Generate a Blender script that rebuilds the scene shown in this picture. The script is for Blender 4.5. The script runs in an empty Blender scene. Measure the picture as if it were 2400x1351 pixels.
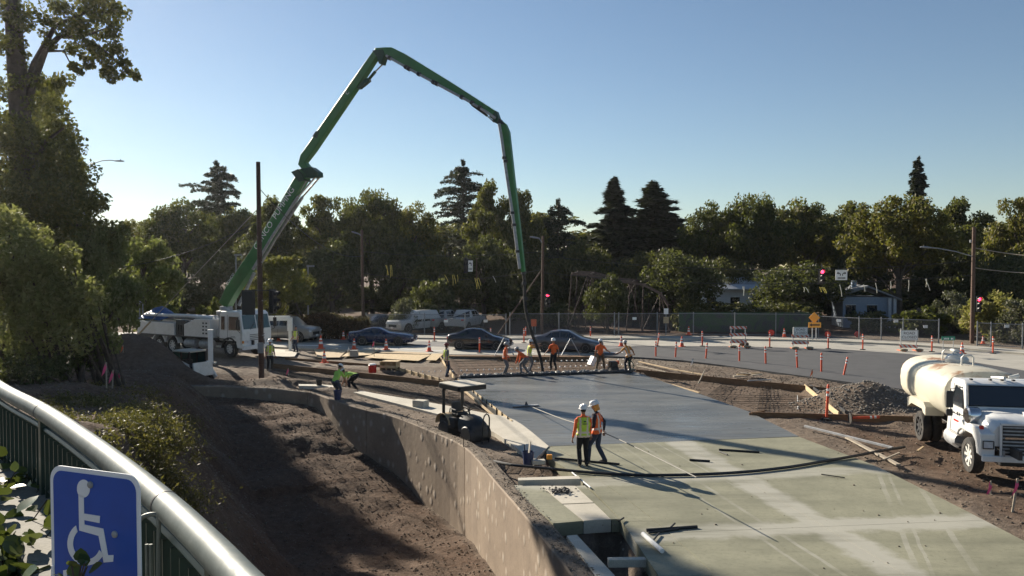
import bpy, bmesh, math, random
import numpy as np
from mathutils import Vector, Matrix, noise as mnoise

random.seed(7)
SC = bpy.context.scene
COL = SC.collection
R = math.radians

# ------------------------------------------------------------------ camera
FPX, CX, CY = 1850.0, 1200.0, 675.5          # focal length and centre in photo pixels
CAMZ = 5.77
PITCH = math.atan((CY - 625.0) / FPX)
cam = bpy.data.objects.new('camera', bpy.data.cameras.new('camera'))
COL.objects.link(cam)
cam.data.sensor_width = 36.0
cam.data.lens = 36.0 * FPX / 2400.0
cam.data.clip_start = 0.05
cam.data.clip_end = 6000
cam.location = (0, 0, CAMZ)
cam.rotation_euler = (math.pi / 2 - PITCH, 0, 0)
SC.camera = cam

# ------------------------------------------------------------------ sky, sun, exposure
SUN_AZ, SUN_EL = R(-39.7), R(24.0)           # azimuth from +Y (negative = to the left)
w = bpy.data.worlds.new('World'); SC.world = w; w.use_nodes = True
nt = w.node_tree; nt.nodes.clear()
sky = nt.nodes.new('ShaderNodeTexSky'); sky.sky_type = 'NISHITA'; sky.sun_disc = False
sky.sun_elevation = SUN_EL; sky.sun_rotation = SUN_AZ
sky.altitude = 50; sky.air_density = 1.0; sky.dust_density = 0.12; sky.ozone_density = 2.0
bg = nt.nodes.new('ShaderNodeBackground'); bg.inputs['Strength'].default_value = 0.05
wo = nt.nodes.new('ShaderNodeOutputWorld')
nt.links.new(sky.outputs[0], bg.inputs[0]); nt.links.new(bg.outputs[0], wo.inputs[0])
sd = bpy.data.lights.new('sun', 'SUN'); sd.energy = 5.0; sd.angle = R(0.5); sd.color = (1.0, 0.90, 0.75)
so = bpy.data.objects.new('sun', sd); COL.objects.link(so)
sdir = Vector((math.sin(SUN_AZ) * math.cos(SUN_EL), math.cos(SUN_AZ) * math.cos(SUN_EL), math.sin(SUN_EL)))
so.rotation_euler = sdir.to_track_quat('Z', 'Y').to_euler()
so.location = (-20, 30, 40)
SC.view_settings.view_transform = 'Standard'; SC.view_settings.look = 'None'
SC.view_settings.gamma = 1.0; SC.view_settings.use_curve_mapping = False
SC.view_settings.exposure = 1.03
SC.cycles.max_bounces = 6; SC.cycles.transparent_max_bounces = 12
SC.cycles.use_denoising = True

# ------------------------------------------------------------------ survey helpers
_f = Vector((0, math.cos(PITCH), -math.sin(PITCH))); _u = Vector((0, math.sin(PITCH), math.cos(PITCH)))
def ray(px, py):
    return _f + Vector(((px - CX) / FPX, 0, 0)) + _u * ((CY - py) / FPX)
def G(px, py, z=0.0):                        # ground point at height z
    d = ray(px, py); t = (z - CAMZ) / d.z
    return Vector((d.x * t, d.y * t, z))
def A(px, py, Y):                            # point at distance Y in front
    d = ray(px, py); t = Y / d.y
    return Vector((d.x * t, Y, CAMZ + d.z * t))

# ------------------------------------------------------------------ mesh builder
def rotz(a): return Matrix.Rotation(a, 4, 'Z')
class MB:
    def __init__(s, mi=0): s.v = []; s.f = []; s.m = []; s.mi = mi
    def add(s, vs, fs, mi=None):
        b = len(s.v); s.v += [tuple(v) for v in vs]
        s.f += [tuple(i + b for i in f) for f in fs]
        s.m += [s.mi if mi is None else mi] * len(fs); return s
    def hexa(s, p, mi=None):
        return s.add(p, [(0,3,2,1),(4,5,6,7),(0,1,5,4),(1,2,6,5),(2,3,7,6),(3,0,4,7)], mi)
    def box(s, c, d, M=None, mi=None):
        x, y, z = d[0]/2, d[1]/2, d[2]/2
        p = [Vector(q) for q in ((-x,-y,-z),(x,-y,-z),(x,y,-z),(-x,y,-z),(-x,-y,z),(x,-y,z),(x,y,z),(-x,y,z))]
        M = M or Matrix()
        return s.hexa([Vector(c) + (M.to_3x3() @ q) for q in p], mi)
    def bar(s, a, b, wd, ht, mi=None, up=(0,0,1)):
        a, b = Vector(a), Vector(b); t = (b - a).normalized(); up = Vector(up)
        sd_ = t.cross(up)
        if sd_.length < 1e-4: sd_ = t.cross(Vector((1, 0, 0)))
        sd_.normalize(); u2 = sd_.cross(t).normalized()
        X, Z = sd_ * wd / 2, u2 * ht / 2
        return s.hexa([a-X-Z, a+X-Z, b+X-Z, b-X-Z, a-X+Z, a+X+Z, b+X+Z, b-X+Z], mi)
    def loft(s, rings, closed=True, caps=True, mi=None):
        n = len(rings[0]); vs = [p for r in rings for p in r]; fs = []
        for i in range(len(rings) - 1):
            for j in range(n if closed else n - 1):
                k = (j + 1) % n
                fs.append((i*n+j, i*n+k, (i+1)*n+k, (i+1)*n+j))
        if caps and closed:
            fs.append(tuple(range(n-1, -1, -1))); fs.append(tuple((len(rings)-1)*n + j for j in range(n)))
        return s.add(vs, fs, mi)
    def tube(s, pts, r, n=8, mi=None, caps=True, flat=1.0):
        pts = [Vector(p) for p in pts]; m = len(pts)
        rs = r if isinstance(r, (list, tuple)) else [r] * m
        rings = []; prev = None
        for i in range(m):
            t = (pts[min(i+1, m-1)] - pts[max(i-1, 0)]).normalized()
            if prev is None:
                a = t.cross(Vector((0,0,1)))
                if a.length < 1e-3: a = t.cross(Vector((0,1,0)))
            else: a = prev - t * prev.dot(t)
            a.normalize(); prev = a; b = t.cross(a)
            rings.append([pts[i] + (a * math.cos(q) + b * math.sin(q) * flat) * rs[i] for q in [2*math.pi*k/n for k in range(n)]])
        return s.loft(rings, True, caps, mi)
    def lathe(s, prof, n=16, M=None, mi=None, caps=True):
        M = M or Matrix()
        rings = [[M @ Vector((r*math.cos(2*math.pi*k/n), r*math.sin(2*math.pi*k/n), z)) for k in range(n)] for r, z in prof]
        return s.loft(rings, True, caps, mi)
    def prism(s, poly, z0, z1, M=None, mi=None):
        M = M or Matrix(); n = len(poly)
        vs = [M @ Vector((p[0], p[1], z0)) for p in poly] + [M @ Vector((p[0], p[1], z1)) for p in poly]
        fs = [tuple(range(n-1, -1, -1)), tuple(range(n, 2*n))] + [(i, (i+1) % n, n+(i+1) % n, n+i) for i in range(n)]
        return s.add(vs, fs, mi)
    def poly(s, pts, mi=None): return s.add(pts, [tuple(range(len(pts)))], mi)
    def ball(s, c, r, n=8, m=6, M=None, mi=None):
        rr = r if isinstance(r, (tuple, list)) else (r, r, r); M = (M or Matrix()).to_3x3(); c = Vector(c)
        rings = []
        for i in range(m + 1):
            th = math.pi * (0.02 + 0.96 * i / m)
            rings.append([c + M @ Vector((rr[0]*math.sin(th)*math.cos(2*math.pi*k/n), rr[1]*math.sin(th)*math.sin(2*math.pi*k/n), -rr[2]*math.cos(th))) for k in range(n)])
        return s.loft(rings, True, True, mi)
    def xf(s, M): s.v = [tuple(M @ Vector(v)) for v in s.v]; return s
    def mesh(s, name, mats, smooth=None):
        me = bpy.data.meshes.new(name); me.from_pydata(s.v, [], s.f)
        for m in (mats if isinstance(mats, (list, tuple)) else [mats]): me.materials.append(m)
        if any(s.m): me.polygons.foreach_set('material_index', s.m)
        if smooth:
            me.polygons.foreach_set('use_smooth', [True] * len(me.polygons)); me.set_sharp_from_angle(angle=R(smooth))
        me.update(); return me
    def build(s, name, mats, parent=None, smooth=None, bevel=None, seg=2, **tags):
        bm = None
        o = bpy.data.objects.new(name, s.mesh(name, mats, smooth)); COL.objects.link(o)
        if parent: o.parent = parent
        if bevel:
            b = o.modifiers.new('bevel', 'BEVEL'); b.width = bevel; b.segments = seg; b.limit_method = 'ANGLE'; b.angle_limit = R(40)
            b.harden_normals = False
        for k, v in tags.items(): o['category' if k == 'cat' else k] = v
        return o
def fixnormals(o):
    bm = bmesh.new(); bm.from_mesh(o.data); bmesh.ops.recalc_face_normals(bm, faces=bm.faces); bm.to_mesh(o.data); bm.free()
def npmesh(name, V, Fq, mats, mi=None, smooth=False):
    V = np.asarray(V, dtype=np.float32); Fq = np.asarray(Fq, dtype=np.int32)
    me = bpy.data.meshes.new(name); k = Fq.shape[1]
    me.vertices.add(len(V)); me.vertices.foreach_set('co', V.ravel())
    me.loops.add(Fq.size); me.loops.foreach_set('vertex_index', Fq.ravel())
    me.polygons.add(len(Fq)); me.polygons.foreach_set('loop_start', np.arange(0, Fq.size, k, dtype=np.int32))
    for m in (mats if isinstance(mats, (list, tuple)) else [mats]): me.materials.append(m)
    if mi is not None: me.polygons.foreach_set('material_index', np.asarray(mi, dtype=np.int32))
    if smooth: me.polygons.foreach_set('use_smooth', np.ones(len(Fq), dtype=bool))
    me.update(calc_edges=True); return me
def ob(name, me, parent=None, **tags):
    o = bpy.data.objects.new(name, me); COL.objects.link(o)
    if parent: o.parent = parent
    for k, v in tags.items(): o['category' if k == 'cat' else k] = v
    return o
def thing(name, label, cat, loc=(0,0,0), rz=0.0, group=None, scale=1.0):
    o = bpy.data.objects.new(name, None); COL.objects.link(o); o.empty_display_size = 0.2
    o.location = loc; o.rotation_euler = (0, 0, rz); o.scale = (scale,)*3; o['label'] = label; o['category'] = cat
    if group: o['group'] = group
    return o
def local(o):                                 # world -> the thing's own axes
    return (Matrix.Translation(o.location) @ rotz(o.rotation_euler.z) @ Matrix.Scale(o.scale[0], 4)).inverted()
def copy_tree(o, loc=None, rz=None, scale=None, parent=None, **tags):
    c = o.copy(); COL.objects.link(c); c.parent = parent
    if loc is not None: c.location = loc
    if rz is not None: c.rotation_euler = (0, 0, rz)
    if scale is not None: c.scale = scale if isinstance(scale, tuple) else (scale,)*3
    for k, v in tags.items(): c['category' if k == 'cat' else k] = v
    for ch in o.children: copy_tree(ch, parent=c)
    return c

# ------------------------------------------------------------------ materials
def lin(r, g, b):
    f = lambda c: (c/255/12.92 if c/255 <= 0.04045 else ((c/255+0.055)/1.055)**2.4)
    return (f(r), f(g), f(b), 1.0)
class NT:
    def __init__(s, name):
        s.mat = bpy.data.materials.new(name); s.mat.use_nodes = True; s.t = s.mat.node_tree; s.t.nodes.clear()
        s.out = s.n('ShaderNodeOutputMaterial'); s.p = s.n('ShaderNodeBsdfPrincipled'); s.l(s.p.outputs[0], s.out.inputs[0])
        s.tc = s.n('ShaderNodeTexCoord')
    def n(s, t, **k):
        nd = s.t.nodes.new(t)
        for a, b in k.items(): setattr(nd, a, b)
        return nd
    def l(s, a, b): s.t.links.new(a, b)
    def noise(s, scale, detail=4, rough=0.55, stretch=None, coord='Object', dist=0.0):
        nd = s.n('ShaderNodeTexNoise'); nd.inputs['Scale'].default_value = scale; nd.inputs['Detail'].default_value = detail
        nd.inputs['Roughness'].default_value = rough; nd.inputs['Distortion'].default_value = dist
        src = s.tc.outputs[coord]
        if stretch:
            mp = s.n('ShaderNodeMapping'); mp.inputs['Scale'].default_value = stretch[:3]
            if len(stretch) > 3: mp.inputs['Rotation'].default_value = (0, 0, stretch[3])
            s.l(src, mp.inputs[0]); src = mp.outputs[0]
        s.l(src, nd.inputs['Vector']); return nd.outputs[0]
    def ramp(s, src, stops):
        r = s.n('ShaderNodeValToRGB'); e = r.color_ramp.elements
        while len(e) < len(stops): e.new(0.5)
        for q, (p, c) in zip(e, stops): q.position = p; q.color = c if len(c) == 4 else (*c, 1)
        s.l(src, r.inputs[0]); return r.outputs[0]
    def mix(s, fac, a, b, mode='MIX'):
        m = s.n('ShaderNodeMix', data_type='RGBA', blend_type=mode)
        for v, i in ((fac, 0), (a, 6), (b, 7)):
            if isinstance(v, (int, float)): m.inputs[i].default_value = v
            elif isinstance(v, tuple): m.inputs[i].default_value = v if len(v) == 4 else (*v, 1)
            else: s.l(v, m.inputs[i])
        return m.outputs[2]
    def math(s, op, a, b=0.0, c=0.0, clamp=False):
        m = s.n('ShaderNodeMath', operation=op); m.use_clamp = clamp
        for v, i in ((a, 0), (b, 1), (c, 2)):
            if isinstance(v, (int, float)): m.inputs[i].default_value = v
            else: s.l(v, m.inputs[i])
        return m.outputs[0]
    def bump(s, src, strength=0.3, dist=0.02):
        b = s.n('ShaderNodeBump'); b.inputs['Strength'].default_value = strength; b.inputs['Distance'].default_value = dist
        s.l(src, b.inputs['Height']); s.l(b.outputs[0], s.p.inputs['Normal'])
    def set(s, **k):
        for a, b in k.items():
            i = s.p.inputs[a.replace('_', ' ')]
            if isinstance(b, (int, float, tuple)): i.default_value = b
            else: s.l(b, i)
def c4(c): return c if len(c) == 4 else (*c, 1)
def plain(name, col, rough=0.5, metal=0.0, var=0.25, scale=6.0, bump=0.0, coat=0.0, dirt=None, dirt_amt=0.3, emit=None, estr=1.0):
    t = NT(name); col = c4(col)
    n1 = t.noise(scale, 5)
    dk = tuple(x*(1-var) for x in col[:3]); lt = tuple(min(1, x*(1+var*0.6)) for x in col[:3])
    c = t.ramp(n1, [(0.3, dk), (0.7, lt)])
    if dirt:
        n2 = t.noise(scale*0.35, 6, 0.65); c = t.mix(t.ramp(n2, [(0.45, (0,0,0)), (0.8, (dirt_amt,)*3)]), c, c4(dirt))
    t.set(Base_Color=c, Roughness=rough, Metallic=metal)
    if coat: t.set(Coat_Weight=coat, Coat_Roughness=0.08)
    if bump: t.bump(t.noise(scale*6, 5), bump, 0.01)
    if emit: t.set(Emission_Color=c4(emit), Emission_Strength=estr)
    return t.mat
def timber(name, a, b):
    t = NT(name); g = t.noise(3.0, 6, 0.6, stretch=(1, 1, 6)); k = t.noise(22.0, 4, 0.6, stretch=(0.3, 0.3, 3))
    t.set(Base_Color=t.mix(t.ramp(k, [(0.35, (0,0,0)), (0.7, (0.6,)*3)]), t.ramp(g, [(0.3, a), (0.7, b)]), tuple(x*0.55 for x in a[:3])), Roughness=0.75)
    t.bump(k, 0.15, 0.01); return t.mat
def glass_mat(name, col=(0.02,0.025,0.03), rough=0.05):
    t = NT(name); t.set(Base_Color=c4(col), Roughness=rough, Specular_IOR_Level=0.9); return t.mat
M = {}
M['white_paint'] = plain('white_paint', (0.66,0.65,0.60), 0.35, var=0.08, coat=0.3, dirt=(0.25,0.20,0.14), dirt_amt=0.35)
M['cream_tank'] = None
M['cab_white'] = plain('cab_white', (0.72,0.72,0.70), 0.32, var=0.06, coat=0.4, dirt=(0.3,0.25,0.18), dirt_amt=0.25)
M['green_boom'] = plain('green_boom', (0.042,0.185,0.052), 0.4, var=0.2, scale=2, dirt=(0.10,0.12,0.06), dirt_amt=0.4)
M['dark_green'] = plain('dark_green', (0.015,0.06,0.03), 0.45, var=0.3)
M['steel'] = plain('steel', (0.45,0.46,0.47), 0.35, metal=0.8, var=0.25)
M['pipe'] = plain('pipe', (0.36,0.37,0.38), 0.55, metal=0.2, var=0.3, dirt=(0.2,0.18,0.15))
M['dark_metal'] = plain('dark_metal', (0.03,0.03,0.032), 0.55, var=0.4, dirt=(0.12,0.10,0.08))
M['black'] = plain('black', (0.012,0.012,0.013), 0.5, var=0.3)
M['rubber'] = plain('rubber', (0.025,0.024,0.023), 0.85, var=0.3, scale=10, dirt=(0.16,0.13,0.10), dirt_amt=0.6)
M['chrome'] = plain('chrome', (0.6,0.6,0.6), 0.2, metal=1.0, var=0.1)
M['rim'] = plain('rim', (0.55,0.55,0.54), 0.35, metal=0.15, var=0.2)
M['glass'] = glass_mat('glass')
M['glass_green'] = glass_mat('glass_green', (0.03,0.07,0.07))
M['red_lens'] = plain('red_lens', (0.5,0.02,0.02), 0.2)
M['amber_lens'] = plain('amber_lens', (0.7,0.25,0.03), 0.2)
M['head_lens'] = plain('head_lens', (0.55,0.57,0.6), 0.1, var=0.2)
M['orange'] = plain('orange', (0.75,0.13,0.03), 0.55, var=0.2, dirt=(0.3,0.2,0.12))
M['orange_red'] = plain('orange_red', (0.72,0.09,0.03), 0.55, var=0.2, dirt=(0.3,0.2,0.12))
M['white_band'] = plain('white_band', (0.8,0.8,0.78), 0.4, var=0.1)
M['pink'] = plain('pink', (0.8,0.10,0.22), 0.7, var=0.2)
M['yellow_ribbon'] = plain('yellow_ribbon', (0.75,0.60,0.12), 0.6, var=0.2)
M['white_ribbon'] = plain('white_ribbon', (0.7,0.68,0.55), 0.6, var=0.2)
M['form_wood'] = timber('form_wood', (0.16,0.085,0.04), (0.27,0.16,0.08))
M['pale_wood'] = timber('pale_wood', (0.42,0.30,0.17), (0.58,0.45,0.28))
M['plywood'] = timber('plywood', (0.52,0.38,0.20), (0.66,0.52,0.32))
M['grey_wood'] = timber('grey_wood', (0.30,0.25,0.19), (0.45,0.39,0.30))
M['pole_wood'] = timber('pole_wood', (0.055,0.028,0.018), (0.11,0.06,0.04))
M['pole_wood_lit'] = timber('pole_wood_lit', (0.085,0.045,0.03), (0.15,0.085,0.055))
M['rebar'] = plain('rebar', (0.030,0.022,0.018), 0.95, var=0.4, scale=10)
M['blue_tarp'] = plain('blue_tarp', (0.03,0.09,0.25), 0.45, var=0.4)
M['sign_orange'] = plain('sign_orange', (0.75,0.33,0.04), 0.5, var=0.1)
M['sign_white'] = plain('sign_white', (0.75,0.75,0.73), 0.45, var=0.06)
M['sign_black'] = plain('sign_black', (0.02,0.02,0.02), 0.6)
M['sign_green'] = plain('sign_green', (0.01,0.22,0.13), 0.5)
M['grey_paint'] = plain('grey_paint', (0.22,0.23,0.24), 0.5, var=0.15)
M['red_lamp'] = plain('red_lamp', (0.9,0.02,0.06), 0.4, emit=(1.0,0.03,0.08), estr=4.0)
M['sandbag'] = plain('sandbag', (0.30,0.24,0.16), 0.9, var=0.3)
M['bucket_blue'] = plain('bucket_blue', (0.02,0.035,0.10), 0.5)
# ================================================================== the setting
def fbm(x, y, freq, octv=4, seed=0):
    r = np.zeros_like(x); amp = 1.0; tot = 0
    for o in range(octv):
        xx, yy = x*freq + seed*17.3 + o*31.7, y*freq + seed*9.1 + o*12.9
        ix, iy = np.floor(xx).astype(np.int64), np.floor(yy).astype(np.int64); fx, fy = xx-ix, yy-iy
        fx, fy = fx*fx*(3-2*fx), fy*fy*(3-2*fy)
        def h(a, b):
            n = (a*374761393 + b*668265263 + (seed+o)*974711) & 0xffffffff
            n = ((n ^ (n >> 13)) * 1274126177) & 0xffffffff
            return ((n ^ (n >> 16)) & 0xffff) / 65535.0 - 0.5
        v = (h(ix,iy)*(1-fx)+h(ix+1,iy)*fx)*(1-fy) + (h(ix,iy+1)*(1-fx)+h(ix+1,iy+1)*fx)*fy
        r += v*amp; tot += amp; amp *= 0.5; freq *= 2.03
    return r/tot*2
def pxpoly(pts, z=0.0): return [(G(a, b, z).x, G(a, b, z).y) for a, b in pts]
WALL = [(-16.5,37.9), (-14.6,37.8)] + pxpoly([(570,909),(640,912),(690,918),(740,924),(790,942),(858,961),(920,976),(1000,1007),(1089,1049),(1160,1129),(1214,1191),(1276,1267),(1327,1332)]) + [(1.5,12.6),(2.1,8.0),(2.6,3.0)]
BANK = [(-19.0,38.6),(-15.6,37.2),(-13.7,35.6),(-12.1,33.0),(-10.7,30.3),(-8.5,26.2),(-5.8,21.3),(-4.4,17.0),(-3.2,12.0),(-2.4,6.0),(-2.0,1.0)]
def smooth_line(P, k=6):                      # Catmull-Rom through the surveyed points
    out = []; P = [Vector((*p, 0)) if len(p) == 2 else Vector(p) for p in P]
    for i in range(len(P)-1):
        a, b, c, d = P[max(i-1,0)], P[i], P[i+1], P[min(i+2,len(P)-1)]
        for j in range(k):
            t = j/k
            out.append(0.5*((2*b)+(c-a)*t+(2*a-5*b+4*c-d)*t*t+(3*b-a-3*c+d)*t**3))
    out.append(P[-1]); return out
WALLS = smooth_line(WALL, 5)
def sdist(X, Y, line):
    best = np.full(X.shape, 1e9); sg = np.zeros(X.shape); ny = np.zeros(X.shape)
    for (ax, ay), (bx, by) in zip(line[:-1], line[1:]):
        tx, ty = bx-ax, by-ay; L2 = tx*tx+ty*ty
        t = np.clip(((X-ax)*tx+(Y-ay)*ty)/L2, 0, 1); qx, qy = ax+t*tx, ay+t*ty
        d = np.hypot(X-qx, Y-qy); m = d < best
        s = (X-ax)*ty-(Y-ay)*tx
        best = np.where(m, d, best); sg = np.where(m, np.sign(s), sg); ny = np.where(m, qy, ny)
    return best*sg, ny
def inpoly(X, Y, P):
    r = np.zeros(X.shape, bool); n = len(P)
    for i in range(n):
        (ax, ay), (bx, by) = P[i], P[(i+1) % n]
        if ay == by: continue
        r ^= ((ay > Y) != (by > Y)) & (X < (bx-ax)*(Y-ay)/(by-ay)+ax)
    return r
# surveyed outlines (photo pixels -> ground plan)
RIGHT_EDGE = pxpoly([(1484,871),(1560,897),(1655,929),(1755,965),(1870,1023),(2050,1091),(2240,1185),(2400,1268)]) + [(10.95,12.0),(11.0,4.0)]
SEAM_L, SEAM_R = pxpoly([(1287,1047),(1872,1023)])
WET_LEFT = pxpoly([(1072,886),(1110,925),(1150,955),(1205,985)]) + [SEAM_L]
REBAR_BACK = pxpoly([(1040,836),(1392,832),(1500,866),(1484,871),(1072,886)], 0)
REBAR_LEFT = pxpoly([(560,893),(610,880),(640,852),(930,868),(1040,893),(1072,886),(1110,925),(1150,955),(1205,985),(1130,968),(1000,943),(880,926),(780,906),(700,903)])
PIT_RIGHT = pxpoly([(1500,868),(1700,888),(1880,905),(1965,965),(1760,968),(1655,929),(1560,897)])
PIT_NEAR = pxpoly([(1302,1224),(1452,1218),(1490,1285),(1560,1375),(1400,1375),(1345,1290)])
GRAVEL_PIT = pxpoly([(1160,1075),(1250,1085),(1340,1105),(1372,1132),(1215,1134)])
def ground_z(X, Y, rough=True):
    sw, yn = sdist(X, Y, WALL); sb, _ = sdist(X, Y, BANK)
    zf = np.interp(yn, [8,14,18,21,25,28,31,32.2,33.4,34.3,36,38], [-2.8,-2.7,-2.6,-2.5,-2.9,-2.72,-2.0,-1.72,-1.2,-0.85,-0.68,-0.55])
    lev = np.where(Y < 46, -0.10, -0.10)
    top = np.interp(Y, [0,8,14,22,28,33,37,41,45], [3.2,3.0,2.7,2.1,1.6,1.15,0.75,0.25,-0.08])
    top = top + np.clip(sb-3, 0, 12)*np.interp(Y, [10,30,42,45], [0.05,0.06,0.02,0.0])
    rise = zf + np.clip(sb, 0, None)*np.interp(yn, [12,22,30,36], [1.55,1.4,1.2,1.0])
    bank = np.minimum(rise, top); e = rise-top                      # soft crest
    bank = np.where(np.abs(e) < 0.5, bank-(0.5-np.abs(e))**2*0.45, bank)
    tren = np.where(sb > 0, bank, zf)
    t = np.clip((sw+0.40)/0.1, 0, 1)
    z = lev*(1-t)+tren*t
    z += 2.35*np.exp(-(((X+20.0)/2.9)**2+((Y-41.3)/2.0)**2))         # spoil heap beside the pump truck
    z += 0.75*np.exp(-(((X+16.7)/1.6)**2+((Y-39.0)/1.1)**2))
    z += 0.42*np.exp(-(((X+11.0)/3.2)**2+((Y-39.0)/0.5)**2))+0.25*np.exp(-(((X+8.2)/1.5)**2+((Y-36.4)/0.6)**2))
    z -= 0.75*np.exp(-(((X+15.4)/1.8)**2+((Y-42.3)/1.5)**2))
    back = (sw < -0.3)
    gp = G(2045, 962)                                                # gravel pile by the truck
    hq = np.hypot((X-gp.x-0.5)/3.0, (Y-33.6)/2.3); z += 1.12*np.where(hq < 1, np.clip(1-hq, 0, 1)**1.15*(1-0.18*np.exp(-(hq/0.25)**2)), 0)*(1+0.25*fbm(X, Y, 0.8, 3, 21))
    for P, d in ((REBAR_BACK, -0.2), (REBAR_LEFT, -0.14), (PIT_RIGHT, -0.16), (PIT_NEAR, -0.75), (GRAVEL_PIT, -0.22)):
        z = np.where(inpoly(X, Y, P) & back, z+d, z)
    sl = (RIGHT_EDGE + [(2.2,4.0)] + [(1.6,15.0)] + PIT_NEAR[:1] + [SEAM_L] + WET_LEFT[::-1])
    z = np.where(inpoly(X, Y, sl) & ~inpoly(X, Y, PIT_NEAR), np.minimum(z, -0.30), z)
    if rough:
        near = np.clip((50-Y)/8, 0, 1)*np.clip((26-np.abs(X))/3, 0, 1)
        a = np.where(sw > 0, 0.16, 0.09)*near
        rg = np.clip((X-11.0)/1.5, 0, 1)*np.clip((32-Y)/3, 0, 1)     # ploughed soil round the tanker
        z += a*fbm(X, Y, 0.9, 5, 3)*(1+0.9*rg)+np.where(sw > 0, 0.10, 0.05)*near*np.abs(fbm(X, Y, 3.1, 3, 8))
        z += 0.35*np.where((sb > 0.3) & (sw > 0), 1, 0)*near*fbm(X, Y, 0.45, 3, 5)
    return z
def axis(a, b, st, far, g=1.25):
    m = list(np.arange(a, b+1e-6, st)); lo, hi = [a], [b]; d = st
    while lo[-1] > -far or hi[-1] < far:
        d *= g
        if lo[-1] > -far: lo.append(lo[-1]-d)
        if hi[-1] < far: hi.append(hi[-1]+d)
    return np.array(lo[:0:-1]+m+hi[1:])
gx = axis(-25, 25, 0.2, 2500); gy = axis(4, 48, 0.2, 2500)
GX, GY = np.meshgrid(gx, gy); GZ = ground_z(GX, GY)
V = np.stack([GX.ravel(), GY.ravel(), GZ.ravel()], 1); nx, ny = len(gx), len(gy)
I = np.arange(nx*ny).reshape(ny, nx)
Fq = np.stack([I[:-1,:-1].ravel(), I[:-1,1:].ravel(), I[1:,1:].ravel(), I[1:,:-1].ravel()], 1)
# soil
t = NT('soil')
at = t.n('ShaderNodeAttribute', attribute_name='moist')
n1 = t.noise(0.6, 6, 0.6); n2 = t.noise(5.0, 6, 0.65); n3 = t.noise(38.0, 4, 0.6)
vo = t.n('ShaderNodeTexVoronoi'); vo.inputs['Scale'].default_value = 14; t.l(t.tc.outputs['Object'], vo.inputs[0])
dry = t.ramp(n2, [(0.25, (0.115,0.090,0.068)), (0.55, (0.20,0.165,0.13)), (0.85, (0.31,0.265,0.21))])
wet = t.ramp(n2, [(0.25, (0.052,0.031,0.020)), (0.6, (0.112,0.068,0.044)), (0.85, (0.21,0.135,0.09))])
fac = t.math('ADD', at.outputs['Fac'], t.math('MULTIPLY', t.math('SUBTRACT', n1, 0.5), 0.7), clamp=True)
colr = t.mix(fac, dry, wet)
colr = t.mix(t.ramp(vo.outputs['Distance'], [(0.0, (0.55,)*3), (0.25, (0,0,0))]), colr, (0.30,0.26,0.21))
t.set(Base_Color=colr, Roughness=0.95, Specular_IOR_Level=0.2)
hs = t.math('ADD', t.math('MULTIPLY', n2, 1.0), t.math('MULTIPLY', n3, 0.35)); t.bump(hs, 0.9, 0.09)
M['soil'] = t.mat
me = npmesh('ground', V, Fq, M['soil'], smooth=True)
sw, _ = sdist(GX, GY, WALL)
moist = np.clip((sw+0.2)/0.4, 0, 1)*np.where(GY < 60, 1, 0)*0.9
moist = np.maximum(moist, np.clip((GX-10)/2, 0, 1)*np.clip((31-GY)/3, 0, 1)*np.clip((40-GX)/5, 0, 1)*0.85)
moist = np.maximum(moist, 0.35*(GY < 46)); moist = np.maximum(moist, 1.0*(GY > 66))
for P_, d_ in ((REBAR_BACK, 0.85), (REBAR_LEFT, 0.6), (PIT_RIGHT, 0.6)): moist = np.maximum(moist, d_*inpoly(GX, GY, P_))
moist = np.maximum(moist, 0.75*(GX < -13)*(GY < 44))
a = me.attributes.new('moist', 'FLOAT', 'POINT'); a.data.foreach_set('value', moist.ravel().astype(np.float32))
ob('ground', me, kind='structure', label='bare brown soil of the building site')
GROUND_AT = lambda x, y: float(ground_z(np.array([x]), np.array([y]))[0])

# loose clods and stones, real lumps
def lumps(name, pts, size, mat, seed, **tags):
    rs = np.random.RandomState(seed); n = len(pts)
    ico = np.array([(0,0,1),(0.94,0,0.2),(0.29,0.9,0.2),(-0.76,0.55,0.2),(-0.76,-0.55,0.2),(0.29,-0.9,0.2),(0,0,-0.6)])
    fc = np.array([(0,1,2),(0,2,3),(0,3,4),(0,4,5),(0,5,1),(6,2,1),(6,3,2),(6,4,3),(6,5,4),(6,1,5)])
    s = size*(0.35+1.3*rs.rand(n, 1, 1)**2.2); an = rs.rand(n)*6.28
    j = ico[None]*(1+0.5*(rs.rand(n, 7, 3)-0.5)); ca, sa = np.cos(an)[:, None], np.sin(an)[:, None]
    x = j[..., 0]*ca-j[..., 1]*sa; y = j[..., 0]*sa+j[..., 1]*ca
    Vv = np.stack([x, y, j[..., 2]*0.75], -1)*s+np.asarray(pts)[:, None, :]
    Ff = (fc[None]+np.arange(n)[:, None, None]*7).reshape(-1, 3)
    return ob(name, npmesh(name, Vv.reshape(-1, 3), Ff, mat), **tags)
M['gravel'] = plain('gravel', (0.20,0.18,0.155), 0.9, var=0.45, scale=9); gp0 = G(2045, 962)
rs = np.random.RandomState(4)
def scatter(n, x0, x1, y0, y1, test, lift=0.01):
    X = rs.uniform(x0, x1, n); Y = rs.uniform(y0, y1, n); m = test(X, Y); X, Y = X[m], Y[m]
    return np.stack([X, Y, ground_z(X, Y)+lift], 1)
SLABS = None
def is_trench(X, Y): s, _ = sdist(X, Y, WALL); return s > 0.05
tr = scatter(30000, -24, 1.5, 9, 40, is_trench)
lumps('loose_clods', tr, 0.03, M['soil'], 1, kind='stuff', label='loose brown clods of earth strewn over the trench floor and bank')
def behind_wall(X, Y):
    s, _ = sdist(X, Y, WALL); return (s < -0.5)
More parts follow.
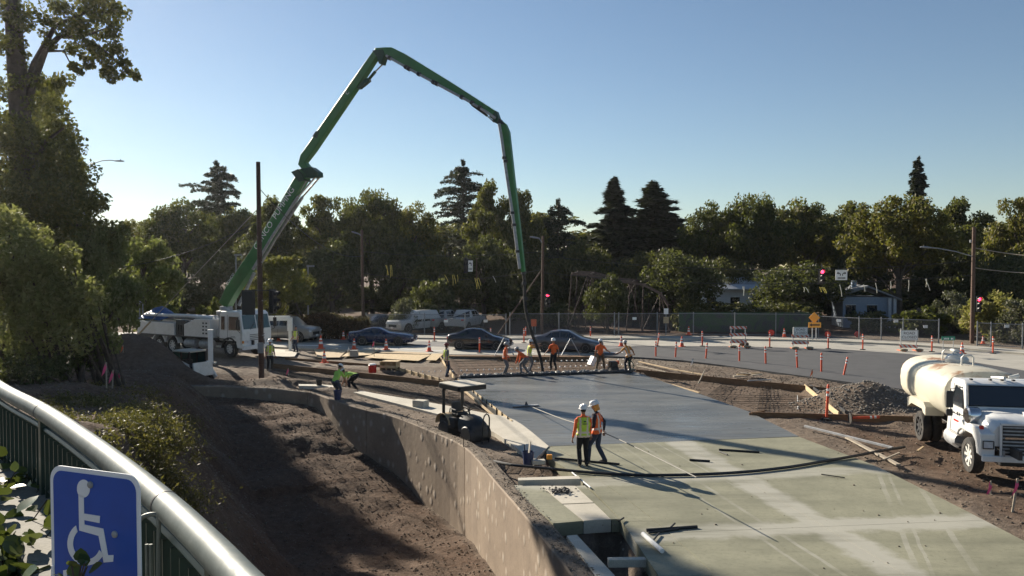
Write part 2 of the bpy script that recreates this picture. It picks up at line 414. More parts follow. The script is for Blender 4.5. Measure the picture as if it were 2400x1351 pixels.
gr = np.concatenate([scatter(9000, 10.5, 25, 12, 42, lambda X, Y: X > np.interp(Y, [12,17,23,27,31,44], [11.1,10.9,10.6,9.8,9.5,6.7])+0.1),
                     scatter(5000, -14, 1.5, 18, 41, behind_wall), scatter(5000, 6.5, 18, 38, 51, lambda X, Y: Y > 0)])
hp_ = scatter(3500, gp0.x-2.6, gp0.x+3.6, 31.2, 36.0, lambda X, Y: np.hypot((X-gp0.x-0.5)/3.0, (Y-33.6)/2.3) < 1.02, 0.0)
lumps('gravel_heap_stones', hp_, 0.05, M['gravel'], 22, kind='stuff', label='grey gravel stones covering the heap beside the tanker')
lumps('loose_stones', gr, 0.03, M['soil'], 2, kind='stuff', label='small stones and crumbs of soil scattered beside the slabs')

# ---------------- concrete materials
def concrete(name, a, b, rough=0.85, bumps=0.25, stain=(0.10,0.09,0.07), stain_amt=0.35, green=None):
    t = NT(name); n1 = t.noise(0.8, 6, 0.62); n2 = t.noise(9, 5, 0.6); n3 = t.noise(60, 3, 0.6)
    c = t.ramp(n1, [(0.28, a), (0.72, b)])
    c = t.mix(t.ramp(n2, [(0.5, (0,0,0)), (0.85, (stain_amt,)*3)]), c, c4(stain))
    c = t.mix(0.35, c, t.ramp(n3, [(0.3, (0.25,)*3), (0.7, (0.75,)*3)]), 'OVERLAY')
    t.set(Base_Color=c, Roughness=rough); t.bump(t.math('ADD', n2, t.math('MULTIPLY', n3, 0.4)), bumps, 0.01); return t
M['conc_pale'] = concrete('conc_pale', (0.40,0.37,0.30), (0.55,0.51,0.43), stain=(0.24,0.20,0.15)).mat
M['conc_grey'] = concrete('conc_grey', (0.27,0.26,0.23), (0.38,0.36,0.32)).mat
M['conc_street'] = concrete('conc_street', (0.30,0.285,0.245), (0.41,0.39,0.34), stain=(0.2,0.18,0.16), stain_amt=0.25).mat
M['asphalt'] = concrete('asphalt', (0.045,0.047,0.05), (0.075,0.076,0.08), bumps=0.35, stain=(0.10,0.095,0.09), stain_amt=0.5).mat
M['asphalt_old'] = concrete('asphalt_old', (0.10,0.10,0.105), (0.17,0.168,0.165), bumps=0.3, stain=(0.26,0.25,0.23), stain_amt=0.5).mat
# cured slab: greenish grey, pale slurry beside the saw cuts, tyre scuffs
t = concrete('conc_cured', (0.185,0.182,0.122), (0.285,0.275,0.19), stain=(0.105,0.10,0.058), stain_amt=0.65)
base = t.p.inputs['Base Color'].links[0].from_socket
sep = t.n('ShaderNodeSeparateXYZ'); t.l(t.tc.outputs['Object'], sep.inputs[0]); sx, sy = sep.outputs[0], sep.outputs[1]
wob = t.math('MULTIPLY', t.math('SUBTRACT', t.noise(1.2, 5, 0.65), 0.5), 0.9)
patch = t.ramp(t.noise(0.45, 4, 0.6), [(0.32, (0,0,0)), (0.62, (1,1,1))])
def band(expr, half, soft=0.35):              # 1 inside |expr| < half, fading, with a ragged edge
    q = t.math('ADD', t.math('ABSOLUTE', expr), wob); return t.math('SUBTRACT', 1.0, t.math('DIVIDE', t.math('SUBTRACT', q, half), soft, clamp=True), clamp=True)
jl = t.math('SUBTRACT', sx, t.math('ADD', 9.75, t.math('MULTIPLY', sy, -0.163)))      # along the pour
j2 = t.math('SUBTRACT', sy, t.math('ADD', 16.55, t.math('MULTIPLY', sx, 0.118)))
j3 = t.math('SUBTRACT', sy, t.math('ADD', 20.6, t.math('MULTIPLY', sx, 0.165)))
b1 = t.math('MULTIPLY', band(jl, 0.32, 0.22), 0.95); b2 = t.math('MULTIPLY', band(j2, 0.34, 0.22), 0.9); b3 = t.math('MULTIPLY', band(j3, 0.22), 0.7)
bands = t.math('MAXIMUM', t.math('MAXIMUM', b1, b2), b3)
def scuff(expr, half): return t.math('MULTIPLY', t.math('LESS_THAN', t.math('ABSOLUTE', t.math('ADD', expr, t.math('MULTIPLY', wob, 0.1))), half), 0.62)
for ex, hw in ((t.math('SUBTRACT', sx, t.math('ADD', 2.35, t.math('MULTIPLY', sy, 0.36))), 0.06), (t.math('SUBTRACT', sx, t.math('ADD', 2.62, t.math('MULTIPLY', sy, 0.36))), 0.04),
               (t.math('SUBTRACT', sx, t.math('ADD', 3.9, t.math('MULTIPLY', sy, 0.33))), 0.07), (t.math('SUBTRACT', sx, t.math('ADD', 9.0, t.math('MULTIPLY', sy, -0.19))), 0.05),
               (t.math('SUBTRACT', sx, t.math('ADD', 8.6, t.math('MULTIPLY', sy, -0.2))), 0.04), (t.math('SUBTRACT', sx, t.math('ADD', 10.6, t.math('MULTIPLY', sy, -0.23))), 0.03)):
    bands = t.math('MAXIMUM', bands, t.math('MULTIPLY', scuff(ex, hw), patch))
c = t.mix(t.math('MULTIPLY', bands, 0.75), base, (0.42,0.405,0.35))
st = t.noise(0.5, 5, 0.65, stretch=(0.35, 1.6, 1))
c = t.mix(t.ramp(st, [(0.46, (0,0,0)), (0.70, (0.75,)*3)]), c, (0.115,0.113,0.072)); t.set(Base_Color=c, Roughness=0.65)
M['conc_cured'] = t.mat
# fresh pour, still wet
t = NT('conc_wet'); n1 = t.noise(0.5, 5, 0.6, stretch=(0.35, 1.3, 1)); n2 = t.noise(2.2, 5, 0.6, stretch=(0.25, 1.6, 1)); n3 = t.noise(30, 3)
c = t.ramp(n1, [(0.3, (0.09,0.093,0.09)), (0.7, (0.20,0.20,0.185))]); c = t.mix(t.ramp(n2, [(0.45, (0,0,0)), (0.8, (0.6,)*3)]), c, (0.07,0.075,0.075))
t.set(Base_Color=c, Specular_IOR_Level=0.4, Roughness=t.ramp(t.math('ADD', t.math('MULTIPLY', n2, 0.5), t.math('MULTIPLY', t.noise(0.25, 4, 0.6), 0.5)), [(0.38, (0.19,)*3), (0.62, (0.52,)*3)])); t.bump(t.math('ADD', n2, t.math('MULTIPLY', n3, 0.15)), 0.12, 0.006)
M['conc_wet'] = t.mat
# board-marked retaining wall
t = concrete('conc_wall', (0.21,0.158,0.112), (0.33,0.255,0.185), bumps=0.3, stain=(0.13,0.09,0.065), stain_amt=0.45)
v = t.noise(1.1, 5, 0.6, stretch=(1, 1, 0.12)); blob = t.n('ShaderNodeTexVoronoi'); blob.inputs['Scale'].default_value = 2.4
mp = t.n('ShaderNodeMapping'); mp.inputs['Scale'].default_value = (1, 1, 0.8); t.l(t.tc.outputs['Object'], mp.inputs[0]); t.l(mp.outputs[0], blob.inputs[0])
bl = t.ramp(blob.outputs['Distance'], [(0.14, (1,1,1)), (0.33, (0,0,0))])
c = t.mix(t.ramp(v, [(0.45, (0,0,0)), (0.8, (0.45,)*3)]), t.p.inputs['Base Color'].links[0].from_socket, (0.20,0.15,0.115))
c = t.mix(t.math('MULTIPLY', t.math('MULTIPLY', bl, t.noise(2.5, 2)), 0.6), c, (0.66,0.60,0.51)); t.set(Base_Color=c)
t.bump(t.math('ADD', t.math('MULTIPLY', bl, 0.8), t.math('MULTIPLY', t.noise(5, 4), 0.4)), 0.4, 0.04)
M['conc_wall'] = t.mat

# ---------------- retaining wall: panels between the cast joints
wall = thing('retaining_wall', 'long curved grey-brown concrete retaining wall along the trench', 'wall')
def offs(line, d):
    out = []
    for i, p in enumerate(line):
        t_ = (line[min(i+1, len(line)-1)]-line[max(i-1, 0)]).normalized(); out.append(p+Vector((t_.y, -t_.x, 0))*d)   # +d = trench side
    return out
WF, WB_ = WALLS, offs(WALLS, -0.46)
joints = [0]
for px in (723, 855, 1088):
    k = min(range(len(WALLS)), key=lambda i: abs((WALLS[i].x/WALLS[i].y)*FPX+CX-px) + (0 if WALLS[i].y > 20 else 1e4)); joints.append(k)
joints += [k for k in [min(range(len(WALLS)), key=lambda i: abs(WALLS[i].y-13.2))]]+[len(WALLS)-1]
def wtop(p): return 0.0
random.seed(3)
for a_, b_ in zip(joints[:-1], joints[1:]):
    idx = list(range(a_, b_+1)); rings = []
    for q, i in enumerate(idx):
        g = 0.022; f, b = WF[i].copy(), WB_[i].copy(); tt = (WF[min(i+1, len(WF)-1)]-WF[max(i-1, 0)]).normalized()
        if q == 0: f += tt*g; b += tt*g
        if q == len(idx)-1: f -= tt*g; b -= tt*g
        j = [random.uniform(-0.015, 0.015) for _ in range(4)]
        mid = f.lerp(b, 0.5)
        rings.append([f+Vector((0,0,-3.6)), f+Vector((0,0,-0.03)), f.lerp(b, 0.05)+Vector((0,0,0.012+j[0]*0.3)), f.lerp(b, 0.3)+Vector((0,0,0.02+j[1])), f.lerp(b, 0.65)+Vector((0,0,0.03+j[2])), b+Vector((0,0,-0.02+j[3])), b+Vector((0,0,-3.6))])
    mb = MB()
    mb.loft(rings, True, True); mb.m = []
    n = 7
    for i in range(len(idx)-1):
        for k in range(n): mb.m.append(1 if k in (2,3,4) else 0)
    mb.m += [0, 0]
    o = mb.build('wall_panel', [M['conc_wall'], M['soil']], wall); fixnormals(o)
pts = np.array([WF[i].lerp(WB_[i], random.uniform(0.12, 1.15))[:2]+(0.03+random.uniform(-0.01, 0.02),) for i in [random.randrange(8, len(WF)-4) for _ in range(2600)] for _ in (0,)])
jit = np.random.RandomState(5).uniform(-0.25, 0.25, pts.shape)*np.array([1, 1, 0.02])
pts = pts+jit; s_, _ = sdist(pts[:, 0], pts[:, 1], WALL); pts = pts[(s_ < -0.03) & (s_ > -0.5)]
lumps('spilled_soil', pts, 0.02, M['soil'], 6, kind='stuff', label='crumbs of soil spilled along the top of the retaining wall')
rod = G(1089, 1046); wr = MB(); wr.tube([(rod.x-0.03, rod.y-0.05, -2.6), (rod.x-0.03, rod.y-0.05, 0.3)], 0.014, 6)
wr.build('joint_rod', M['rebar'], wall)

# ---------------- slabs (top at z = 0, cut by joints)
def strip(pts_l, pts_r): return [tuple(p) for p in pts_l]+[tuple(p) for p in pts_r[::-1]]
def slab(name, poly, mat, parent=None, top=0.0, th=0.3, bevel=0.012, **tags):
    mb = MB(); mb.prism(poly, top-th, top); o = mb.build(name, mat, parent, **tags); fixnormals(o)
    bmm = bmesh.new(); bmm.from_mesh(o.data); bmesh.ops.triangulate(bmm, faces=[f for f in bmm.faces if len(f.verts) > 4]); bmm.to_mesh(o.data); bmm.free()
    return o
slab('fresh_concrete', strip(WET_LEFT, [p for p in RIGHT_EDGE[:4]]+[(SEAM_R[0], SEAM_R[1])]), M['conc_wet'], kind='structure', label='freshly poured wet grey concrete slab')
def rx(y, line):
    ys = [p[1] for p in line][::-1]; xs = [p[0] for p in line][::-1]; return float(np.interp(y, ys, xs))
jL = lambda y: 9.75-0.163*y
GUT = pxpoly([(1355,1078),(1410,1130),(1480,1178),(1540,1225),(1620,1296),(1680,1351)])+[(3.75,11.0),(4.2,4.0)]
row = [lambda x: 25.22+0.162*(x-1.2), lambda x: 20.6+0.165*x, lambda x: 16.55+0.118*x, lambda x: 10.6+0.1*x, lambda x: 4.2]
cured = bpy.data.objects.new('cured_slab', None); COL.objects.link(cured); cured['kind'] = 'structure'; cured['label'] = 'cured greenish grey concrete slab with saw cuts'
gj = 0.006
def corner(line, r):                          # where a lengthwise line crosses a cross joint
    y = 20.0
    for _ in range(30): y = r(line(y))
    return line(y), y
lines = [lambda y: rx(y, GUT) if y < GUT[0][1] else GUT[0][0]-(y-GUT[0][1])*0.42, jL, lambda y: rx(y, RIGHT_EDGE)]
for i in range(4):
    for k in range(2):
        la, lb = lines[k], lines[k+1]
        (x0, y0), (x1, y1) = corner(la, row[i]), corner(lb, row[i]); (x2, y2), (x3, y3) = corner(la, row[i+1]), corner(lb, row[i+1])
        L = [(la(y)+gj, y) for y in np.linspace(y0-gj, y2+gj, 7)]; Rr = [(lb(y)-(gj if k == 0 else 0), y) for y in np.linspace(y1-gj, y3+gj, 7)]
        slab('slab_panel', strip(L, Rr), M['conc_cured'], cured)
# gutter apron left of the cured slab
gut = bpy.data.objects.new('gutter_apron', None); COL.objects.link(gut); gut['kind'] = 'structure'; gut['label'] = 'pale concrete apron between the slab and the open pit'
gl = lines[0]
APL = pxpoly([(1287,1048),(1275,1066),(1330,1100),(1372,1131),(1455,1218),(1478,1252),(1510,1300),(1545,1351)])+[(2.9,11.5),(3.3,4)]
ya = [p[1] for p in APL]
cuts = [25.2, 21.6, 17.75, 16.2, 14.6, 11.5, 4.1]
for a_, b_ in zip(cuts[:-1], cuts[1:]):
    ys = np.linspace(a_-gj, b_+gj, 6)
    slab('apron_slab', strip([(rx(y, APL), y) for y in ys], [(gl(y)-gj, y) for y in ys]), M['conc_cured'], gut, top=-0.004)
# small walk slab in front of the pit and its kerb
walk = bpy.data.objects.new('walk_slab', None); COL.objects.link(walk); walk['kind'] = 'structure'; walk['label'] = 'pale concrete walk slabs with a broomed strip beside the wall'
W_OUT = pxpoly([(1208,1136),(1268,1138),(1382,1219),(1300,1226),(1255,1190)])
slab('walk_edge', pxpoly([(1195,1137),(1266,1139),(1366,1221),(1296,1227)]), M['conc_cured'], walk, top=-0.002)
slab('broomed_panel', pxpoly([(1268,1139),(1348,1139),(1391,1178),(1318,1181)]), M['conc_pale'], walk)
slab('broomed_panel', pxpoly([(1320,1183),(1393,1180),(1432,1217),(1368,1221)]), M['conc_pale'], walk)
slab('walk_edge', pxpoly([(1350,1139),(1371,1138),(1452,1217),(1434,1217)]), M['conc_cured'], walk, top=-0.002)
kb = slab('low_kerb', pxpoly([(1214,1129),(1355,1124),(1361,1131),(1214,1135)]), M['conc_pale'], top=0.10, th=0.5, kind='structure', label='low concrete kerb across the walk')
slab('pit_curb', pxpoly([(1328,1258),(1352,1256),(1440,1351),(1460,1380),(1405,1380),(1395,1351)]), M['conc_pale'], top=0.02, th=1.0, kind='structure', label='pale concrete kerb beside the pit')
o = MB().box((0,0,0), (1.15,0.16,0.16)).build('concrete_bar', M['conc_pale'], bevel=0.01, label='short pale concrete block lying across the dark pit', cat='block'); p = G(1492,1318,-0.12); o.location = p; o.rotation_euler = (0, 0, 0.03)
# long pale gutter strip left of the fresh pour
GS_U = pxpoly([(700,902),(780,905),(880,924),(1000,944),(1130,969),(1205,986),(1286,1048)]); GS_L = pxpoly([(700,906),(780,910),(880,935),(1000,966),(1080,988),(1160,1017),(1250,1084)])
gs = bpy.data.objects.new('gutter_strip', None); COL.objects.link(gs); gs['kind'] = 'structure'; gs['label'] = 'long pale concrete gutter strip left of the fresh pour'
U = smooth_line(GS_U, 4); Lw = smooth_line(GS_L, 4); n = len(U)
for a_, b_ in zip(range(0, n-1, 4), range(4, n+3, 4)):
    b_ = min(b_, n-1)
    slab('gutter_slab', strip([(p.x, p.y) for p in U[a_:b_+1]], [(p.x, p.y) for p in Lw[a_:b_+1]]), M['conc_pale'], gs, top=0.03, th=0.5)
blk = MB().prism([(-0.28,-0.2),(0.28,-0.2),(0.28,0.2),(-0.28,0.2)], 0, 0.42).build('concrete_block', M['conc_pale'], bevel=0.02, label='small square concrete block beside the gutter strip near the roller', cat='block'); blk.location = G(986,962,-0.12); blk.rotation_euler = (0,0,-0.5)

# ---------------- streets
KERB = [(-90,66.5),(-30,65.0)]+pxpoly([(760,793),(1100,797),(1500,797),(1700,798),(1900,801),(2100,810),(2250,820),(2400,833)])+[(40,46),(52,37),(70,26)]
NEAR = [(-90,57.5),(-30,57.3)]+pxpoly([(640,813),(820,822),(1050,831),(1390,833)])
ASPH_FAR = pxpoly([(1392,824),(1490,811),(1700,812),(1950,818),(2130,830),(2260,846),(2400,869)])+[(33,35),(40,24)]
ASPH_NEAR = pxpoly([(1390,834),(1500,838),(1600,845),(1700,857),(1900,884),(2110,912)])+[(21,33),(25,29),(32,20)]
street = slab('street', strip(NEAR+ASPH_FAR, KERB), M['conc_street'], top=0.0, th=0.2, kind='structure', label='pale concrete street crossing behind the site')
slab('asphalt_road', strip(ASPH_FAR, ASPH_NEAR), M['asphalt'], top=0.006, th=0.2, kind='structure', label='dark new asphalt road curving past the tanker')
kerbb = [tuple(p) for p in offs([Vector((*p, 0)) for p in KERB], -0.25)]
slab('kerb', strip(KERB, [(p[0], p[1]) for p in kerbb]), M['conc_pale'], top=0.14, th=0.3, kind='structure', label='concrete kerb along the far side of the street')
side = [(p[0], p[1]) for p in offs([Vector((*p, 0)) for p in KERB], -2.3)]
slab('sidewalk', strip([(p[0], p[1]) for p in offs([Vector((*p, 0)) for p in KERB], -0.255)], side), M['conc_street'], top=0.13, th=0.3, kind='structure', label='pale sidewalk behind the far kerb')
# darker old carriageway where the queue of cars drives, with its lane lines
slab('car_lane', strip(pxpoly([(300,800),(640,800),(1000,812),(1420,826)]), pxpoly([(300,790),(640,790),(1000,801),(1470,811)])), M['asphalt_old'], top=0.005, th=0.05, kind='structure', label='older grey asphalt lane under the queue of cars')
for a_, b_ in (((890,816),(1048,823.5)), ((1195,825),(1252,826.5)), ((1306,827.2),(1460,826)), ((640,807),(800,812))):
    slab('lane_line', pxpoly([a_, b_, (b_[0], b_[1]+1.3), (a_[0], a_[1]+1.3)]), M['white_band'], top=0.012, th=0.004, kind='structure', label='white painted lane line')
# earth face under the street's near edge
slab('street_edge', pxpoly([(1050,832),(1392,834),(1392,836.5),(1050,834.5)]), M['form_wood'], top=-0.01, th=0.4, kind='structure', label='dark cut edge below the street')
# ================================================================== vegetation
def leaf_mat(name, stops, trans=0.35, rough=0.6):
    t = NT(name); g = t.n('ShaderNodeNewGeometry')
    isl = g.outputs['Random Per Island']; n = t.noise(0.55, 3, 0.6, coord='Object')
    f = t.math('ADD', t.math('MULTIPLY', isl, 0.55), t.math('MULTIPLY', n, 0.5))
    oi = t.n('ShaderNodeObjectInfo'); c = t.mix(1.0, t.ramp(f, stops), t.ramp(oi.outputs['Random'], [(0.0, (0.62,0.70,0.62)), (0.5, (0.95,0.95,0.9)), (1.0, (1.35,1.18,0.85))]), 'MULTIPLY'); t.set(Base_Color=c, Roughness=rough, Specular_IOR_Level=0.35)
    tr = t.n('ShaderNodeBsdfTranslucent'); t.l(t.mix(0.5, c, (0.14,0.16,0.02)), tr.inputs[0])
    mx = t.n('ShaderNodeMixShader'); mx.inputs[0].default_value = trans
    t.l(t.p.outputs[0], mx.inputs[1]); t.l(tr.outputs[0], mx.inputs[2]); t.l(mx.outputs[0], t.out.inputs[0]); return t.mat
M['leaf_plane'] = leaf_mat('leaf_plane', [(0.2, (0.042,0.052,0.018)), (0.55, (0.088,0.092,0.028)), (0.85, (0.19,0.165,0.045))], 0.45)
M['leaf_big'] = leaf_mat('leaf_big', [(0.2, (0.032,0.042,0.016)), (0.55, (0.068,0.078,0.028)), (0.85, (0.14,0.135,0.05))], 0.45)
M['leaf_oak'] = leaf_mat('leaf_oak', [(0.2, (0.038,0.046,0.022)), (0.55, (0.075,0.080,0.036)), (0.85, (0.135,0.13,0.062))], 0.4)
M['leaf_bright'] = leaf_mat('leaf_bright', [(0.2, (0.065,0.080,0.022)), (0.55, (0.13,0.135,0.038)), (0.85, (0.22,0.20,0.06))], 0.45)
M['leaf_conifer'] = leaf_mat('leaf_conifer', [(0.2, (0.014,0.022,0.014)), (0.55, (0.030,0.042,0.026)), (0.85, (0.055,0.065,0.040))], 0.15)
M['leaf_bush'] = leaf_mat('leaf_bush', [(0.15, (0.11,0.125,0.05)), (0.5, (0.21,0.22,0.09)), (0.85, (0.33,0.31,0.15))], 0.55)
M['leaf_red'] = leaf_mat('leaf_red', [(0.2, (0.035,0.018,0.014)), (0.55, (0.085,0.042,0.028)), (0.85, (0.15,0.075,0.045))], 0.25)
M['leaf_grey'] = leaf_mat('leaf_grey', [(0.2, (0.07,0.075,0.055)), (0.55, (0.12,0.12,0.09)), (0.85, (0.18,0.17,0.13))], 0.3)
M['leaf_dry'] = leaf_mat('leaf_dry', [(0.15, (0.05,0.042,0.018)), (0.5, (0.13,0.10,0.038)), (0.85, (0.28,0.19,0.06))], 0.35)
M['leaf_ivy'] = leaf_mat('leaf_ivy', [(0.2, (0.030,0.055,0.018)), (0.6, (0.075,0.11,0.032)), (0.9, (0.19,0.18,0.06))], 0.25, 0.3)
M['bark'] = plain('bark', (0.075,0.058,0.045), 0.95, var=0.45, scale=4, bump=0.5)
M['bark_pale'] = plain('bark_pale', (0.16,0.14,0.12), 0.95, var=0.4, scale=3, bump=0.4)
def leaf_quads(C, L, Wd, rs, flat=0.0):
    n = len(C); C = np.asarray(C); d = rs.normal(size=(n, 3)); d[:, 2] *= (1-flat); d /= np.linalg.norm(d, axis=1, keepdims=True)+1e-9
    q = rs.normal(size=(n, 3)); q[:, 2] *= (1-flat); e = np.cross(d, q); 
    if flat > 0.5: e = np.cross(d, np.array([0, 0, 1.0])+0.5*rs.normal(size=(n, 3)))
    e /= np.linalg.norm(e, axis=1, keepdims=True)+1e-9
    s = (0.6+0.8*rs.rand(n, 1)); a = d*L*s/2; b = e*Wd*s/2
    Vv = np.stack([C-a, C-a*0.1+b, C+a, C-a*0.1-b], 1).reshape(-1, 3)
    return Vv, np.arange(4*n).reshape(n, 4)
def clump_points(cents, rads, n, rs):
    k = rs.randint(0, len(cents), n); w = np.asarray(rads)[k]
    d = rs.normal(size=(n, 3)); d /= np.linalg.norm(d, axis=1, keepdims=True); r = rs.rand(n, 1)**0.45
    return np.asarray(cents)[k]+d*r*w[:, None]*np.array([1, 1, 0.75])
def unit_tree(seed, h=12.0, rad=4.4, base=0.28, nleaf=17000, leaf=0.31, ncl=75, bark='bark', lm='leaf_plane', droop=0.0, trunk_r=0.28, lean=0.0):
    rs = np.random.RandomState(seed); rnd = random.Random(seed); cents, rads = [], []
    hc, rz_ = h*(1+base)/2, h*(1-base)/2
    while len(cents) < ncl:
        p = rs.uniform(-1, 1, 3); q = np.linalg.norm(p)
        if q > 1 or q < 0.35: continue
        sh = 1.0-0.25*max(0, p[2])
        f = 0.78+0.3*rs.rand()
        c = np.array([p[0]*rad*sh*f+lean*p[2], p[1]*rad*sh*f, hc+p[2]*rz_*0.9*f]); r = rad*rs.uniform(0.15, 0.30)
        cents.append(c); rads.append(r)
    P = clump_points(cents, rads, nleaf, rs); Vv, Ff = leaf_quads(P, leaf, leaf*0.62, rs)
    crown = npmesh('crown', Vv, Ff, M[lm])
    mb = MB(); bx = rs.uniform(-0.3, 0.3, 2)
    mb.tube([(0,0,-0.3),(bx[0]*0.4, bx[1]*0.4, h*0.2),(bx[0], bx[1], h*0.45),(0,0,h*0.8)], [trunk_r*1.25, trunk_r, trunk_r*0.75, trunk_r*0.15], 8)
    for i in rs.choice(len(cents), 16, replace=False):
        c = Vector(cents[i]); s = Vector((bx[0]*0.7, bx[1]*0.7, max(h*0.18, min(c.z-rad*0.5, h*0.6)))); m = s.lerp(c, 0.5)+Vector((0, 0, rad*0.12))
        mb.tube([s, m, c], [trunk_r*0.42, trunk_r*0.26, 0.03], 5)
    return crown, mb.mesh('trunk', M[bark], 60), h, rad
def unit_cedar(seed, h=20.0, rad=6.0, nlev=20, leaf=0.55, dense=1.7, taper=-1, lift=0.10, nleaf=170, top_h=0.97):
    rs = np.random.RandomState(seed); mb = MB(); mb.tube([(0,0,-0.3),(0,0,h*0.5),(0.1,0.1,h)], [0.42, 0.28, 0.04], 8); P = []
    for i in range(nlev):
        f = i/(nlev-1); z = h*(0.22+(top_h-0.22)*f); L0 = rad*((1-f)**taper if taper > 0 else min(1.0, (1-f)*4.2)**0.8*(0.72+0.28*f))*(0.8+0.2*math.sin(i*2.3))+(0.5 if taper < 0 else 0.15+0.35*(1-f))
        for k in range(int(5+2*dense)):
            az = rs.rand()*6.28; L = L0*rs.uniform(0.55, 1.1); up = lift*L*rs.uniform(-0.6, 1.2)
            d = np.array([math.cos(az), math.sin(az), 0]); s = np.array([0, 0, z+rs.uniform(-0.4, 0.4)])
            e = s+d*L+np.array([0, 0, up]); mb.tube([s, (s+e)/2+np.array([0, 0, 0.08*L]), e], [0.09, 0.06, 0.02], 4)
            m = int(nleaf*dense*L/rad)+6; tt = rs.rand(m, 1)**0.7; side = np.array([-d[1], d[0], 0])
            wdt = 0.30*L*(1.05-tt)+0.15
            P.append(s+(e-s)*tt+side*rs.uniform(-1, 1, (m, 1))*wdt+np.array([0, 0, 1])*(0.08*L*np.sin(tt*3.1)+rs.normal(size=(m, 1))*0.12-0.05))
    Vv, Ff = leaf_quads(np.concatenate(P), leaf, leaf*0.32, rs, 0.75)
    return npmesh('crown', Vv, Ff, M['leaf_conifer']), mb.mesh('trunk', M['bark'], 60), h, rad
def unit_bush(seed, h=3.0, rad=2.0, nleaf=5000, leaf=0.26, ncl=45, lm='leaf_oak', up=0.0):
    rs = np.random.RandomState(seed); cents, rads = [], []
    for _ in range(ncl):
        a, r = rs.rand()*6.28, rad*0.85*rs.rand()**0.5; z = h*(0.12+0.75*rs.rand())*(1-0.45*(r/rad)**2)
        cents.append((r*math.cos(a), r*math.sin(a), z)); rads.append(rad*rs.uniform(0.16, 0.32))
    P = clump_points(cents, rads, nleaf, rs); P[:, 2] = np.abs(P[:, 2]); Vv, Ff = leaf_quads(P, leaf, leaf*0.5, rs)
    mb = MB()
    for c in cents[:18]: mb.tube([(c[0]*0.15, c[1]*0.15, -0.2), (c[0]*0.5, c[1]*0.5, c[2]*0.55), c], [0.06, 0.045, 0.015], 5)
    return npmesh('foliage', Vv, Ff, M[lm]), mb.mesh('stems', M['bark'], 60), h, rad
UT = {'p1': unit_tree(11), 'p2': unit_tree(12, rad=4.0, ncl=60), 'p3': unit_tree(13, rad=5.0, ncl=90, nleaf=20000), 'p4': unit_tree(14, base=0.2, ncl=75),
      'o1': unit_tree(21, h=8, rad=5.0, base=0.15, ncl=80, leaf=0.30, nleaf=13000, lm='leaf_oak'), 'o2': unit_tree(22, h=8, rad=4.6, base=0.12, ncl=70, leaf=0.30, nleaf=12000, lm='leaf_oak'),
      'b1': unit_tree(31, h=7, rad=3.2, base=0.2, ncl=55, leaf=0.26, nleaf=9000, lm='leaf_bright', trunk_r=0.12), 'b2': unit_tree(32, h=8, rad=4.2, base=0.1, ncl=60, leaf=0.30, nleaf=10000, lm='leaf_bush'),
      'c1': unit_cedar(41), 'c2': unit_cedar(42, h=20, rad=6.5, nlev=18, lift=0.16), 'c3': unit_cedar(43, h=14, rad=5.5, nlev=13, lift=0.05),
      'r1': unit_cedar(44, h=20, rad=3.8, nlev=30, dense=2.4, taper=0.95, lift=-0.12, nleaf=190), 'r2': unit_cedar(45, h=20, rad=5.2, nlev=28, dense=2.4, taper=0.85, lift=-0.05, nleaf=200),
      'n1': unit_cedar(46, h=22, rad=2.9, nlev=30, dense=1.9, taper=0.45, lift=0.06, nleaf=150, leaf=0.6),
      's1': unit_bush(51), 's2': unit_bush(52, lm='leaf_bush'), 's3': unit_bush(53, lm='leaf_grey', leaf=0.2), 's4': unit_bush(54, lm='leaf_bright', leaf=0.3)}
def plant(key, px, top, hw, Y, name, label, cat='tree', group=None, z0=0.0, rz=None, sy=None):
    cm, tm, h, rad = UT[key]; g = A(px, top, Y); hgt = g.z-z0; wid = hw/FPX*Y
    o = thing(name, label, cat, (g.x, Y, z0), (px*0.37) % 6.28 if rz is None else rz, group); s = wid/rad
    o.scale = (s, s if sy is None else sy, hgt/h); bush = key[0] == 's'
    ob('foliage' if bush else 'crown', cm, o); ob('stems' if bush else 'trunk', tm, o); return o
GB = 'tall trees behind the street'
T = [('p2',300,512,70,100,'pale leafy tree lowest in the gap of sky beside the big tree'),('p1',428,448,92,92,'broad leafy tree left of the layered cedar'),
 ('p3',560,480,80,98,'leafy tree under the leftmost layered cedar'),('p2',640,455,70,92,'leafy tree behind the dark bare utility pole'),('p4',765,448,80,94,'leafy tree just right of the green boom base'),
 ('p3',872,434,90,90,'tallest rounded leafy tree between boom base and middle cedar'),('p1',968,458,75,93,'leafy tree next left of the middle cedar'),('p2',1148,416,66,96,'leafy tree rising right beside the middle cedar'),
 ('p4',1226,436,52,92,'narrow leafy tree behind the hanging boom tip'),('p1',1658,458,72,96,'leafy tree next right of the two dark conifers'),('p3',1768,444,92,93,'broad dense leafy tree behind the white roofed house'),
 ('p1',1888,448,90,96,'leafy tree above the red signal with the arrow sign'),('p4',1992,466,75,98,'leafy tree just left of the tall pine'),('p3',2112,446,118,78,'big spreading leafy tree with lit boughs over the blue grey house'),
 ('p2',2250,458,85,92,'leafy tree behind the streetlight pole with cables'),('p4',2385,450,80,78,'leafy tree at the far right edge of the picture')]
for k, px, tp, hw, Y, lb in T: plant(k, px, tp, hw, Y, 'leafy_tree', lb, group=GB)
plant('p4',108,150,76,64,'leafy_tree','second tall leafy tree close behind the huge left tree',group=GB)
plant('c1',508,376,80,106,'cedar_tree','layered cedar standing left of the bare pole against the sky',group='layered cedars')
plant('c2',1085,372,82,112,'cedar_tree','highest layered cedar under the boom arch',group='layered cedars')
plant('c3',1308,468,64,98,'cedar_tree','small flat layered cedar right of the boom tip',group='layered cedars')
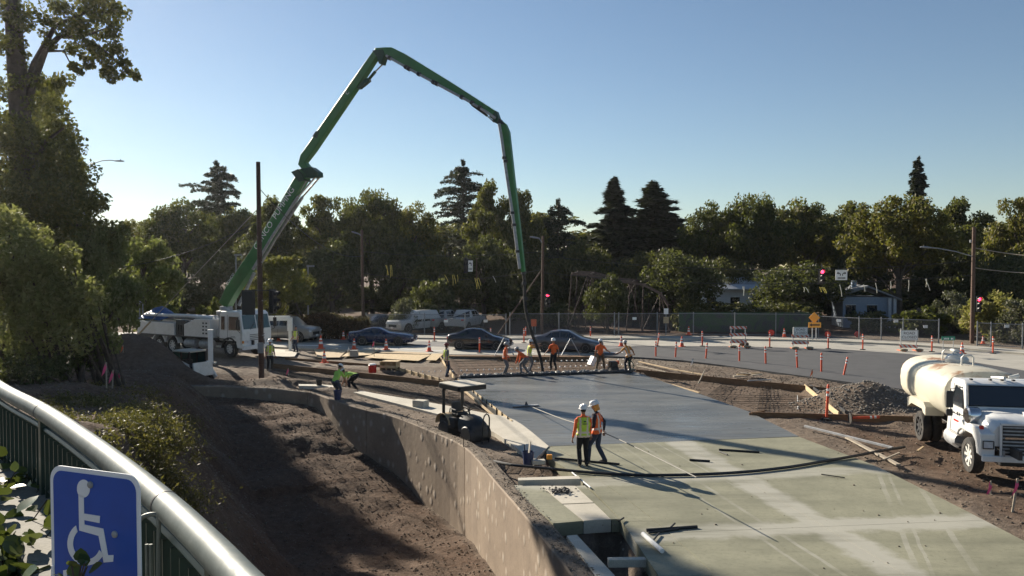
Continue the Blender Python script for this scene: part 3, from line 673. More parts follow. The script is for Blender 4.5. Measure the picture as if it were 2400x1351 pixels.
plant('r1',1440,415,130,102,'conifer_tree','slim pointed dark conifer, left one of the pair',group='dark conifers')
plant('r2',1533,422,190,104,'conifer_tree','wide dark conifer, right one of the pair',group='dark conifers')
plant('n1',2153,366,40,120,'pine_tree','narrow dark pine towering above the trees on the right')
M2 = [('o1',1602,582,108,75,'oak with dark spreading crown in front of the white roofed house'),('o2',1868,612,112,77,'oak behind the painted screen and red signal'),('o2',1135,548,85,84,'dark oak left of the boom hose'),
 ('o1',1030,590,80,80,'dark oak behind the parked pickups'),('o2',1370,560,75,86,'dark oak behind the rusty truss'),('o1',930,560,95,88,'shaded oak behind the white parked truck'),('o2',780,560,100,86,'shaded oak behind the reddish hedge'),
 ('o1',1490,590,70,90,'dark oak above the end of the truss'),('o1',1720,600,80,88,'shaded oak hiding the white house wall'),('o2',2010,590,90,90,'shaded oak behind the two arrow sign'),('o1',1230,560,70,90,'dark oak behind the streetlight with the red arrow'),
 ('o2',2230,560,100,84,'shaded oak behind the bamboo clump'),('o1',2360,590,100,72,'oak with hanging foliage right of the streetlight pole'),('o2',560,560,110,84,'shaded oak behind the pump truck boom')]
for k, px, tp, hw, Y, lb in M2: plant(k, px, tp, hw, Y, 'oak_tree', lb, group='oaks behind the fence')
plant('b1',658,582,86,64,'young_tree','young yellow green tree behind the utility pole')
plant('b2',335,545,105,60,'young_tree','pale green tree behind the spoil heap'); plant('b2',228,520,95,44.5,'young_tree','olive green tree between big tree and guy wire')
plant('s4',492,690,42,59,'shrub','round lit shrub just behind the pump truck pedestal','shrub'); plant('s3',945,690,42,69,'shrub','pale twiggy shrub beside the white parked truck','shrub'); plant('s1',1015,640,62,74,'shrub','tall green shrub behind the parked pickups','shrub')
plant('s4',2155,712,66,67,'bamboo_clump','lit green bamboo clump behind the road closed sign nearest the tanker','bamboo'); plant('s3',2245,672,62,69,'shrub','grey green shrub between bamboo and streetlight pole','shrub')
plant('s2',2335,676,85,63,'shrub','green shrub behind the fence at far right','shrub'); plant('s3',2400,690,80,60,'shrub','grey shrub at the right edge of the fence','shrub'); plant('s1',1620,690,50,71,'shrub','dark shrub behind the fence next to truss end','shrub'); plant('s1',1720,700,80,73,'shrub','dark shrub behind the painted screen','shrub'); plant('s1',2035,722,52,70,'shrub','dark shrub before the blue grey house windows','shrub'); plant('o2',1425,640,60,68.5,'oak_tree','low oak hanging over the middle of the truss','tree'); plant('s1',1290,700,60,76,'shrub','dark shrub behind the orange sign','shrub'); plant('s1',1860,700,70,72,'shrub','dark shrub behind the diamond sign','shrub')
far_lbl = ['beyond the mound','beyond the cedar','beyond the boom','beyond the hedge','beyond the pickups','beyond the truss','beyond the conifers','beyond the white house','beyond the red signal','beyond the blue house','beyond the streetlight pole']
for i, lb in enumerate(far_lbl): plant(['p1','p3','p4'][i % 3], 150+i*225, 505+12*math.sin(i*2.1), 165, 128, 'distant_tree', 'dim distant tree crown filling the gaps '+lb, group='distant trees closing the view')
rr = random.Random(3)
for i in range(22):
    plant(['s1','o2'][i % 2], 60+i*112+rr.uniform(-25, 25), rr.uniform(628, 676), rr.uniform(85, 115), rr.uniform(84, 94), 'undergrowth_shrub', 'dark shapeless shrub under the trees beyond the '+['left edge', 'big tree', 'olive tree', 'pale tree', 'rear of the pump truck', 'pump truck cab', 'green boom foot', 'young tree', 'left part of the hedge', 'right part of the hedge', 'white parked truck', 'left pickup', 'right pickup', 'boom hose', 'orange sign', 'left end of the truss', 'right end of the truss', 'painted screen', 'diamond sign', 'blue grey house', 'bamboo clump', 'right utility pole'][i], 'shrub', 'shaded undergrowth under the trees')
# clipped reddish hedge
rs = np.random.RandomState(77); h0, h1 = A(690,760,63), A(862,760,63); n = 16000
u = rs.rand(n, 1); P = np.array(h0)*(1-u)+np.array(h1)*u; top = 1.55+0.45*np.exp(-((u[:, 0]-0.4)/0.25)**2)
P[:, 2] = top*rs.rand(n)**0.6; P[:, 1] = 63+rs.uniform(-0.7, 0.7, n); P += rs.normal(size=P.shape)*0.10; P[:, 2] = np.clip(P[:, 2], 0.05, 9)
hd = thing('hedge', 'long reddish brown clipped hedge behind the blue car', 'hedge'); ob('foliage', npmesh('foliage', *leaf_quads(P, 0.22, 0.11, rs), M['leaf_red']), hd)
mb = MB(); [mb.tube([(h0.x+(h1.x-h0.x)*k/12, 63, -0.1), (h0.x+(h1.x-h0.x)*k/12+0.2, 63, 1.3)], [0.06, 0.03], 5) for k in range(1, 12)]; mb.build('stems', M['bark'], hd)

# ---------------- big tree at the left edge
bt = thing('big_tree', 'huge leafy tree towering at the left edge with an arching bough', 'tree', (0, 0, 0)); rs = np.random.RandomState(5); Yt = 46.5
cents, rads = [], []
def cl(px, py, r, Y=Yt, n=1, sp=0.0):
    for _ in range(n):
        p = A(px+rs.normal()*sp, py+rs.normal()*sp*0.6, Y+rs.uniform(-2.2, 2.2)*min(1, r)*1.4); cents.append(tuple(p)); rads.append(r*1.3*rs.uniform(0.7, 1.25))
for (x, y, r) in [(20,330,1.2),(60,300,1.0),(110,250,0.9),(140,300,0.8),(90,360,1.3),(30,420,1.4),(110,420,1.1),(150,400,0.7),(60,480,1.5),(140,470,1.0),(180,440,0.6),(200,490,0.9),(150,530,1.2),(60,560,1.5),(220,540,0.8),
                  (160,350,0.6),(125,200,0.6),(60,180,0.8),(10,220,1.0),(15,90,0.9),(60,60,0.8),(110,30,0.7),(20,20,0.9),(100,110,0.5),(165,620,1.0),(90,640,1.3),(20,640,1.4),(210,590,0.9),(250,560,0.6),(240,470,0.5)]: cl(x, y, r if y > 260 else r*0.55, n=3 if y > 260 else 4, sp=18 if y > 260 else 26)
for (x, y, r) in [(150,20,0.45),(180,40,0.5),(210,20,0.5),(240,35,0.45),(270,28,0.4),(255,60,0.4),(225,75,0.45),(195,70,0.4),(265,85,0.3),(160,75,0.4),(170,115,0.35),(200,105,0.45),(230,110,0.45),(262,105,0.3),(205,135,0.35),(240,140,0.4),(275,125,0.25),(285,155,0.28),(305,170,0.28),(318,180,0.18),(260,165,0.3),(265,185,0.25),(240,170,0.22),(172,150,0.25),(178,170,0.18),(210,155,0.2),(140,60,0.5),(125,10,0.5),(245,10,0.4),(200,0,0.5),(270,0,0.3)]: cl(x, y, r*0.95, n=2, sp=8)
big = np.array(rads); P = []
for c, r in zip(cents, rads):
    m = int(50+(150 if r < 0.9 else 230)*r*r); d = rs.normal(size=(m, 3)); d /= np.linalg.norm(d, axis=1, keepdims=True); P.append(np.array(c)+d*(rs.rand(m, 1)**0.42)*r*1.12*np.array([1, 1, 0.8]))
P = np.concatenate(P); ob('crown', npmesh('crown', *leaf_quads(P, 0.24, 0.15, rs), M['leaf_big']), bt)
mb = MB(); b0 = A(60,800,Yt); b0.z = 0.0
mb.tube([b0, A(62,560,Yt), A(55,380,Yt), A(42,200,Yt), A(32,60,Yt), A(28,-60,Yt)], [0.8,0.7,0.62,0.54,0.45,0.3], 10)
for pts, r in (([A(50,330,Yt),A(75,200,Yt),A(105,120,Yt),A(140,85,Yt),A(190,88,Yt),A(240,115,Yt),A(300,170,Yt)], 0.16), ([A(45,250,Yt),A(80,150,Yt),A(130,60,Yt),A(200,30,Yt),A(260,30,Yt)], 0.14), ([A(105,120,Yt),A(150,120,Yt),A(170,160,Yt)], 0.06), ([A(60,480,Yt),A(120,430,Yt),A(180,440,Yt)], 0.15), ([A(60,560,Yt),A(150,520,Yt),A(230,540,Yt)], 0.15), ([A(55,420,Yt),A(110,330,Yt),A(150,300,Yt)], 0.13), ([A(190,88,Yt),A(225,75,Yt),A(265,60,Yt)], 0.05), ([A(235,112,Yt),A(238,140,Yt),A(240,172,Yt)], 0.04)):
    m = len(pts); mb.tube(pts, [1.6*r*(1-0.8*i/(m-1)) for i in range(m)], 6)
mb.build('trunk', M['bark'], bt, smooth=60)
# ---------------- olive bushes on the bank, left
def blob_bush(name, label, lst, Y, leaf, lm, seed, dens=900, zfloor=1.2):
    rs = np.random.RandomState(seed); o = thing(name, label, 'bush'); P = []; mb = MB()
    for (x, y, r) in lst:
        for _ in range(2):
            c = np.array(A(x+rs.normal()*14, y+rs.normal()*10, Y+rs.uniform(-1.5, 1.5))); m = int(dens*r*r)+60; d = rs.normal(size=(m, 3)); d /= np.linalg.norm(d, axis=1, keepdims=True)
            P.append(c+d*(rs.rand(m, 1)**0.4)*r); mb.tube([(c[0]*0.97, Y, zfloor-0.3), (c[0]*0.985, (Y+c[1])/2, (zfloor+c[2])/2), c], [0.06, 0.045, 0.015], 5)
    P = np.concatenate(P); P[:, 2] = np.maximum(P[:, 2], zfloor+0.1*rs.rand(len(P)))
    ob('foliage', npmesh('foliage', *leaf_quads(P, leaf, leaf*0.45, rs), M[lm]), o); mb.build('stems', M['bark'], o, smooth=60); return o
blob_bush('bush', 'large grey green bush filling the left edge above the railing', [(20,560,0.9),(60,600,0.9),(0,640,1.0),(90,660,0.9),(130,640,0.7),(40,700,1.0),(120,720,0.9),(170,700,0.7),(60,770,1.0),(150,780,0.8),(200,760,0.6),(20,830,0.9),(110,840,0.8),(190,820,0.6),(230,790,0.4),(10,520,0.6),(80,560,0.5),(225,735,0.4),(150,610,0.4),(240,700,0.3)], 26.5, 0.17, 'leaf_bush', 61, zfloor=1.9)
blob_bush('bush', 'darker low bush between railing and spoil heap', [(150,860,0.5),(210,850,0.5),(90,870,0.5),(30,870,0.6)], 25.0, 0.14, 'leaf_oak', 62, zfloor=1.9)
# ---------------- dry weeds on the bank
rs = np.random.RandomState(9); P, S = [], MB(); n = 0
while n < 1100:
    px, py = rs.uniform(90, 460), rs.uniform(905, 1330)
    d = ray(px, py); tt = np.linspace(4, 40, 240); Z = CAMZ+d.z*tt; gz = ground_z(d.x*tt, d.y*tt, False); k = int(np.argmax(Z < gz))
    if k == 0: continue
    x, y, z = d.x*tt[k], d.y*tt[k], gz[k]
    sbv, _ = sdist(np.array([x]), np.array([y]), BANK)
    if sbv[0] < 1.5+rs.rand()*1.2 or mnoise.noise((x*0.9, y*0.7, 0)) < -0.1-0.1*(px > 300): continue
    n += 1; hh = rs.uniform(0.05, 0.26); m = int(rs.uniform(25, 80)); rr = rs.uniform(0.15, 0.5)
    q = rs.normal(size=(m, 3))*np.array([rr*0.6, rr*0.6, hh*0.4]); q[:, 2] = np.abs(q[:, 2]); P.append(q+np.array([x, y, z-0.02]))
P = np.concatenate(P); ob('dry_weeds', npmesh('dry_weeds', *leaf_quads(P, 0.075, 0.028, rs), M['leaf_dry']), kind='stuff', label='low dry weeds and ground cover on top of the earth bank')
# ================================================================== vehicles
def paint(name, col, rough=0.25, metal=0.0): return plain(name, col, rough, metal=metal, var=0.06, coat=0.8, dirt=(0.25,0.21,0.16), dirt_amt=0.12)
M['car_silver'] = paint('car_silver', (0.36,0.34,0.31), 0.3, 0.5); M['car_blue'] = paint('car_blue', (0.006,0.014,0.055)); M['car_black'] = paint('car_black', (0.008,0.008,0.014))
M['car_grey'] = paint('car_grey', (0.085,0.085,0.10), 0.3, 0.4); M['car_white'] = paint('car_white', (0.45,0.45,0.44)); M['car_pale'] = paint('car_pale', (0.30,0.29,0.27)); M['car_dark'] = paint('car_dark', (0.04,0.04,0.045))
M['interior'] = plain('interior', (0.02,0.02,0.022), 0.8)
def wheel(parent, c, r, wdt, side, spokes=5, name='wheel', rimmat='rim', rimf=0.64):
    ax = Matrix.Translation(c) @ Matrix.Rotation(math.pi/2*(-side), 4, 'X')   # local z points outward
    mb = MB(); mb.lathe([(r*0.6,-wdt/2),(r*0.92,-wdt/2),(r,-wdt*0.32),(r,wdt*0.32),(r*0.93,wdt/2),(r*rimf,wdt/2),(r*rimf,wdt*0.1)], 24, ax, caps=False)
    ty = mb.build('tyre', M['rubber'], parent, smooth=40); ty.name = name
    rb = MB(); rb.lathe([(r*rimf,wdt*0.40),(r*rimf*0.93,wdt*0.46),(r*rimf*0.86,wdt*0.30),(r*0.16,wdt*0.22),(r*0.15,wdt*0.36),(0.002,wdt*0.38)], 24, ax, caps=False)
    rim = rb.build('rim', M[rimmat], ty, smooth=40)
    sp = MB()
    for k in range(spokes):
        a = 2*math.pi*k/spokes; d = Vector((math.cos(a), math.sin(a), 0))
        sp.bar(ax @ (d*r*0.13+Vector((0,0,wdt*0.34))), ax @ (d*r*rimf*0.9+Vector((0,0,wdt*0.38))), r*0.15, wdt*0.1, up=ax.to_3x3() @ Vector((0,0,1)))
    sp.build('spokes', M[rimmat], ty); 
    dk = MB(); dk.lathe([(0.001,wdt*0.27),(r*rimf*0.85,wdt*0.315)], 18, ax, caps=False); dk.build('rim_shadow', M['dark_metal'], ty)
    return ty
def patch(p00, p10, p11, p01, u0, u1, v0, v1, out, k=1):
    p00, p10, p11, p01 = map(Vector, (p00, p10, p11, p01))
    f = lambda u, v: (p00*(1-u)*(1-v)+p10*u*(1-v)+p11*u*v+p01*(1-u)*v)+out
    return [f(u0,v0), f(u1,v0), f(u1,v1), f(u0,v1)]
def car(label, name, cat, st, mat, loc, rz, wheels, wr, cab, group=None, spokes=5, front_dark=True, plate=True, panes=None, bed=None, stripes=None):
    """st: stations front to back (x, half width, z bottom, z shoulder, z top, half width at top)."""
    o = thing(name, label, cat, loc, rz, group); rings = []
    for (x, hw, zb, zs, zt, ht) in st:
        cr = 0.025 if zt-zs < 0.3 else 0.035
        side = [(-0.9*hw,zb),(-hw,zb+0.3*(zs-zb)),(-hw*1.0,zb+0.72*(zs-zb)),(-0.965*hw,zs),(-ht,zt-0.02),(-ht*0.8,zt+cr*0.4),(0,zt+cr)]
        ring = side+[(-a, b) for a, b in side[-2::-1]]; rings.append([Vector((x, a, b)) for a, b in ring])
    mb = MB(); mb.loft(rings); body = mb.build('body', mat, o, smooth=50); fixnormals(body)
    i0, i1 = cab                              # cabin stations: windshield i0..i0+1, rear glass i1-1..i1
    n = len(rings[0])
    def glass(q, nm): 
        g = MB(); g.poly(q); w_ = g.build(nm, M['glass'], o); return w_
    def outn(q): 
        nn = (q[1]-q[0]).cross(q[3]-q[0]).normalized(); return nn
    for i in range(i0, i1):
        A_, B_ = rings[i], rings[i+1]
        hA, hB = st[i][4]-st[i][3], st[i+1][4]-st[i+1][3]
        if panes and not panes[i-i0]: continue
        for sgn, (a, b) in ((-1, (3, 4)), (1, (n-3, n-4))):
            q = [A_[a], B_[a], B_[b], A_[b]]
            u0, u1 = (0.30 if hA < 0.25 else 0.06), (0.72 if hB < 0.25 else 0.94)
            ou = Vector((0, sgn, 0.25)).normalized()*0.008
            qq = patch(q[0], q[1], q[2], q[3], u0, u1, 0.10, 0.86, ou)
            if hA < 0.25: qq = [patch(*q, 0.42, u1, 0.10, 0.86, ou)[0]]+patch(*q, 0.42, u1, 0.10, 0.86, ou)[1:3]+[patch(*q, 0.93, 0.94, 0.10, 0.86, ou)[3]]
            if hB < 0.25: qq = [patch(*q, u0, 0.5, 0.10, 0.86, ou)[0], patch(*q, u0, 0.55, 0.10, 0.86, ou)[1], patch(*q, u0, 0.08, 0.10, 0.86, ou)[2], patch(*q, u0, 0.08, 0.10, 0.86, ou)[3]]
            glass(qq, 'side_window')
    for i, nm in ((i0, 'windshield'), (i1-1, 'rear_window')):
        A_, B_ = rings[i], rings[i+1]; L_, R_ = 4, n-4
        nn = (B_[L_]-A_[L_]).cross(A_[R_]-A_[L_]).normalized(); nn = nn if nn.z > 0 else -nn
        if abs(st[i][4]-st[i+1][4]) > 0.2: glass(patch(A_[L_], B_[L_], B_[R_], A_[R_], 0.06, 0.93, 0.05, 0.95, nn*0.045), nm)
    xf_, xr = wheels; hw = max(s[1] for s in st)
    for x in (xf_, xr):
        for sd_ in (-1, 1):
            hwx = float(np.interp(-x, [-s[0] for s in st], [s[1] for s in st]))
            w_ = MB(); w_.lathe([(wr*1.13, -0.1), (wr*1.13, 0.006), (0.01, 0.006)], 22, Matrix.Translation((x, sd_*hwx, wr)) @ Matrix.Rotation(math.pi/2*(-sd_), 4, 'X'), caps=False); w_.build('wheel_arch', M['black'], o)
            wheel(o, Vector((x, sd_*(hwx-0.09), wr)), wr, 0.22, sd_, spokes)
    xs = st[0][0]; zb = st[0][2]; zs0 = st[0][3]
    s1 = st[1]
    for sd_ in (-1, 1):
        MB().box((s1[0]+0.03, sd_*s1[1]*0.80, zs0*0.98), (0.16, 0.26, 0.13)).build('headlight', M['head_lens'], o, bevel=0.02)
        MB().box((st[-1][0]+0.03, sd_*st[-1][1]*0.86, st[-1][3]*0.97), (0.1, 0.24, 0.14)).build('taillight', M['red_lens'], o, bevel=0.02)
        xm = st[i0][0]-0.35; MB().box((xm, sd_*(hw+0.08), st[i0][3]+0.1), (0.12, 0.2, 0.14)).build('mirror', mat, o, bevel=0.03)
        d = MB()
        for xx in (xm-0.05, xm-1.1): d.box((xx, sd_*(hw+0.001), (st[3][2]+st[3][3])/2+0.02), (0.014, 0.012, (st[3][3]-st[3][2])*0.62))
        d.build('door_gap', M['black'], o)
        for xx in (xm-0.95,): MB().box((xx, sd_*(hw*0.995+0.008), st[4][3]-0.12), (0.16, 0.03, 0.03)).build('door_handle', mat, o)
        MB().box(((xf_+xr)/2, sd_*(hw-0.03), st[3][2]+0.03), (abs(xf_-xr)*0.72, 0.1, 0.09)).build('sill', M['black'], o)
    MB().box((xs+0.0, 0, (zb+zs0)/2+0.02), (0.08, st[0][1]*1.3, (zs0-zb)*0.5)).build('grille', M['black'], o, bevel=0.01)
    MB().box((xs-0.02, 0, zb+0.05), (0.2, s1[1]*1.75, 0.14)).build('front_bumper', mat, o, bevel=0.03)
    MB().box((st[-1][0]+0.04, 0, st[-1][2]+0.08), (0.18, st[-1][1]*1.9, 0.16)).build('rear_bumper', mat, o, bevel=0.03)
    if plate: MB().box((xs+0.1, 0, zb+0.08), (0.02, 0.31, 0.15)).build('plate', M['sign_white'], o)
    return o
SEDAN = [(2.36,.60,.30,.56,.60,.46),(2.22,.80,.20,.66,.71,.66),(1.80,.88,.18,.76,.82,.74),(1.05,.90,.18,.88,.97,.78),(0.22,.90,.18,.94,1.40,.60),(-0.35,.90,.18,.95,1.46,.60),(-0.95,.90,.18,.96,1.41,.58),(-1.72,.89,.18,.98,1.10,.70),(-2.15,.85,.20,.97,1.06,.72),(-2.34,.72,.30,.82,.96,.62)]
CAMARO = [(2.46,.62,.36,.58,.62,.50),(2.36,.84,.26,.66,.74,.70),(1.7,.92,.20,.80,.86,.76),(0.62,.93,.18,.86,.95,.78),(-0.05,.93,.18,.88,1.24,.62),(-0.65,.93,.18,.90,1.29,.62),(-1.15,.93,.18,.92,1.20,.60),(-1.85,.92,.20,.92,.99,.70),(-2.3,.86,.24,.88,.97,.72),(-2.42,.78,.34,.78,.90,.66)]
SUV = [(2.55,.72,.42,.86,.92,.62),(2.45,.92,.30,.98,1.08,.80),(1.9,.99,.28,1.05,1.16,.86),(1.30,1.0,.28,1.10,1.22,.88),(0.62,1.0,.28,1.16,1.82,.72),(-0.1,1.0,.28,1.17,1.90,.74),(-1.1,1.0,.28,1.17,1.90,.74),(-2.15,1.0,.28,1.17,1.86,.73),(-2.5,.98,.30,1.15,1.25,.85),(-2.56,.92,.40,1.05,1.15,.80)]
PICKUP = [(2.7,.72,.48,.90,.96,.62),(2.6,.92,.36,1.02,1.10,.80),(2.0,.97,.34,1.08,1.16,.84),(1.35,.98,.34,1.12,1.20,.86),(0.75,.98,.34,1.16,1.76,.70),(0.2,.98,.34,1.17,1.82,.72),(-0.55,.98,.34,1.17,1.78,.71),(-0.85,.98,.34,1.12,1.16,.86),(-2.6,.97,.40,1.10,1.13,.88),(-2.68,.95,.46,1.05,1.10,.86)]
def gcar(px, py): p = G(px, py); return (p.x, p.y, 0.008)
car('silver sport utility vehicle waiting just behind the pump truck cab','sport_utility_vehicle','car',SUV,M['car_silver'],gcar(672,799),R(-16),(1.62,-1.55),0.40,(3,8),group='cars queuing on the street',spokes=7)
car('dark blue fastback coupe with long hood waiting before the hedge','coupe','car',CAMARO,M['car_blue'],gcar(897,808),R(-7),(1.42,-1.30),0.33,(3,7),group='cars queuing on the street')
car('black compact sedan waiting behind the orange workers at left','sedan','car',[tuple(v*0.94 if i in (0,) else v for i, v in enumerate(s)) for s in SEDAN],M['car_black'],gcar(1125,818),R(-9),(1.34,-1.30),0.325,(3,7),group='cars queuing on the street')
car('dark grey sedan, frontmost car of the queue beside the hose','sedan','car',SEDAN,M['car_grey'],gcar(1330,824),R(-17),(1.42,-1.36),0.33,(3,7),group='cars queuing on the street',spokes=9)
car('white lifted sport utility truck parked behind the fence facing left','sport_utility_vehicle','car',SUV,M['car_white'],gcar(970,778),R(-128),(1.62,-1.55),0.42,(3,8),group='vehicles parked behind the fence')
car('grey pickup parked behind the fence, left one of two','pickup_truck','pickup',PICKUP,M['car_pale'],gcar(1036,772),R(62),(1.75,-1.55),0.38,(3,7),group='vehicles parked behind the fence',panes=(1,1,1,0))
car('white pickup parked behind the fence, right one of two','pickup_truck','pickup',PICKUP,M['car_white'],gcar(1092,772),R(70),(1.75,-1.55),0.38,(3,7),group='vehicles parked behind the fence',panes=(1,1,1,0))
car('dark small car parked at the end of the hedge','parked_car','car',SEDAN,M['car_dark'],gcar(878,774),R(-120),(1.42,-1.36),0.33,(3,7),group='vehicles parked behind the fence')

# ------------------------------------------------------------------ water tanker
t = NT('cream_tank'); n1 = t.noise(1.3, 6, 0.65); n2 = t.noise(5, 6, 0.7)
sepz = t.n('ShaderNodeSeparateXYZ'); t.l(t.tc.outputs['Object'], sepz.inputs[0])
c = t.ramp(t.noise(0.7, 4), [(0.3, (0.50,0.465,0.36)), (0.7, (0.62,0.58,0.47))])
topm = t.math('MULTIPLY', t.math('SUBTRACT', sepz.outputs[2], 2.32), 4.0, clamp=True)      # rust eats the top of the tank
rust = t.math('MULTIPLY', t.ramp(n1, [(0.52, (0,0,0)), (0.62, (1,1,1))]), topm)
c = t.mix(rust, c, t.ramp(n2, [(0.3, (0.16,0.065,0.025)), (0.7, (0.34,0.17,0.075))]))
c = t.mix(t.ramp(n2, [(0.6, (0,0,0)), (0.8, (0.4,)*3)]), c, (0.38,0.30,0.20)); t.set(Base_Color=c, Roughness=0.5); M['cream_tank'] = t.mat
hx, hy = -0.19, -0.98; TRZ = math.atan2(hy, hx)
wt = thing('water_truck', 'white water tanker truck with cream rust-topped tank parked on the soil at right', 'truck', (14.62, 25.75, 0.0), TRZ)
# local: x forward, y left; rear axle at x = 0, front axle at x = 4.1
def selip(cy_, cz, ry, rz_, n=28, p=2.8, x=0.0):
    out = []
    for k in range(n):
        a = 2*math.pi*k/n; ca, sa = math.cos(a), math.sin(a)
        out.append(Vector((x, cy_+ry*math.copysign(abs(ca)**(2/p), ca), cz+rz_*math.copysign(abs(sa)**(2/p), sa))))
    return out
mb = MB(); mb.loft([selip(0,1.84,0.75,0.48,x=-2.42), selip(0,1.84,1.05,0.70,x=-2.36), selip(0,1.84,1.17,0.79,x=-2.2), selip(0,1.84,1.18,0.80,x=2.05), selip(0,1.84,1.12,0.76,x=2.16), selip(0,1.84,0.95,0.6,x=2.2)])
tk = mb.build('tank', M['cream_tank'], wt, smooth=40)
mb = MB(); mb.lathe([(0.36,2.62),(0.36,2.74),(0.33,2.76),(0.30,2.80),(0.28,2.86),(0.12,2.90),(0.001,2.91)], 20, Matrix.Translation((-0.2,0,0))); mb.build('hatch', M['white_paint'], tk, smooth=40)
for x, w_, h in ((-0.75,0.5,0.36),(-0.1,0.3,0.38),(0.75,0.34,0.34)):
    mb = MB(); mb.tube([(x,-w_/2,2.6),(x,-w_/2,2.6+h*0.8),(x,-w_/2+0.06,2.6+h),(x,w_/2-0.06,2.6+h),(x,w_/2,2.6+h*0.8),(x,w_/2,2.6)], 0.03, 8); mb.build('hatch_guard', M['white_paint'], tk, smooth=40)
mb = MB(); mb.tube([(-0.75,0,2.96),(-0.55,0,2.98),(-0.2,0.0,2.95),(0.05,0.0,2.85),(0.1,0,2.66)], 0.05, 8); mb.build('vent_pipe', M['white_paint'], tk, smooth=40)
# chassis
mb = MB()
for y in (-0.42, 0.42): mb.box((1.6,y,0.88), (8.2,0.09,0.24))
for x in (-2.0,-0.6,0.6,1.8,3.0,4.4): mb.box((x,0,0.86), (0.1,0.8,0.18))
mb.build('chassis', M['dark_metal'], wt)
for y in (-1,1):                              # rear fender boxes
    mb = MB(); pf = [(-0.95,0.98),(-0.95,1.30),(-0.55,1.42),(0.75,1.42),(0.95,1.28),(0.95,1.02),(0.72,1.08),(0.60,1.18),(-0.5,1.18),(-0.72,1.08)]
    mb.prism(pf, 0.72, 1.28) if y > 0 else mb.prism(pf, -1.28, -0.72)
    mb.xf(Matrix(((1,0,0,0),(0,0,1,0),(0,1,0,0),(0,0,0,1)))); f = mb.build('rear_fender', M['cream_tank'], wt); fixnormals(f)
    wheel(wt, Vector((0,y*1.05,0.50)), 0.50, 0.27, y, 8, rimmat='dark_metal'); wheel(wt, Vector((0,y*0.74,0.50)), 0.50, 0.27, y, 8, name='inner_wheel', rimmat='dark_metal')
    wheel(wt, Vector((4.1,y*0.98,0.50)), 0.50, 0.28, y, 8, rimmat='white_paint')
    tb = MB(); tb.lathe([(0.001,-0.5),(0.26,-0.48),(0.28,-0.4),(0.28,0.4),(0.26,0.48),(0.001,0.5)], 18, Matrix.Translation((2.35,y*0.78,0.62)) @ Matrix.Rotation(math.pi/2, 4, 'Y')); tb.build('fuel_tank', M['pipe'], wt, smooth=40)
    MB().box((3.1,y*0.98,0.55), (0.5,0.24,0.05)).build('step', M['dark_metal'], wt)
mb = MB(); mb.tube([(-1.3,0,0.5),(0.0,0,0.5),(1.5,0,0.62),(3.6,0,0.75)], 0.06, 8); mb.tube([(0,-0.9,0.5),(0,0.9,0.5)], 0.12, 10); mb.tube([(4.1,-0.85,0.5),(4.1,0.85,0.5)], 0.07, 8)
mb.build('axles', M['dark_metal'], wt)
# cab
cabp = [(2.35,0.86),(2.35,2.30),(2.48,2.47),(3.30,2.50),(3.48,2.42),(3.86,1.78),(3.86,1.10),(3.30,0.86)]
def side_loft(prof, ys):                      # ys: list of (y, inset) from right to left
    cx_ = sum(p[0] for p in prof)/len(prof); cz_ = sum(p[1] for p in prof)/len(prof)
    return [[Vector((cx_+(p[0]-cx_)*s, y, cz_+(p[1]-cz_)*s2)) for p in prof] for y, s, s2 in ys]
mb = MB(); rings = []
for y, ins in ((-1.08,0.0),(-1.12,0.0),(1.12,0.0),(1.08,0.0)):
    rings.append([Vector((p[0], y*(0.90 if p[1] > 2.2 else (0.985 if p[1] > 1.5 else 1.0)), p[1]-(0.03 if abs(y) < 1.1 and p[1] > 2.4 else 0))) for p in cabp])
mb.loft([rings[1], rings[2]]); cb = mb.build('cab', M['cab_white'], wt, bevel=0.06, seg=3, smooth=35); fixnormals(cb)
ws = MB(); e = Vector((0.62,0,0.36)).normalized()*0.015
b_l, b_r, t_l, t_r = Vector((3.83,-1.02,1.84)), Vector((3.83,1.02,1.84)), Vector((3.52,-0.93,2.36)), Vector((3.52,0.93,2.36))
ws.poly([p+e for p in (b_l, b_r, t_r, t_l)]); wsh = ws.build('windshield', M['glass'], cb)
fr = MB()
for a_, b2 in ((b_l,b_r),(b_r,t_r),(t_r,t_l),(t_l,b_l)): fr.tube([a_+e*1.2, b2+e*1.2], 0.018, 6)
fr.build('windshield_seal', M['black'], wsh)
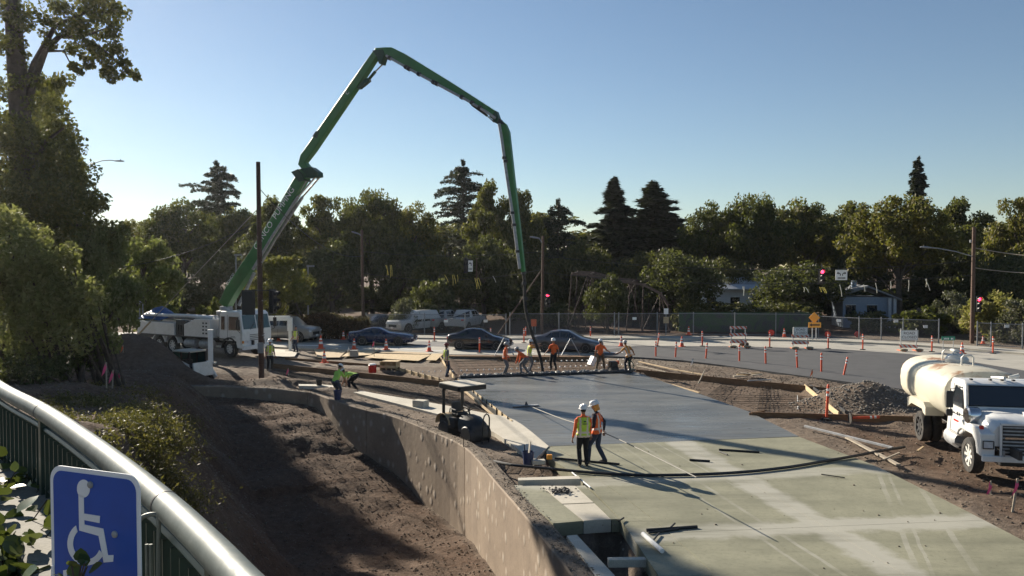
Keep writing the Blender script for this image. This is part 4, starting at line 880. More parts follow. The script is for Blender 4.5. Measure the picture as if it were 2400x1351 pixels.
for y in (-1, 1):
    g = MB(); k = 0.012
    g.poly([Vector((x, y*(1.115*f+k), z)) for x, z, f in ((2.78,1.74,0.985),(3.66,1.74,0.985),(3.40,2.28,0.905),(2.84,2.28,0.905))]); gw = g.build('door_window', M['glass'], cb)
    fm = MB(); q = [Vector((x, y*(1.115*f+k*1.3), z)) for x, z, f in ((2.78,1.74,0.985),(3.66,1.74,0.985),(3.40,2.28,0.905),(2.84,2.28,0.905))]
    for i in range(4): fm.tube([q[i], q[(i+1) % 4]], 0.014, 5)
    fm.build('window_seal', M['black'], gw)
    dg = MB()
    for a_, b2 in (((2.70,0.95),(2.70,2.32)),((3.74,0.98),(3.74,1.74)),((2.70,0.95),(3.74,0.95))): dg.bar((a_[0], y*1.122, a_[1]), (b2[0], y*(1.122 if b2[1] < 2 else 1.02), b2[1]), 0.012, 0.012)
    dg.build('door_gap', M['black'], cb)
    MB().box((2.82, y*1.15, 1.52), (0.15,0.04,0.035)).build('door_handle', M['chrome'], cb)
    MB().box((3.22, y*1.128, 1.30), (0.42,0.008,0.05)).build('door_stripe', M['red_lens'], cb)
    MB().box((3.30, y*1.128, 1.52), (0.10,0.008,0.10)).build('door_emblem', M['dark_metal'], cb)
    mr = MB(); mr.tube([(3.55,y*1.08,2.32),(3.62,y*1.42,2.28),(3.62,y*1.42,1.62),(3.72,y*1.08,1.52)], 0.014, 6); arm = mr.build('mirror_arm', M['black'], cb)
    MB().box((3.62,y*1.45,1.98), (0.09,0.2,0.48), rotz(-0.1*y)).build('mirror', M['dark_metal'], arm, bevel=0.03)
    MB().box((3.62,y*1.45,1.60), (0.08,0.18,0.2)).build('spot_mirror', M['dark_metal'], arm, bevel=0.03)
for y in (-0.8,-0.3,0.0,0.3,0.8): MB().box((3.36,y,2.53), (0.12,0.07,0.045)).build('roof_marker', M['dark_metal'], cb, bevel=0.01)
[MB().tube(q_, [0.025,0.055], 8).build('air_horn', M['white_paint'], cb, smooth=40) for q_ in ([(2.9,0.35,2.56),(2.9,0.62,2.62)], [(2.9,-0.1,2.55),(3.3,0.1,2.57)])]
# hood, fenders, grille
hr = []
for x, hw, z0, z1 in ((3.80,0.98,1.10,1.80),(4.3,0.95,1.08,1.76),(4.95,0.90,1.02,1.66),(5.08,0.86,0.98,1.56)):
    hr.append([Vector((x,-hw,z0)),Vector((x,-hw*0.99,z1-0.22)),Vector((x,-hw*0.86,z1-0.05)),Vector((x,-hw*0.5,z1)),Vector((x,hw*0.5,z1)),Vector((x,hw*0.86,z1-0.05)),Vector((x,hw*0.99,z1-0.22)),Vector((x,hw,z0))])
mb = MB(); mb.loft(hr); hd = mb.build('hood', M['cab_white'], wt, smooth=50); fixnormals(hd)
MB().box((4.45,0.28,1.77), (0.42,0.30,0.07)).build('hood_scoop', M['cab_white'], hd, bevel=0.02)
MB().box((4.67,0.28,1.775), (0.02,0.24,0.03)).build('scoop_mouth', M['black'], hd)
for y in (-1, 1):
    pf = [(3.30,0.92),(3.36,0.92),(3.46,1.06),(3.66,1.16),(4.5,1.16),(4.72,1.02),(4.82,0.72),(5.10,0.70),(5.12,1.30),(4.9,1.42),(3.7,1.44),(3.34,1.26)]
    mb = MB(); mb.prism(pf, min(y*0.80, y*1.16), max(y*0.80, y*1.16)); mb.xf(Matrix(((1,0,0,0),(0,0,1,0),(0,1,0,0),(0,0,0,1)))); f = mb.build('front_fender', M['cab_white'], wt, bevel=0.05, seg=3, smooth=35); fixnormals(f)
    MB().box((5.13,y*0.98,1.02), (0.04,0.22,0.17)).build('headlight', M['head_lens'], f, bevel=0.01)
    q = MB(); [q.bar((5.15,y*0.98-0.13,1.02+s*0.10),(5.15,y*0.98+0.13,1.02+s*0.10),0.02,0.02) for s in (-1,1)]; [q.bar((5.15,y*0.98+s*0.13,0.92),(5.15,y*0.98+s*0.13,1.12),0.02,0.02) for s in (-1,1)]; q.build('headlight_bezel', M['dark_metal'], f)
    MB().box((5.0,y*1.10,1.46), (0.10,0.10,0.10)).build('turn_signal', M['amber_lens'] if y > 0 else M['red_lens'], f, bevel=0.02)
    ac = MB(); ac.lathe([(0.001,-0.12),(0.22,-0.12),(0.24,-0.08),(0.24,0.16),(0.20,0.20),(0.001,0.20)], 20, Matrix.Translation((4.12,y*0.98,1.62)) @ Matrix.Rotation(math.pi/2*(-y), 4, 'X')); ac.build('air_cleaner', M['chrome'] if y < 0 else M['cab_white'], wt, smooth=40)
    MB().box((5.18,y*0.62,0.80), (0.06,0.05,0.18)).build('tow_hook', M['pipe'], wt)
gf = MB(); gf.box((5.10,0,1.16), (0.06,1.36,0.86)); gr_ = gf.build('grille', M['dark_metal'], wt)
for k in range(8): MB().box((5.145,0,0.84+k*0.095), (0.035,1.26,0.036)).build('grille_slat', M['pipe'], gr_)
MB().box((5.155,0,1.22), (0.03,1.18,0.05)).build('grille_badge_bar', M['chrome'], gr_)
for a_, b2 in (((5.15,-0.68,0.74),(5.15,-0.68,1.58)),((5.15,0.68,0.74),(5.15,0.68,1.58)),((5.15,-0.68,1.58),(5.15,0.68,1.58)),((5.15,-0.68,0.74),(5.15,0.68,0.74))): MB().bar(a_, b2, 0.05, 0.05).build('grille_frame', M['cab_white'], gr_)
MB().box((5.16,0,0.66), (0.12,2.28,0.16)).build('front_bumper', M['cab_white'], wt, bevel=0.02)
MB().box((4.6,0,0.55), (0.9,1.3,0.22)).build('engine_pan', M['black'], wt, bevel=0.03)

# ------------------------------------------------------------------ concrete pump truck
PRZ = R(-30); PX, PY = -17.3, 50.9
pt = thing('pump_truck', 'white concrete pump truck with folding green boom arching over the site', 'truck', (PX, PY, 0.0), PRZ)
mb = MB()
for y in (-0.42,0.42): mb.box((-4.4,y,0.95), (11.5,0.1,0.28))
mb.build('chassis', M['dark_metal'], pt)
cp = [(-0.95,1.05),(-0.95,2.72),(-0.80,2.92),(0.75,2.92),(0.95,2.78),(1.18,1.75),(1.18,0.62),(0.62,0.62),(0.62,1.05)]
mb = MB(); mb.loft([[Vector((p[0], y*(0.95 if p[1] > 2.6 else 1), p[1])) for p in cp] for y in (-1.2,1.2)]); cb = mb.build('cab', M['cab_white'], pt, bevel=0.05, seg=2, smooth=35); fixnormals(cb)
e = Vector((1,0,0.22)).normalized()*0.012
for y0, y1 in ((-1.08,-0.04),(0.04,1.08)):
    g = MB(); g.poly([Vector((1.165,y0,1.82))+e, Vector((1.165,y1,1.82))+e, Vector((0.965,y1*0.97,2.70))+e, Vector((0.965,y0*0.97,2.70))+e]); g.build('windshield', M['glass_green'], cb)
for y in (-1,1):
    for (xa, xb, za, zb) in ((-0.05,0.82,1.75,2.60),(-0.75,-0.42,1.75,2.60)):
        g = MB(); g.poly([Vector((xa,y*1.212,za)),Vector((xb+(0.2 if xb > 0 else 0),y*1.212,za)),Vector((xb,y*1.186,zb)),Vector((xa,y*1.186,zb))]); g.build('side_window', M['glass'], cb)
    d = MB(); d.box((-0.15,y*1.205,1.75), (0.015,0.012,1.9)); d.box((1.08,y*1.205,1.3), (0.015,0.012,0.9)); d.build('door_gap', M['black'], cb)
    mr = MB(); mr.tube([(0.9,y*1.2,2.6),(1.15,y*1.5,2.55),(1.15,y*1.5,1.75),(1.0,y*1.2,1.6)], 0.02, 6); arm = mr.build('mirror_arm', M['black'], cb); MB().box((1.15,y*1.52,2.15), (0.1,0.24,0.6)).build('mirror', M['black'], arm, bevel=0.02)
    MB().box((1.20,y*0.92,1.02), (0.04,0.34,0.16)).build('headlight', M['head_lens'], cb); MB().box((1.19,y*1.14,1.02), (0.06,0.12,0.16)).build('turn_signal', M['amber_lens'], cb)
    lt = MB(); [lt.box((0.35,y*1.215,1.28+0.07*k), (0.5-0.1*k,0.008,0.035)) for k in range(2)]; lt.build('door_lettering', M['grey_paint'], cb)
q = MB(); [q.box((1.195,0,1.12+0.11*k), (0.02,1.2,0.035)) for k in range(4)]; q.build('grille', M['dark_metal'], cb)
q = MB(); [q.bar((1.2,s*0.55,1.78),(1.16,s*0.2,2.2),0.02,0.02) for s in (-1,1)]; q.build('wiper', M['black'], cb)
MB().box((1.25,0,0.66), (0.22,2.4,0.26)).build('front_bumper', M['cab_white'], pt, bevel=0.03)
for y in (-0.7,0.0,0.7): MB().box((0.4,y,2.97), (0.28,0.22,0.09)).build('roof_marker', M['cab_white'], cb, bevel=0.02)
for y in (-1,1):
    wheel(pt, Vector((0,y*1.03,0.55)), 0.55, 0.32, y, 8, rimmat='rim', rimf=0.55)
    a2 = MB(); pr = [(0.74*math.cos(a), 0.55+0.74*math.sin(a)) for a in np.linspace(0.05, math.pi-0.05, 12)]+[(0.64*math.cos(a), 0.55+0.64*math.sin(a)) for a in np.linspace(math.pi-0.05, 0.05, 12)]
    a2.prism(pr, min(y*0.85,y*1.23), max(y*0.85,y*1.23)); a2.xf(Matrix(((1,0,0,0),(0,0,1,0),(0,1,0,0),(0,0,0,1)))); f = a2.build('wheel_arch', M['black'], pt); fixnormals(f)
    for x in (-5.6,-6.95): 
        wheel(pt, Vector((x,y*1.03,0.52)), 0.52, 0.3, y, 8, rimmat='rim'); 
        a2 = MB(); pr = [(x+0.72*math.cos(a), 0.55+0.72*math.sin(a)) for a in np.linspace(0.2, math.pi-0.2, 12)]+[(x+0.66*math.cos(a), 0.55+0.66*math.sin(a)) for a in np.linspace(math.pi-0.2, 0.2, 12)]
        a2.prism(pr, min(y*0.85,y*1.22), max(y*0.85,y*1.22)); a2.xf(Matrix(((1,0,0,0),(0,0,1,0),(0,1,0,0),(0,0,0,1)))); f = a2.build('mudguard', M['cab_white'], pt); fixnormals(f)
    for x in (-2.4,-3.9):
        tb = MB(); tb.lathe([(0.001,-0.55),(0.27,-0.53),(0.3,-0.45),(0.3,0.45),(0.27,0.53),(0.001,0.55)], 18, Matrix.Translation((x,y*0.92,0.72)) @ Matrix.Rotation(math.pi/2, 4, 'Y')); tb.build('side_tank', M['pipe'], pt, smooth=40)
def deck(name, prof, y0, y1, m):
    mb = MB(); mb.prism(prof, y0, y1); mb.xf(Matrix(((1,0,0,0),(0,0,1,0),(0,1,0,0),(0,0,0,1)))); o = mb.build(name, M[m], pt, bevel=0.02); fixnormals(o); return o
for y0, y1 in ((-1.24,-0.55),(0.55,1.24)):
    b = deck('deck_box', [(-1.75,1.15),(-1.75,2.35),(-3.2,2.35),(-4.3,1.95),(-4.3,1.15)], y0, y1, 'cab_white')
    yy = y0-0.006 if y0 < 0 else y1+0.006
    q = MB(); [q.box((-2.1-0.3*i, yy, 2.1-0.22*j), (0.16,0.01,0.10)) for i in range(2) for j in range(4)]; q.build('box_lettering', M['dark_metal'], b)
    b = deck('deck_box', [(-5.3,1.15),(-5.3,2.0),(-8.9,2.05),(-9.2,1.5),(-9.2,1.15)], y0, y1, 'cab_white')
    deck('tool_recess', [(-4.32,1.15),(-4.32,2.2),(-5.28,2.2),(-5.28,1.15)], y0+0.12, y1-0.12, 'dark_metal')
    q = MB(); [q.box((-4.5-0.25*i, (y0+y1)/2, 1.55), (0.14,0.62,0.7)) for i in range(3)]; q.build('control_valves', M['dark_metal'], pt)
    q = MB(); q.box((-4.6,yy,1.16), (9.2,0.04,0.08)); q.build('deck_rail', M['dark_metal'], pt)
MB().box((-5.3,0,1.28), (8.4,1.08,0.2)).build('deck_floor', M['grey_paint'], pt)
for k, y in enumerate((-0.25,0.1,0.4)):
    mb = MB(); mb.tube([(-2.0,y,2.30+0.05*k),(-8.8,y,2.35+0.04*k)], 0.08, 8); mb.build('deck_pipe', M['pipe'], pt, smooth=40)
mb = MB(); mb.tube([(-2.0,-0.75,2.42),(-4.5,-0.9,2.5),(-8.6,-0.95,2.46)], 0.10, 8); mb.build('outrigger_arm', M['cab_white'], pt, smooth=40)
tarp = MB(); rs = np.random.RandomState(3); rr_ = []
for i in range(7):
    x = -9.6+i*0.42; h = [0.25,0.6,0.85,0.95,0.8,0.55,0.2][i]
    rr_.append([Vector((x+rs.normal()*0.04, -1.1+0.3*j+rs.normal()*0.03, 2.06+h*math.sin(math.pi*(j+0.4)/7.8)*rs.uniform(0.85,1.1))) for j in range(8)])
tarp.loft(rr_, False, False); tb = tarp.build('tarp', M['blue_tarp'], pt, smooth=60)
mb = MB(); [mb.tube([(-9.4+0.35*k,-0.9,2.0),(-9.4+0.35*k,-0.9,3.35-0.1*k)], 0.035, 6) for k in range(2)]; mb.tube([(-9.4,-0.9,3.35),(-9.05,-0.9,3.25)], 0.035, 6); mb.build('hand_rail', M['pipe'], pt)
# pedestal
base = A(530,716,51.0)
iv = local(pt)
def bp(px, py):                               # boom joints lie in one upright plane from pedestal to pour
    p0, p1 = Vector((-18.45,51.0,0)), Vector((0.68,43.4,0)); d = ray(px, py); k = d.x/d.y
    t_ = (k*p0.y-p0.x)/((p1.x-p0.x)-k*(p1.y-p0.y)); q = p0+(p1-p0)*t_; return A(px, py, q.y)
BN = (Vector((0.68,43.4,0))-Vector((-18.45,51.0,0))).normalized(); BS = Vector((BN.y,-BN.x,0))   # boom plane direction and its side (towards camera)
b0 = bp(530,722); pl = Vector((b0.x,b0.y,0))
mb = MB(); mb.lathe([(0.62,1.3),(0.62,1.7),(0.48,1.75),(0.44,2.5),(0.60,2.7),(0.60,2.9),(0.40,2.95),(0.38,3.2)], 20, Matrix.Translation(pl)); mb.xf(iv); mb.build('pedestal', M['pipe'], pt, smooth=35)
def section(pts, hts, wd, name, mat='green_boom'):
    """box girder swept along pts (in the boom plane); hts: depth of the box at each point."""
    rings = []
    for i, p in enumerate(pts):
        t_ = (pts[min(i+1,len(pts)-1)]-pts[max(i-1,0)]).normalized(); nrm = t_.cross(BS).normalized(); h = hts[i]/2; w2 = wd/2
        rings.append([p+nrm*h+BS*w2, p+nrm*h-BS*w2, p-nrm*h-BS*w2, p-nrm*h+BS*w2])
    mb = MB(); mb.loft(rings); mb.xf(iv); o = mb.build(name, M[mat], pt, bevel=0.03, smooth=35); fixnormals(o); return o
J = {k: bp(*v) for k, v in dict(b=(528,716), s1=(545,682), e1=(718,403), k1=(735,402), k1b=(749,412), s2=(711,384), s2b=(720,366), e2=(884,126), j2=(893,124), s3=(905,122), s3b=(930,128), e3=(1160,268), j3=(1170,283), s4=(1182,296), s4b=(1187,312), tip=(1227,638)).items()}
s1 = section([J['b'], J['s1'], bp(600,600), bp(650,520), J['e1']], [0.72,0.8,0.78,0.74,0.66], 0.55, 'boom_section')
s2 = section([bp(738,404), bp(722,398), J['s2'], bp(716,370), J['s2b']+(J['e2']-J['s2b'])*0.08, bp(800,249), bp(850,176), J['e2']], [0.38,0.46,0.50,0.54,0.56,0.52,0.47,0.38], 0.46, 'boom_section')
s3 = section([bp(882,121), J['s3'], bp(918,124), bp(945,138), bp(1050,201), J['e3']], [0.32,0.44,0.56,0.58,0.50,0.34], 0.42, 'boom_section')
s4 = section([bp(1172,286), J['s4'], J['s4b'], bp(1200,420), bp(1215,540), J['tip']], [0.22,0.32,0.40,0.34,0.28,0.20], 0.30, 'boom_section')
# knuckles, links and cylinders
def link(pts, r, name, mat='dark_green', n=10, parent=None):
    mb = MB(); mb.tube(pts, r, n); mb.xf(iv); return mb.build(name, M[mat], parent or pt, smooth=40)
def plate(pxs, name, mat='dark_green', wd=0.46):
    P_ = [bp(*p) for p in pxs]; mb = MB(); mb.loft([[p+BS*wd/2 for p in P_],[p-BS*wd/2 for p in P_]]); mb.xf(iv); o = mb.build(name, M[mat], pt, bevel=0.02); fixnormals(o); return o
plate([(690,405),(706,398),(716,410),(722,425),(708,428)], 'elbow_plate', wd=0.7); plate([(706,398),(735,393),(751,405),(752,415),(742,418),(722,418),(712,420)], 'elbow_plate', wd=0.55)
for s in (-0.2,0.2): 
    o = BS*s; link([bp(748,411)+o, bp(704,462)+o], 0.055, 'cylinder_rod', 'chrome'); link([bp(704,462)+o, bp(640,560)+o, bp(598,632)+o], 0.10, 'boom_cylinder', 'pipe')
link([bp(596,640), bp(560,716)], 0.11, 'boom_cylinder', 'pipe')
link([bp(718,424), bp(660,512), bp(600,610)], 0.07, 'delivery_pipe', 'pipe')
plate([(877,121),(902,118),(906,130),(899,152),(893,152),(888,136)], 'elbow_plate', wd=0.5)
link([bp(898,150), bp(880,168)], 0.045, 'cylinder_rod', 'chrome'); link([bp(880,168), bp(846,208)], 0.09, 'boom_cylinder', 'dark_green')
plate([(858,186),(866,184),(868,190),(852,204),(842,210),(838,206)], 'cylinder_bracket', wd=0.3)
for pa, pb in (((740,316),(752,310)),): plate([(738,322),(746,310),(754,308),(748,326)], 'boom_clip', wd=0.6)
plate([(1150,258),(1166,262),(1172,280),(1168,290),(1150,276)], 'elbow_plate', wd=0.4); plate([(1158,276),(1174,280),(1186,294),(1176,292),(1168,292),(1156,286)], 'elbow_plate', 'dark_metal', wd=0.34)
link([bp(1158,287), bp(1142,272)], 0.035, 'cylinder_rod', 'chrome'); link([bp(1142,272), bp(1106,246)], 0.07, 'boom_cylinder', 'dark_metal')
p3 = [bp(912,134), bp(925,142), bp(960,162), bp(1020,195), bp(1100,238), bp(1150,268), bp(1166,280)]
link([q+BS*0.32 for q in p3], 0.075, 'delivery_pipe', 'pipe')
for a_ in ((920,140),(958,161),(965,165),(988,177),(1022,196),(1030,200),(1088,231),(1112,244),(1130,255)):
    q = bp(*a_)+BS*0.32; dd = (bp(1100,238)-bp(960,162)).normalized(); link([q-dd*0.08, q+dd*0.08], 0.13, 'pipe_coupling', 'dark_metal')
p4 = [bp(1174,292), bp(1179,320), bp(1190,400), bp(1208,520), bp(1222,630)]
link([q+BS*0.26 for q in p4], 0.085, 'delivery_pipe', 'pipe')
for a_ in ((1186,372),(1189,380),(1205,500),(1209,528),(1217,590)):
    q = bp(*a_)+BS*0.26; link([q+Vector((0,0,0.07)), q-Vector((0,0,0.07))], 0.13, 'pipe_coupling', 'dark_metal')
hose = [bp(1226,632), bp(1229,660), bp(1230,700), bp(1234,735), A(1246,780,43.3), A(1258,812,43.3), A(1268,845,43.3), A(1272,872,43.3)]
link(smooth_line([tuple(h) for h in hose], 4), 0.085, 'end_hose', 'rubber')
for a_ in ((1227,640),(1229,664),(1231,700)): q = bp(*a_); link([q+Vector((0,0,0.08)), q-Vector((0,0,0.08))], 0.13, 'pipe_coupling', 'dark_metal')
# lettering along the first section
def lettering(txt, a_, b_, size, name='boom_lettering', mat='white_band', lift=0.33):
    cu = bpy.data.curves.new('lettering', 'FONT'); cu.body = txt; cu.size = size; cu.extrude = 0.002; cu.align_x = 'LEFT'; cu.align_y = 'CENTER'
    to = bpy.data.objects.new('lt', cu); COL.objects.link(to); dg = bpy.context.evaluated_depsgraph_get(); me = bpy.data.meshes.new_from_object(to.evaluated_get(dg)); bpy.data.objects.remove(to)
    a_, b_ = Vector(a_), Vector(b_); X = (b_-a_).normalized(); w_ = max(v.co.x for v in me.vertices); s = (b_-a_).length/w_
    Z = BS; Y_ = Z.cross(X).normalized(); Mx = Matrix((X*s, Y_*s, Z)).transposed().to_4x4(); Mx.translation = a_+BS*lift
    me.transform(iv @ Mx); me.materials.clear(); me.materials.append(M[mat]); return ob(name, me, pt)
lettering('CONCO  PUMPING', bp(606,584), bp(694,443), 0.6)
lettering('CONCO', bp(540,668), bp(556,642), 0.4)
lettering('36', bp(573,608), bp(576,601), 0.5); lettering('C', bp(818,224), bp(822,217), 0.5, lift=0.27)
# ================================================================== people
M['skin'] = plain('skin', (0.30,0.16,0.10), 0.6, var=0.1); M['hair'] = plain('hair', (0.02,0.014,0.010), 0.7)
M['jeans'] = plain('jeans', (0.035,0.045,0.075), 0.9, var=0.3, scale=9); M['dark_cloth'] = plain('dark_cloth', (0.012,0.012,0.015), 0.9, var=0.3, scale=9); M['grey_jeans'] = plain('grey_jeans', (0.14,0.14,0.15), 0.9, var=0.3, scale=9)
M['brown_cloth'] = plain('brown_cloth', (0.10,0.07,0.045), 0.9, var=0.3, scale=9); M['navy_cloth'] = plain('navy_cloth', (0.018,0.02,0.035), 0.9, var=0.3, scale=9); M['boot'] = plain('boot', (0.05,0.035,0.025), 0.8)
M['orange_cloth'] = plain('orange_cloth', (0.80,0.14,0.03), 0.85, var=0.2, scale=9); M['lime_cloth'] = plain('lime_cloth', (0.38,0.62,0.10), 0.85, var=0.18, scale=9); M['tan_orange'] = plain('tan_orange', (0.62,0.27,0.06), 0.85, var=0.2, scale=9)
M['lime_vest'] = plain('lime_vest', (0.48,0.62,0.06), 0.8, var=0.15, scale=9); M['silver_tape'] = plain('silver_tape', (0.62,0.50,0.42), 0.4, var=0.1); M['hat_white'] = plain('hat_white', (0.72,0.70,0.68), 0.35, var=0.06); M['hat_red'] = plain('hat_red', (0.22,0.04,0.03), 0.5); M['hat_grey'] = plain('hat_grey', (0.35,0.34,0.33), 0.5)
M['eye'] = plain('eye', (0.02,0.015,0.01), 0.3)
def ik(a, b, l1, l2, pole):
    d = b-a; L = max(0.05, min(d.length, (l1+l2)*0.998)); u = d.normalized(); x = (l1*l1-l2*l2+L*L)/(2*L); h = math.sqrt(max(0, l1*l1-x*x))
    p = Vector(pole); p = (p-u*p.dot(u)); p = p.normalized() if p.length > 1e-4 else Vector((0,1,0))
    return a+u*x+p*h, a+u*L
def seg_dist(P, a, b):
    a, b = np.array(a), np.array(b); ab = b-a; t = np.clip(((P-a)@ab)/(ab@ab+1e-9), 0, 1); return np.linalg.norm(P-(a+t[:, None]*ab), axis=1), t
def person(label, loc, rz, shirt='orange_cloth', legs='jeans', vest=None, hat='hat_white', lean=0.0, side=0.0, hip=0.93, pel=(0,0), hands=((-0.28,0.05,0.82),(0.28,0.05,0.82)), feet=((-0.12,0.02),(0.12,-0.02)), look=(0,0), sleeve=0.55, scale=1.0, emblem=False, flap=False, pole_l=(0,-1,-0.2), pole_r=(0,-1,-0.2), knee=(0,1,0.1), feetz=(0,0)):
    o = thing('person', label, 'person', loc, rz, 'construction workers on the site', scale)
    pv = Vector((pel[0], pel[1], hip)); up = Vector((math.sin(side), math.sin(lean)*math.cos(side), math.cos(lean)*math.cos(side))); rt = Vector((math.cos(side), 0, -math.sin(side)))
    fw = up.cross(rt)*-1 if up.cross(rt).y < 0 else up.cross(rt)
    waist, chest, neck = pv+up*0.16, pv+up*0.34, pv+up*0.53
    hd_dir = (up*0.55+Vector((0,0,1))*0.45).normalized(); hd = neck+hd_dir*0.19+fw*0.02
    yaw, pit = look; hf = (Matrix.Rotation(yaw, 3, 'Z') @ (fw*math.cos(pit)*1.0)); hf = (hf-hd_dir*hf.dot(hd_dir)); hf.normalize(); hf = (hf*math.cos(pit)-hd_dir*math.sin(pit)).normalized(); hu = (hd_dir*math.cos(pit)+hf*0.0).normalized(); hrt = hf.cross(hu).normalized(); hu = hrt.cross(hf).normalized()
    HM = Matrix((hrt, hf, hu)).transposed()
    shl = [neck-up*0.075-rt*0.185, neck-up*0.075+rt*0.185]; hips = [pv-rt*0.095-Vector((0,0,0.02)), pv+rt*0.095-Vector((0,0,0.02))]
    mb = MB(); bones = []
    mb.tube([pv-up*0.10, pv, waist, chest, neck-up*0.10, neck-up*0.02], [0.13,0.17,0.155,0.178,0.15,0.07], 14, flat=0.66)
    mb.tube([shl[0], neck-up*0.05, shl[1]], [0.06,0.075,0.06], 10)
    mb.tube([neck-up*0.05, hd-hu*0.04], [0.058,0.054], 10)
    mb.ball(hd, (0.078,0.098,0.118), 14, 10, HM); mb.ball(hd-hu*0.055+hf*0.03, (0.060,0.070,0.07), 12, 8, HM); mb.ball(hd-hu*0.02+hf*0.102, (0.014,0.022,0.024), 8, 6, HM)
    for s in (-1,1): mb.ball(hd+hrt*s*0.078-hu*0.01, (0.012,0.022,0.032), 8, 6, HM)
    bones += [('shirt', pv+up*0.05, neck), ('shirt', shl[0], shl[1]), ('skin', neck+up*0.02, hd), ('skin', hd, hd+hu*0.05)]
    fing = []
    for i, s in enumerate((-1,1)):
        el, wr = ik(shl[i], Vector(hands[i]), 0.29, 0.27, (pole_l, pole_r)[i])
        mb.tube([shl[i], shl[i].lerp(el,0.5), el, el.lerp(wr,0.45), wr], [0.066,0.060,0.050,0.047,0.034], 10)
        d = (wr-el).normalized(); sd_ = d.cross(Vector((0,0,1))); sd_ = sd_.normalized() if sd_.length > 0.1 else Vector((1,0,0)); nm = sd_.cross(d)
        HMx = Matrix((sd_, d, nm)).transposed(); mb.ball(wr+d*0.055, (0.042,0.055,0.020), 10, 6, HMx)
        for k, (off, ln) in enumerate(((-0.030,0.060),(-0.010,0.072),(0.010,0.075),(0.030,0.066))):
            b0_ = wr+d*0.085+sd_*off; fing.append([b0_, b0_+d*ln*0.45-nm*0.008, b0_+d*ln*0.8-nm*0.03, b0_+d*ln*0.85-nm*0.052])
        fing.append([wr+d*0.03+sd_*0.035*s, wr+d*0.06+sd_*0.062*s-nm*0.01, wr+d*0.085+sd_*0.065*s-nm*0.03])
        k = sleeve; bones += [('shirt', shl[i], shl[i].lerp(el, 1.0 if k > 0.5 else 0.7))]
        if k >= 1: bones += [('shirt', el, el.lerp(wr,0.9)), ('skin', wr, wr+d*0.12)]
        else: bones += [('skin', el, wr+d*0.12)] if k > 0.5 else [('skin', shl[i].lerp(el,0.75), el), ('skin', el, wr+d*0.12)]
        fx, fy = feet[i]; an = Vector((fx, fy, 0.085+feetz[i])); kn, an2 = ik(hips[i], an, 0.44, 0.44, knee)
        mb.tube([hips[i]+Vector((0,0,0.04)), hips[i].lerp(kn,0.5), kn, kn.lerp(an2,0.4), an2], [0.105,0.094,0.074,0.072,0.062], 12)
        mb.ball(an2+Vector((0,0.055,-0.038)), (0.050,0.135,0.048), 12, 8); mb.ball(an2+Vector((0,-0.01,-0.01)), (0.052,0.06,0.075), 10, 6)
        bones += [('legs', hips[i], kn), ('legs', kn, an2+Vector((0,0,0.05))), ('boot', an2-Vector((0,0,0.05)), an2+Vector((0,0.15,-0.05)))]
    bones.append(('legs', pv-up*0.08, pv-up*0.01))
    me = mb.mesh('body', M['skin']); tmp = bpy.data.objects.new('tmp', me); COL.objects.link(tmp); rm = tmp.modifiers.new('r', 'REMESH'); rm.mode = 'VOXEL'; rm.voxel_size = 0.019; rm.use_smooth_shade = True
    sm = tmp.modifiers.new('s', 'SMOOTH'); sm.factor = 0.5; sm.iterations = 3
    dg = bpy.context.evaluated_depsgraph_get(); bm_ = bpy.data.meshes.new_from_object(tmp.evaluated_get(dg)); bpy.data.objects.remove(tmp)
    bm = bmesh.new(); bm.from_mesh(bm_); f0 = len(bm.faces)
    fm = MB(); [fm.tube(f, [0.010]*(len(f)-1)+[0.007], 6) for f in fing]
    for s in (-1,1): fm.ball(hd+hrt*s*0.03+hf*0.088+hu*0.012, 0.011, 6, 4)
    fme = fm.mesh('f', M['skin']); bm.from_mesh(fme); bm.faces.ensure_lookup_table()
    bm.to_mesh(bm_); bm.free(); bm_.materials.clear(); mats = ['skin','shirt','legs','boot']
    for m in (M['skin'], M[shirt], M[legs], M['boot'], M['eye'], M['hair']): bm_.materials.append(m)
    n = len(bm_.polygons); C = np.zeros(n*3, np.float32); bm_.polygons.foreach_get('center', C); C = C.reshape(-1,3); best = np.full(n, 9.0); idx = np.zeros(n, np.int32)
    for nm, a, b in bones:
        d, _ = seg_dist(C, a, b)
        if nm == 'shirt': d = d-0.03 if (Vector(a)-(pv+up*0.05)).length < 1e-4 else d
        m = d < best; best[m] = d[m]; idx[m] = mats.index(nm)
    rel = (C-np.array(hd)); top = rel@np.array(hu); back = rel@np.array(hf)
    hairm = (np.linalg.norm(rel, axis=1) < 0.15) & ((top > 0.05) | ((back < -0.02) & (top > -0.06))); idx[hairm & (idx == 0)] = 5
    idx[f0:] = 0; nf = len(fing)*0; idx[n-2*(4*6+2):] = 4
    bm_.polygons.foreach_set('material_index', idx); bm_.polygons.foreach_set('use_smooth', np.ones(n, bool)); body = ob('body', bm_, o)
    if vest:
        bm = bmesh.new(); bm.from_mesh(bm_); bm.faces.ensure_lookup_table(); kill = []
        tp = np.array(neck-up*0.03); dn = np.array(pv-up*0.06); u_ = np.array(up)
        for i, f in enumerate(bm.faces):
            c = np.array(f.calc_center_median()); h = (c-dn)@u_; lat = abs((c-np.array(pv))@np.array(rt)); ax = np.linalg.norm((c-np.array(pv))-u_*((c-np.array(pv))@u_))
            if f.material_index not in (1, 2) or h < 0 or h > 0.56 or ax > 0.215 or lat > (0.205 if h < 0.42 else 0.165) : kill.append(f)
        bmesh.ops.delete(bm, geom=kill, context='FACES'); bm.normal_update()
        for v in bm.verts: v.co += v.normal*0.014
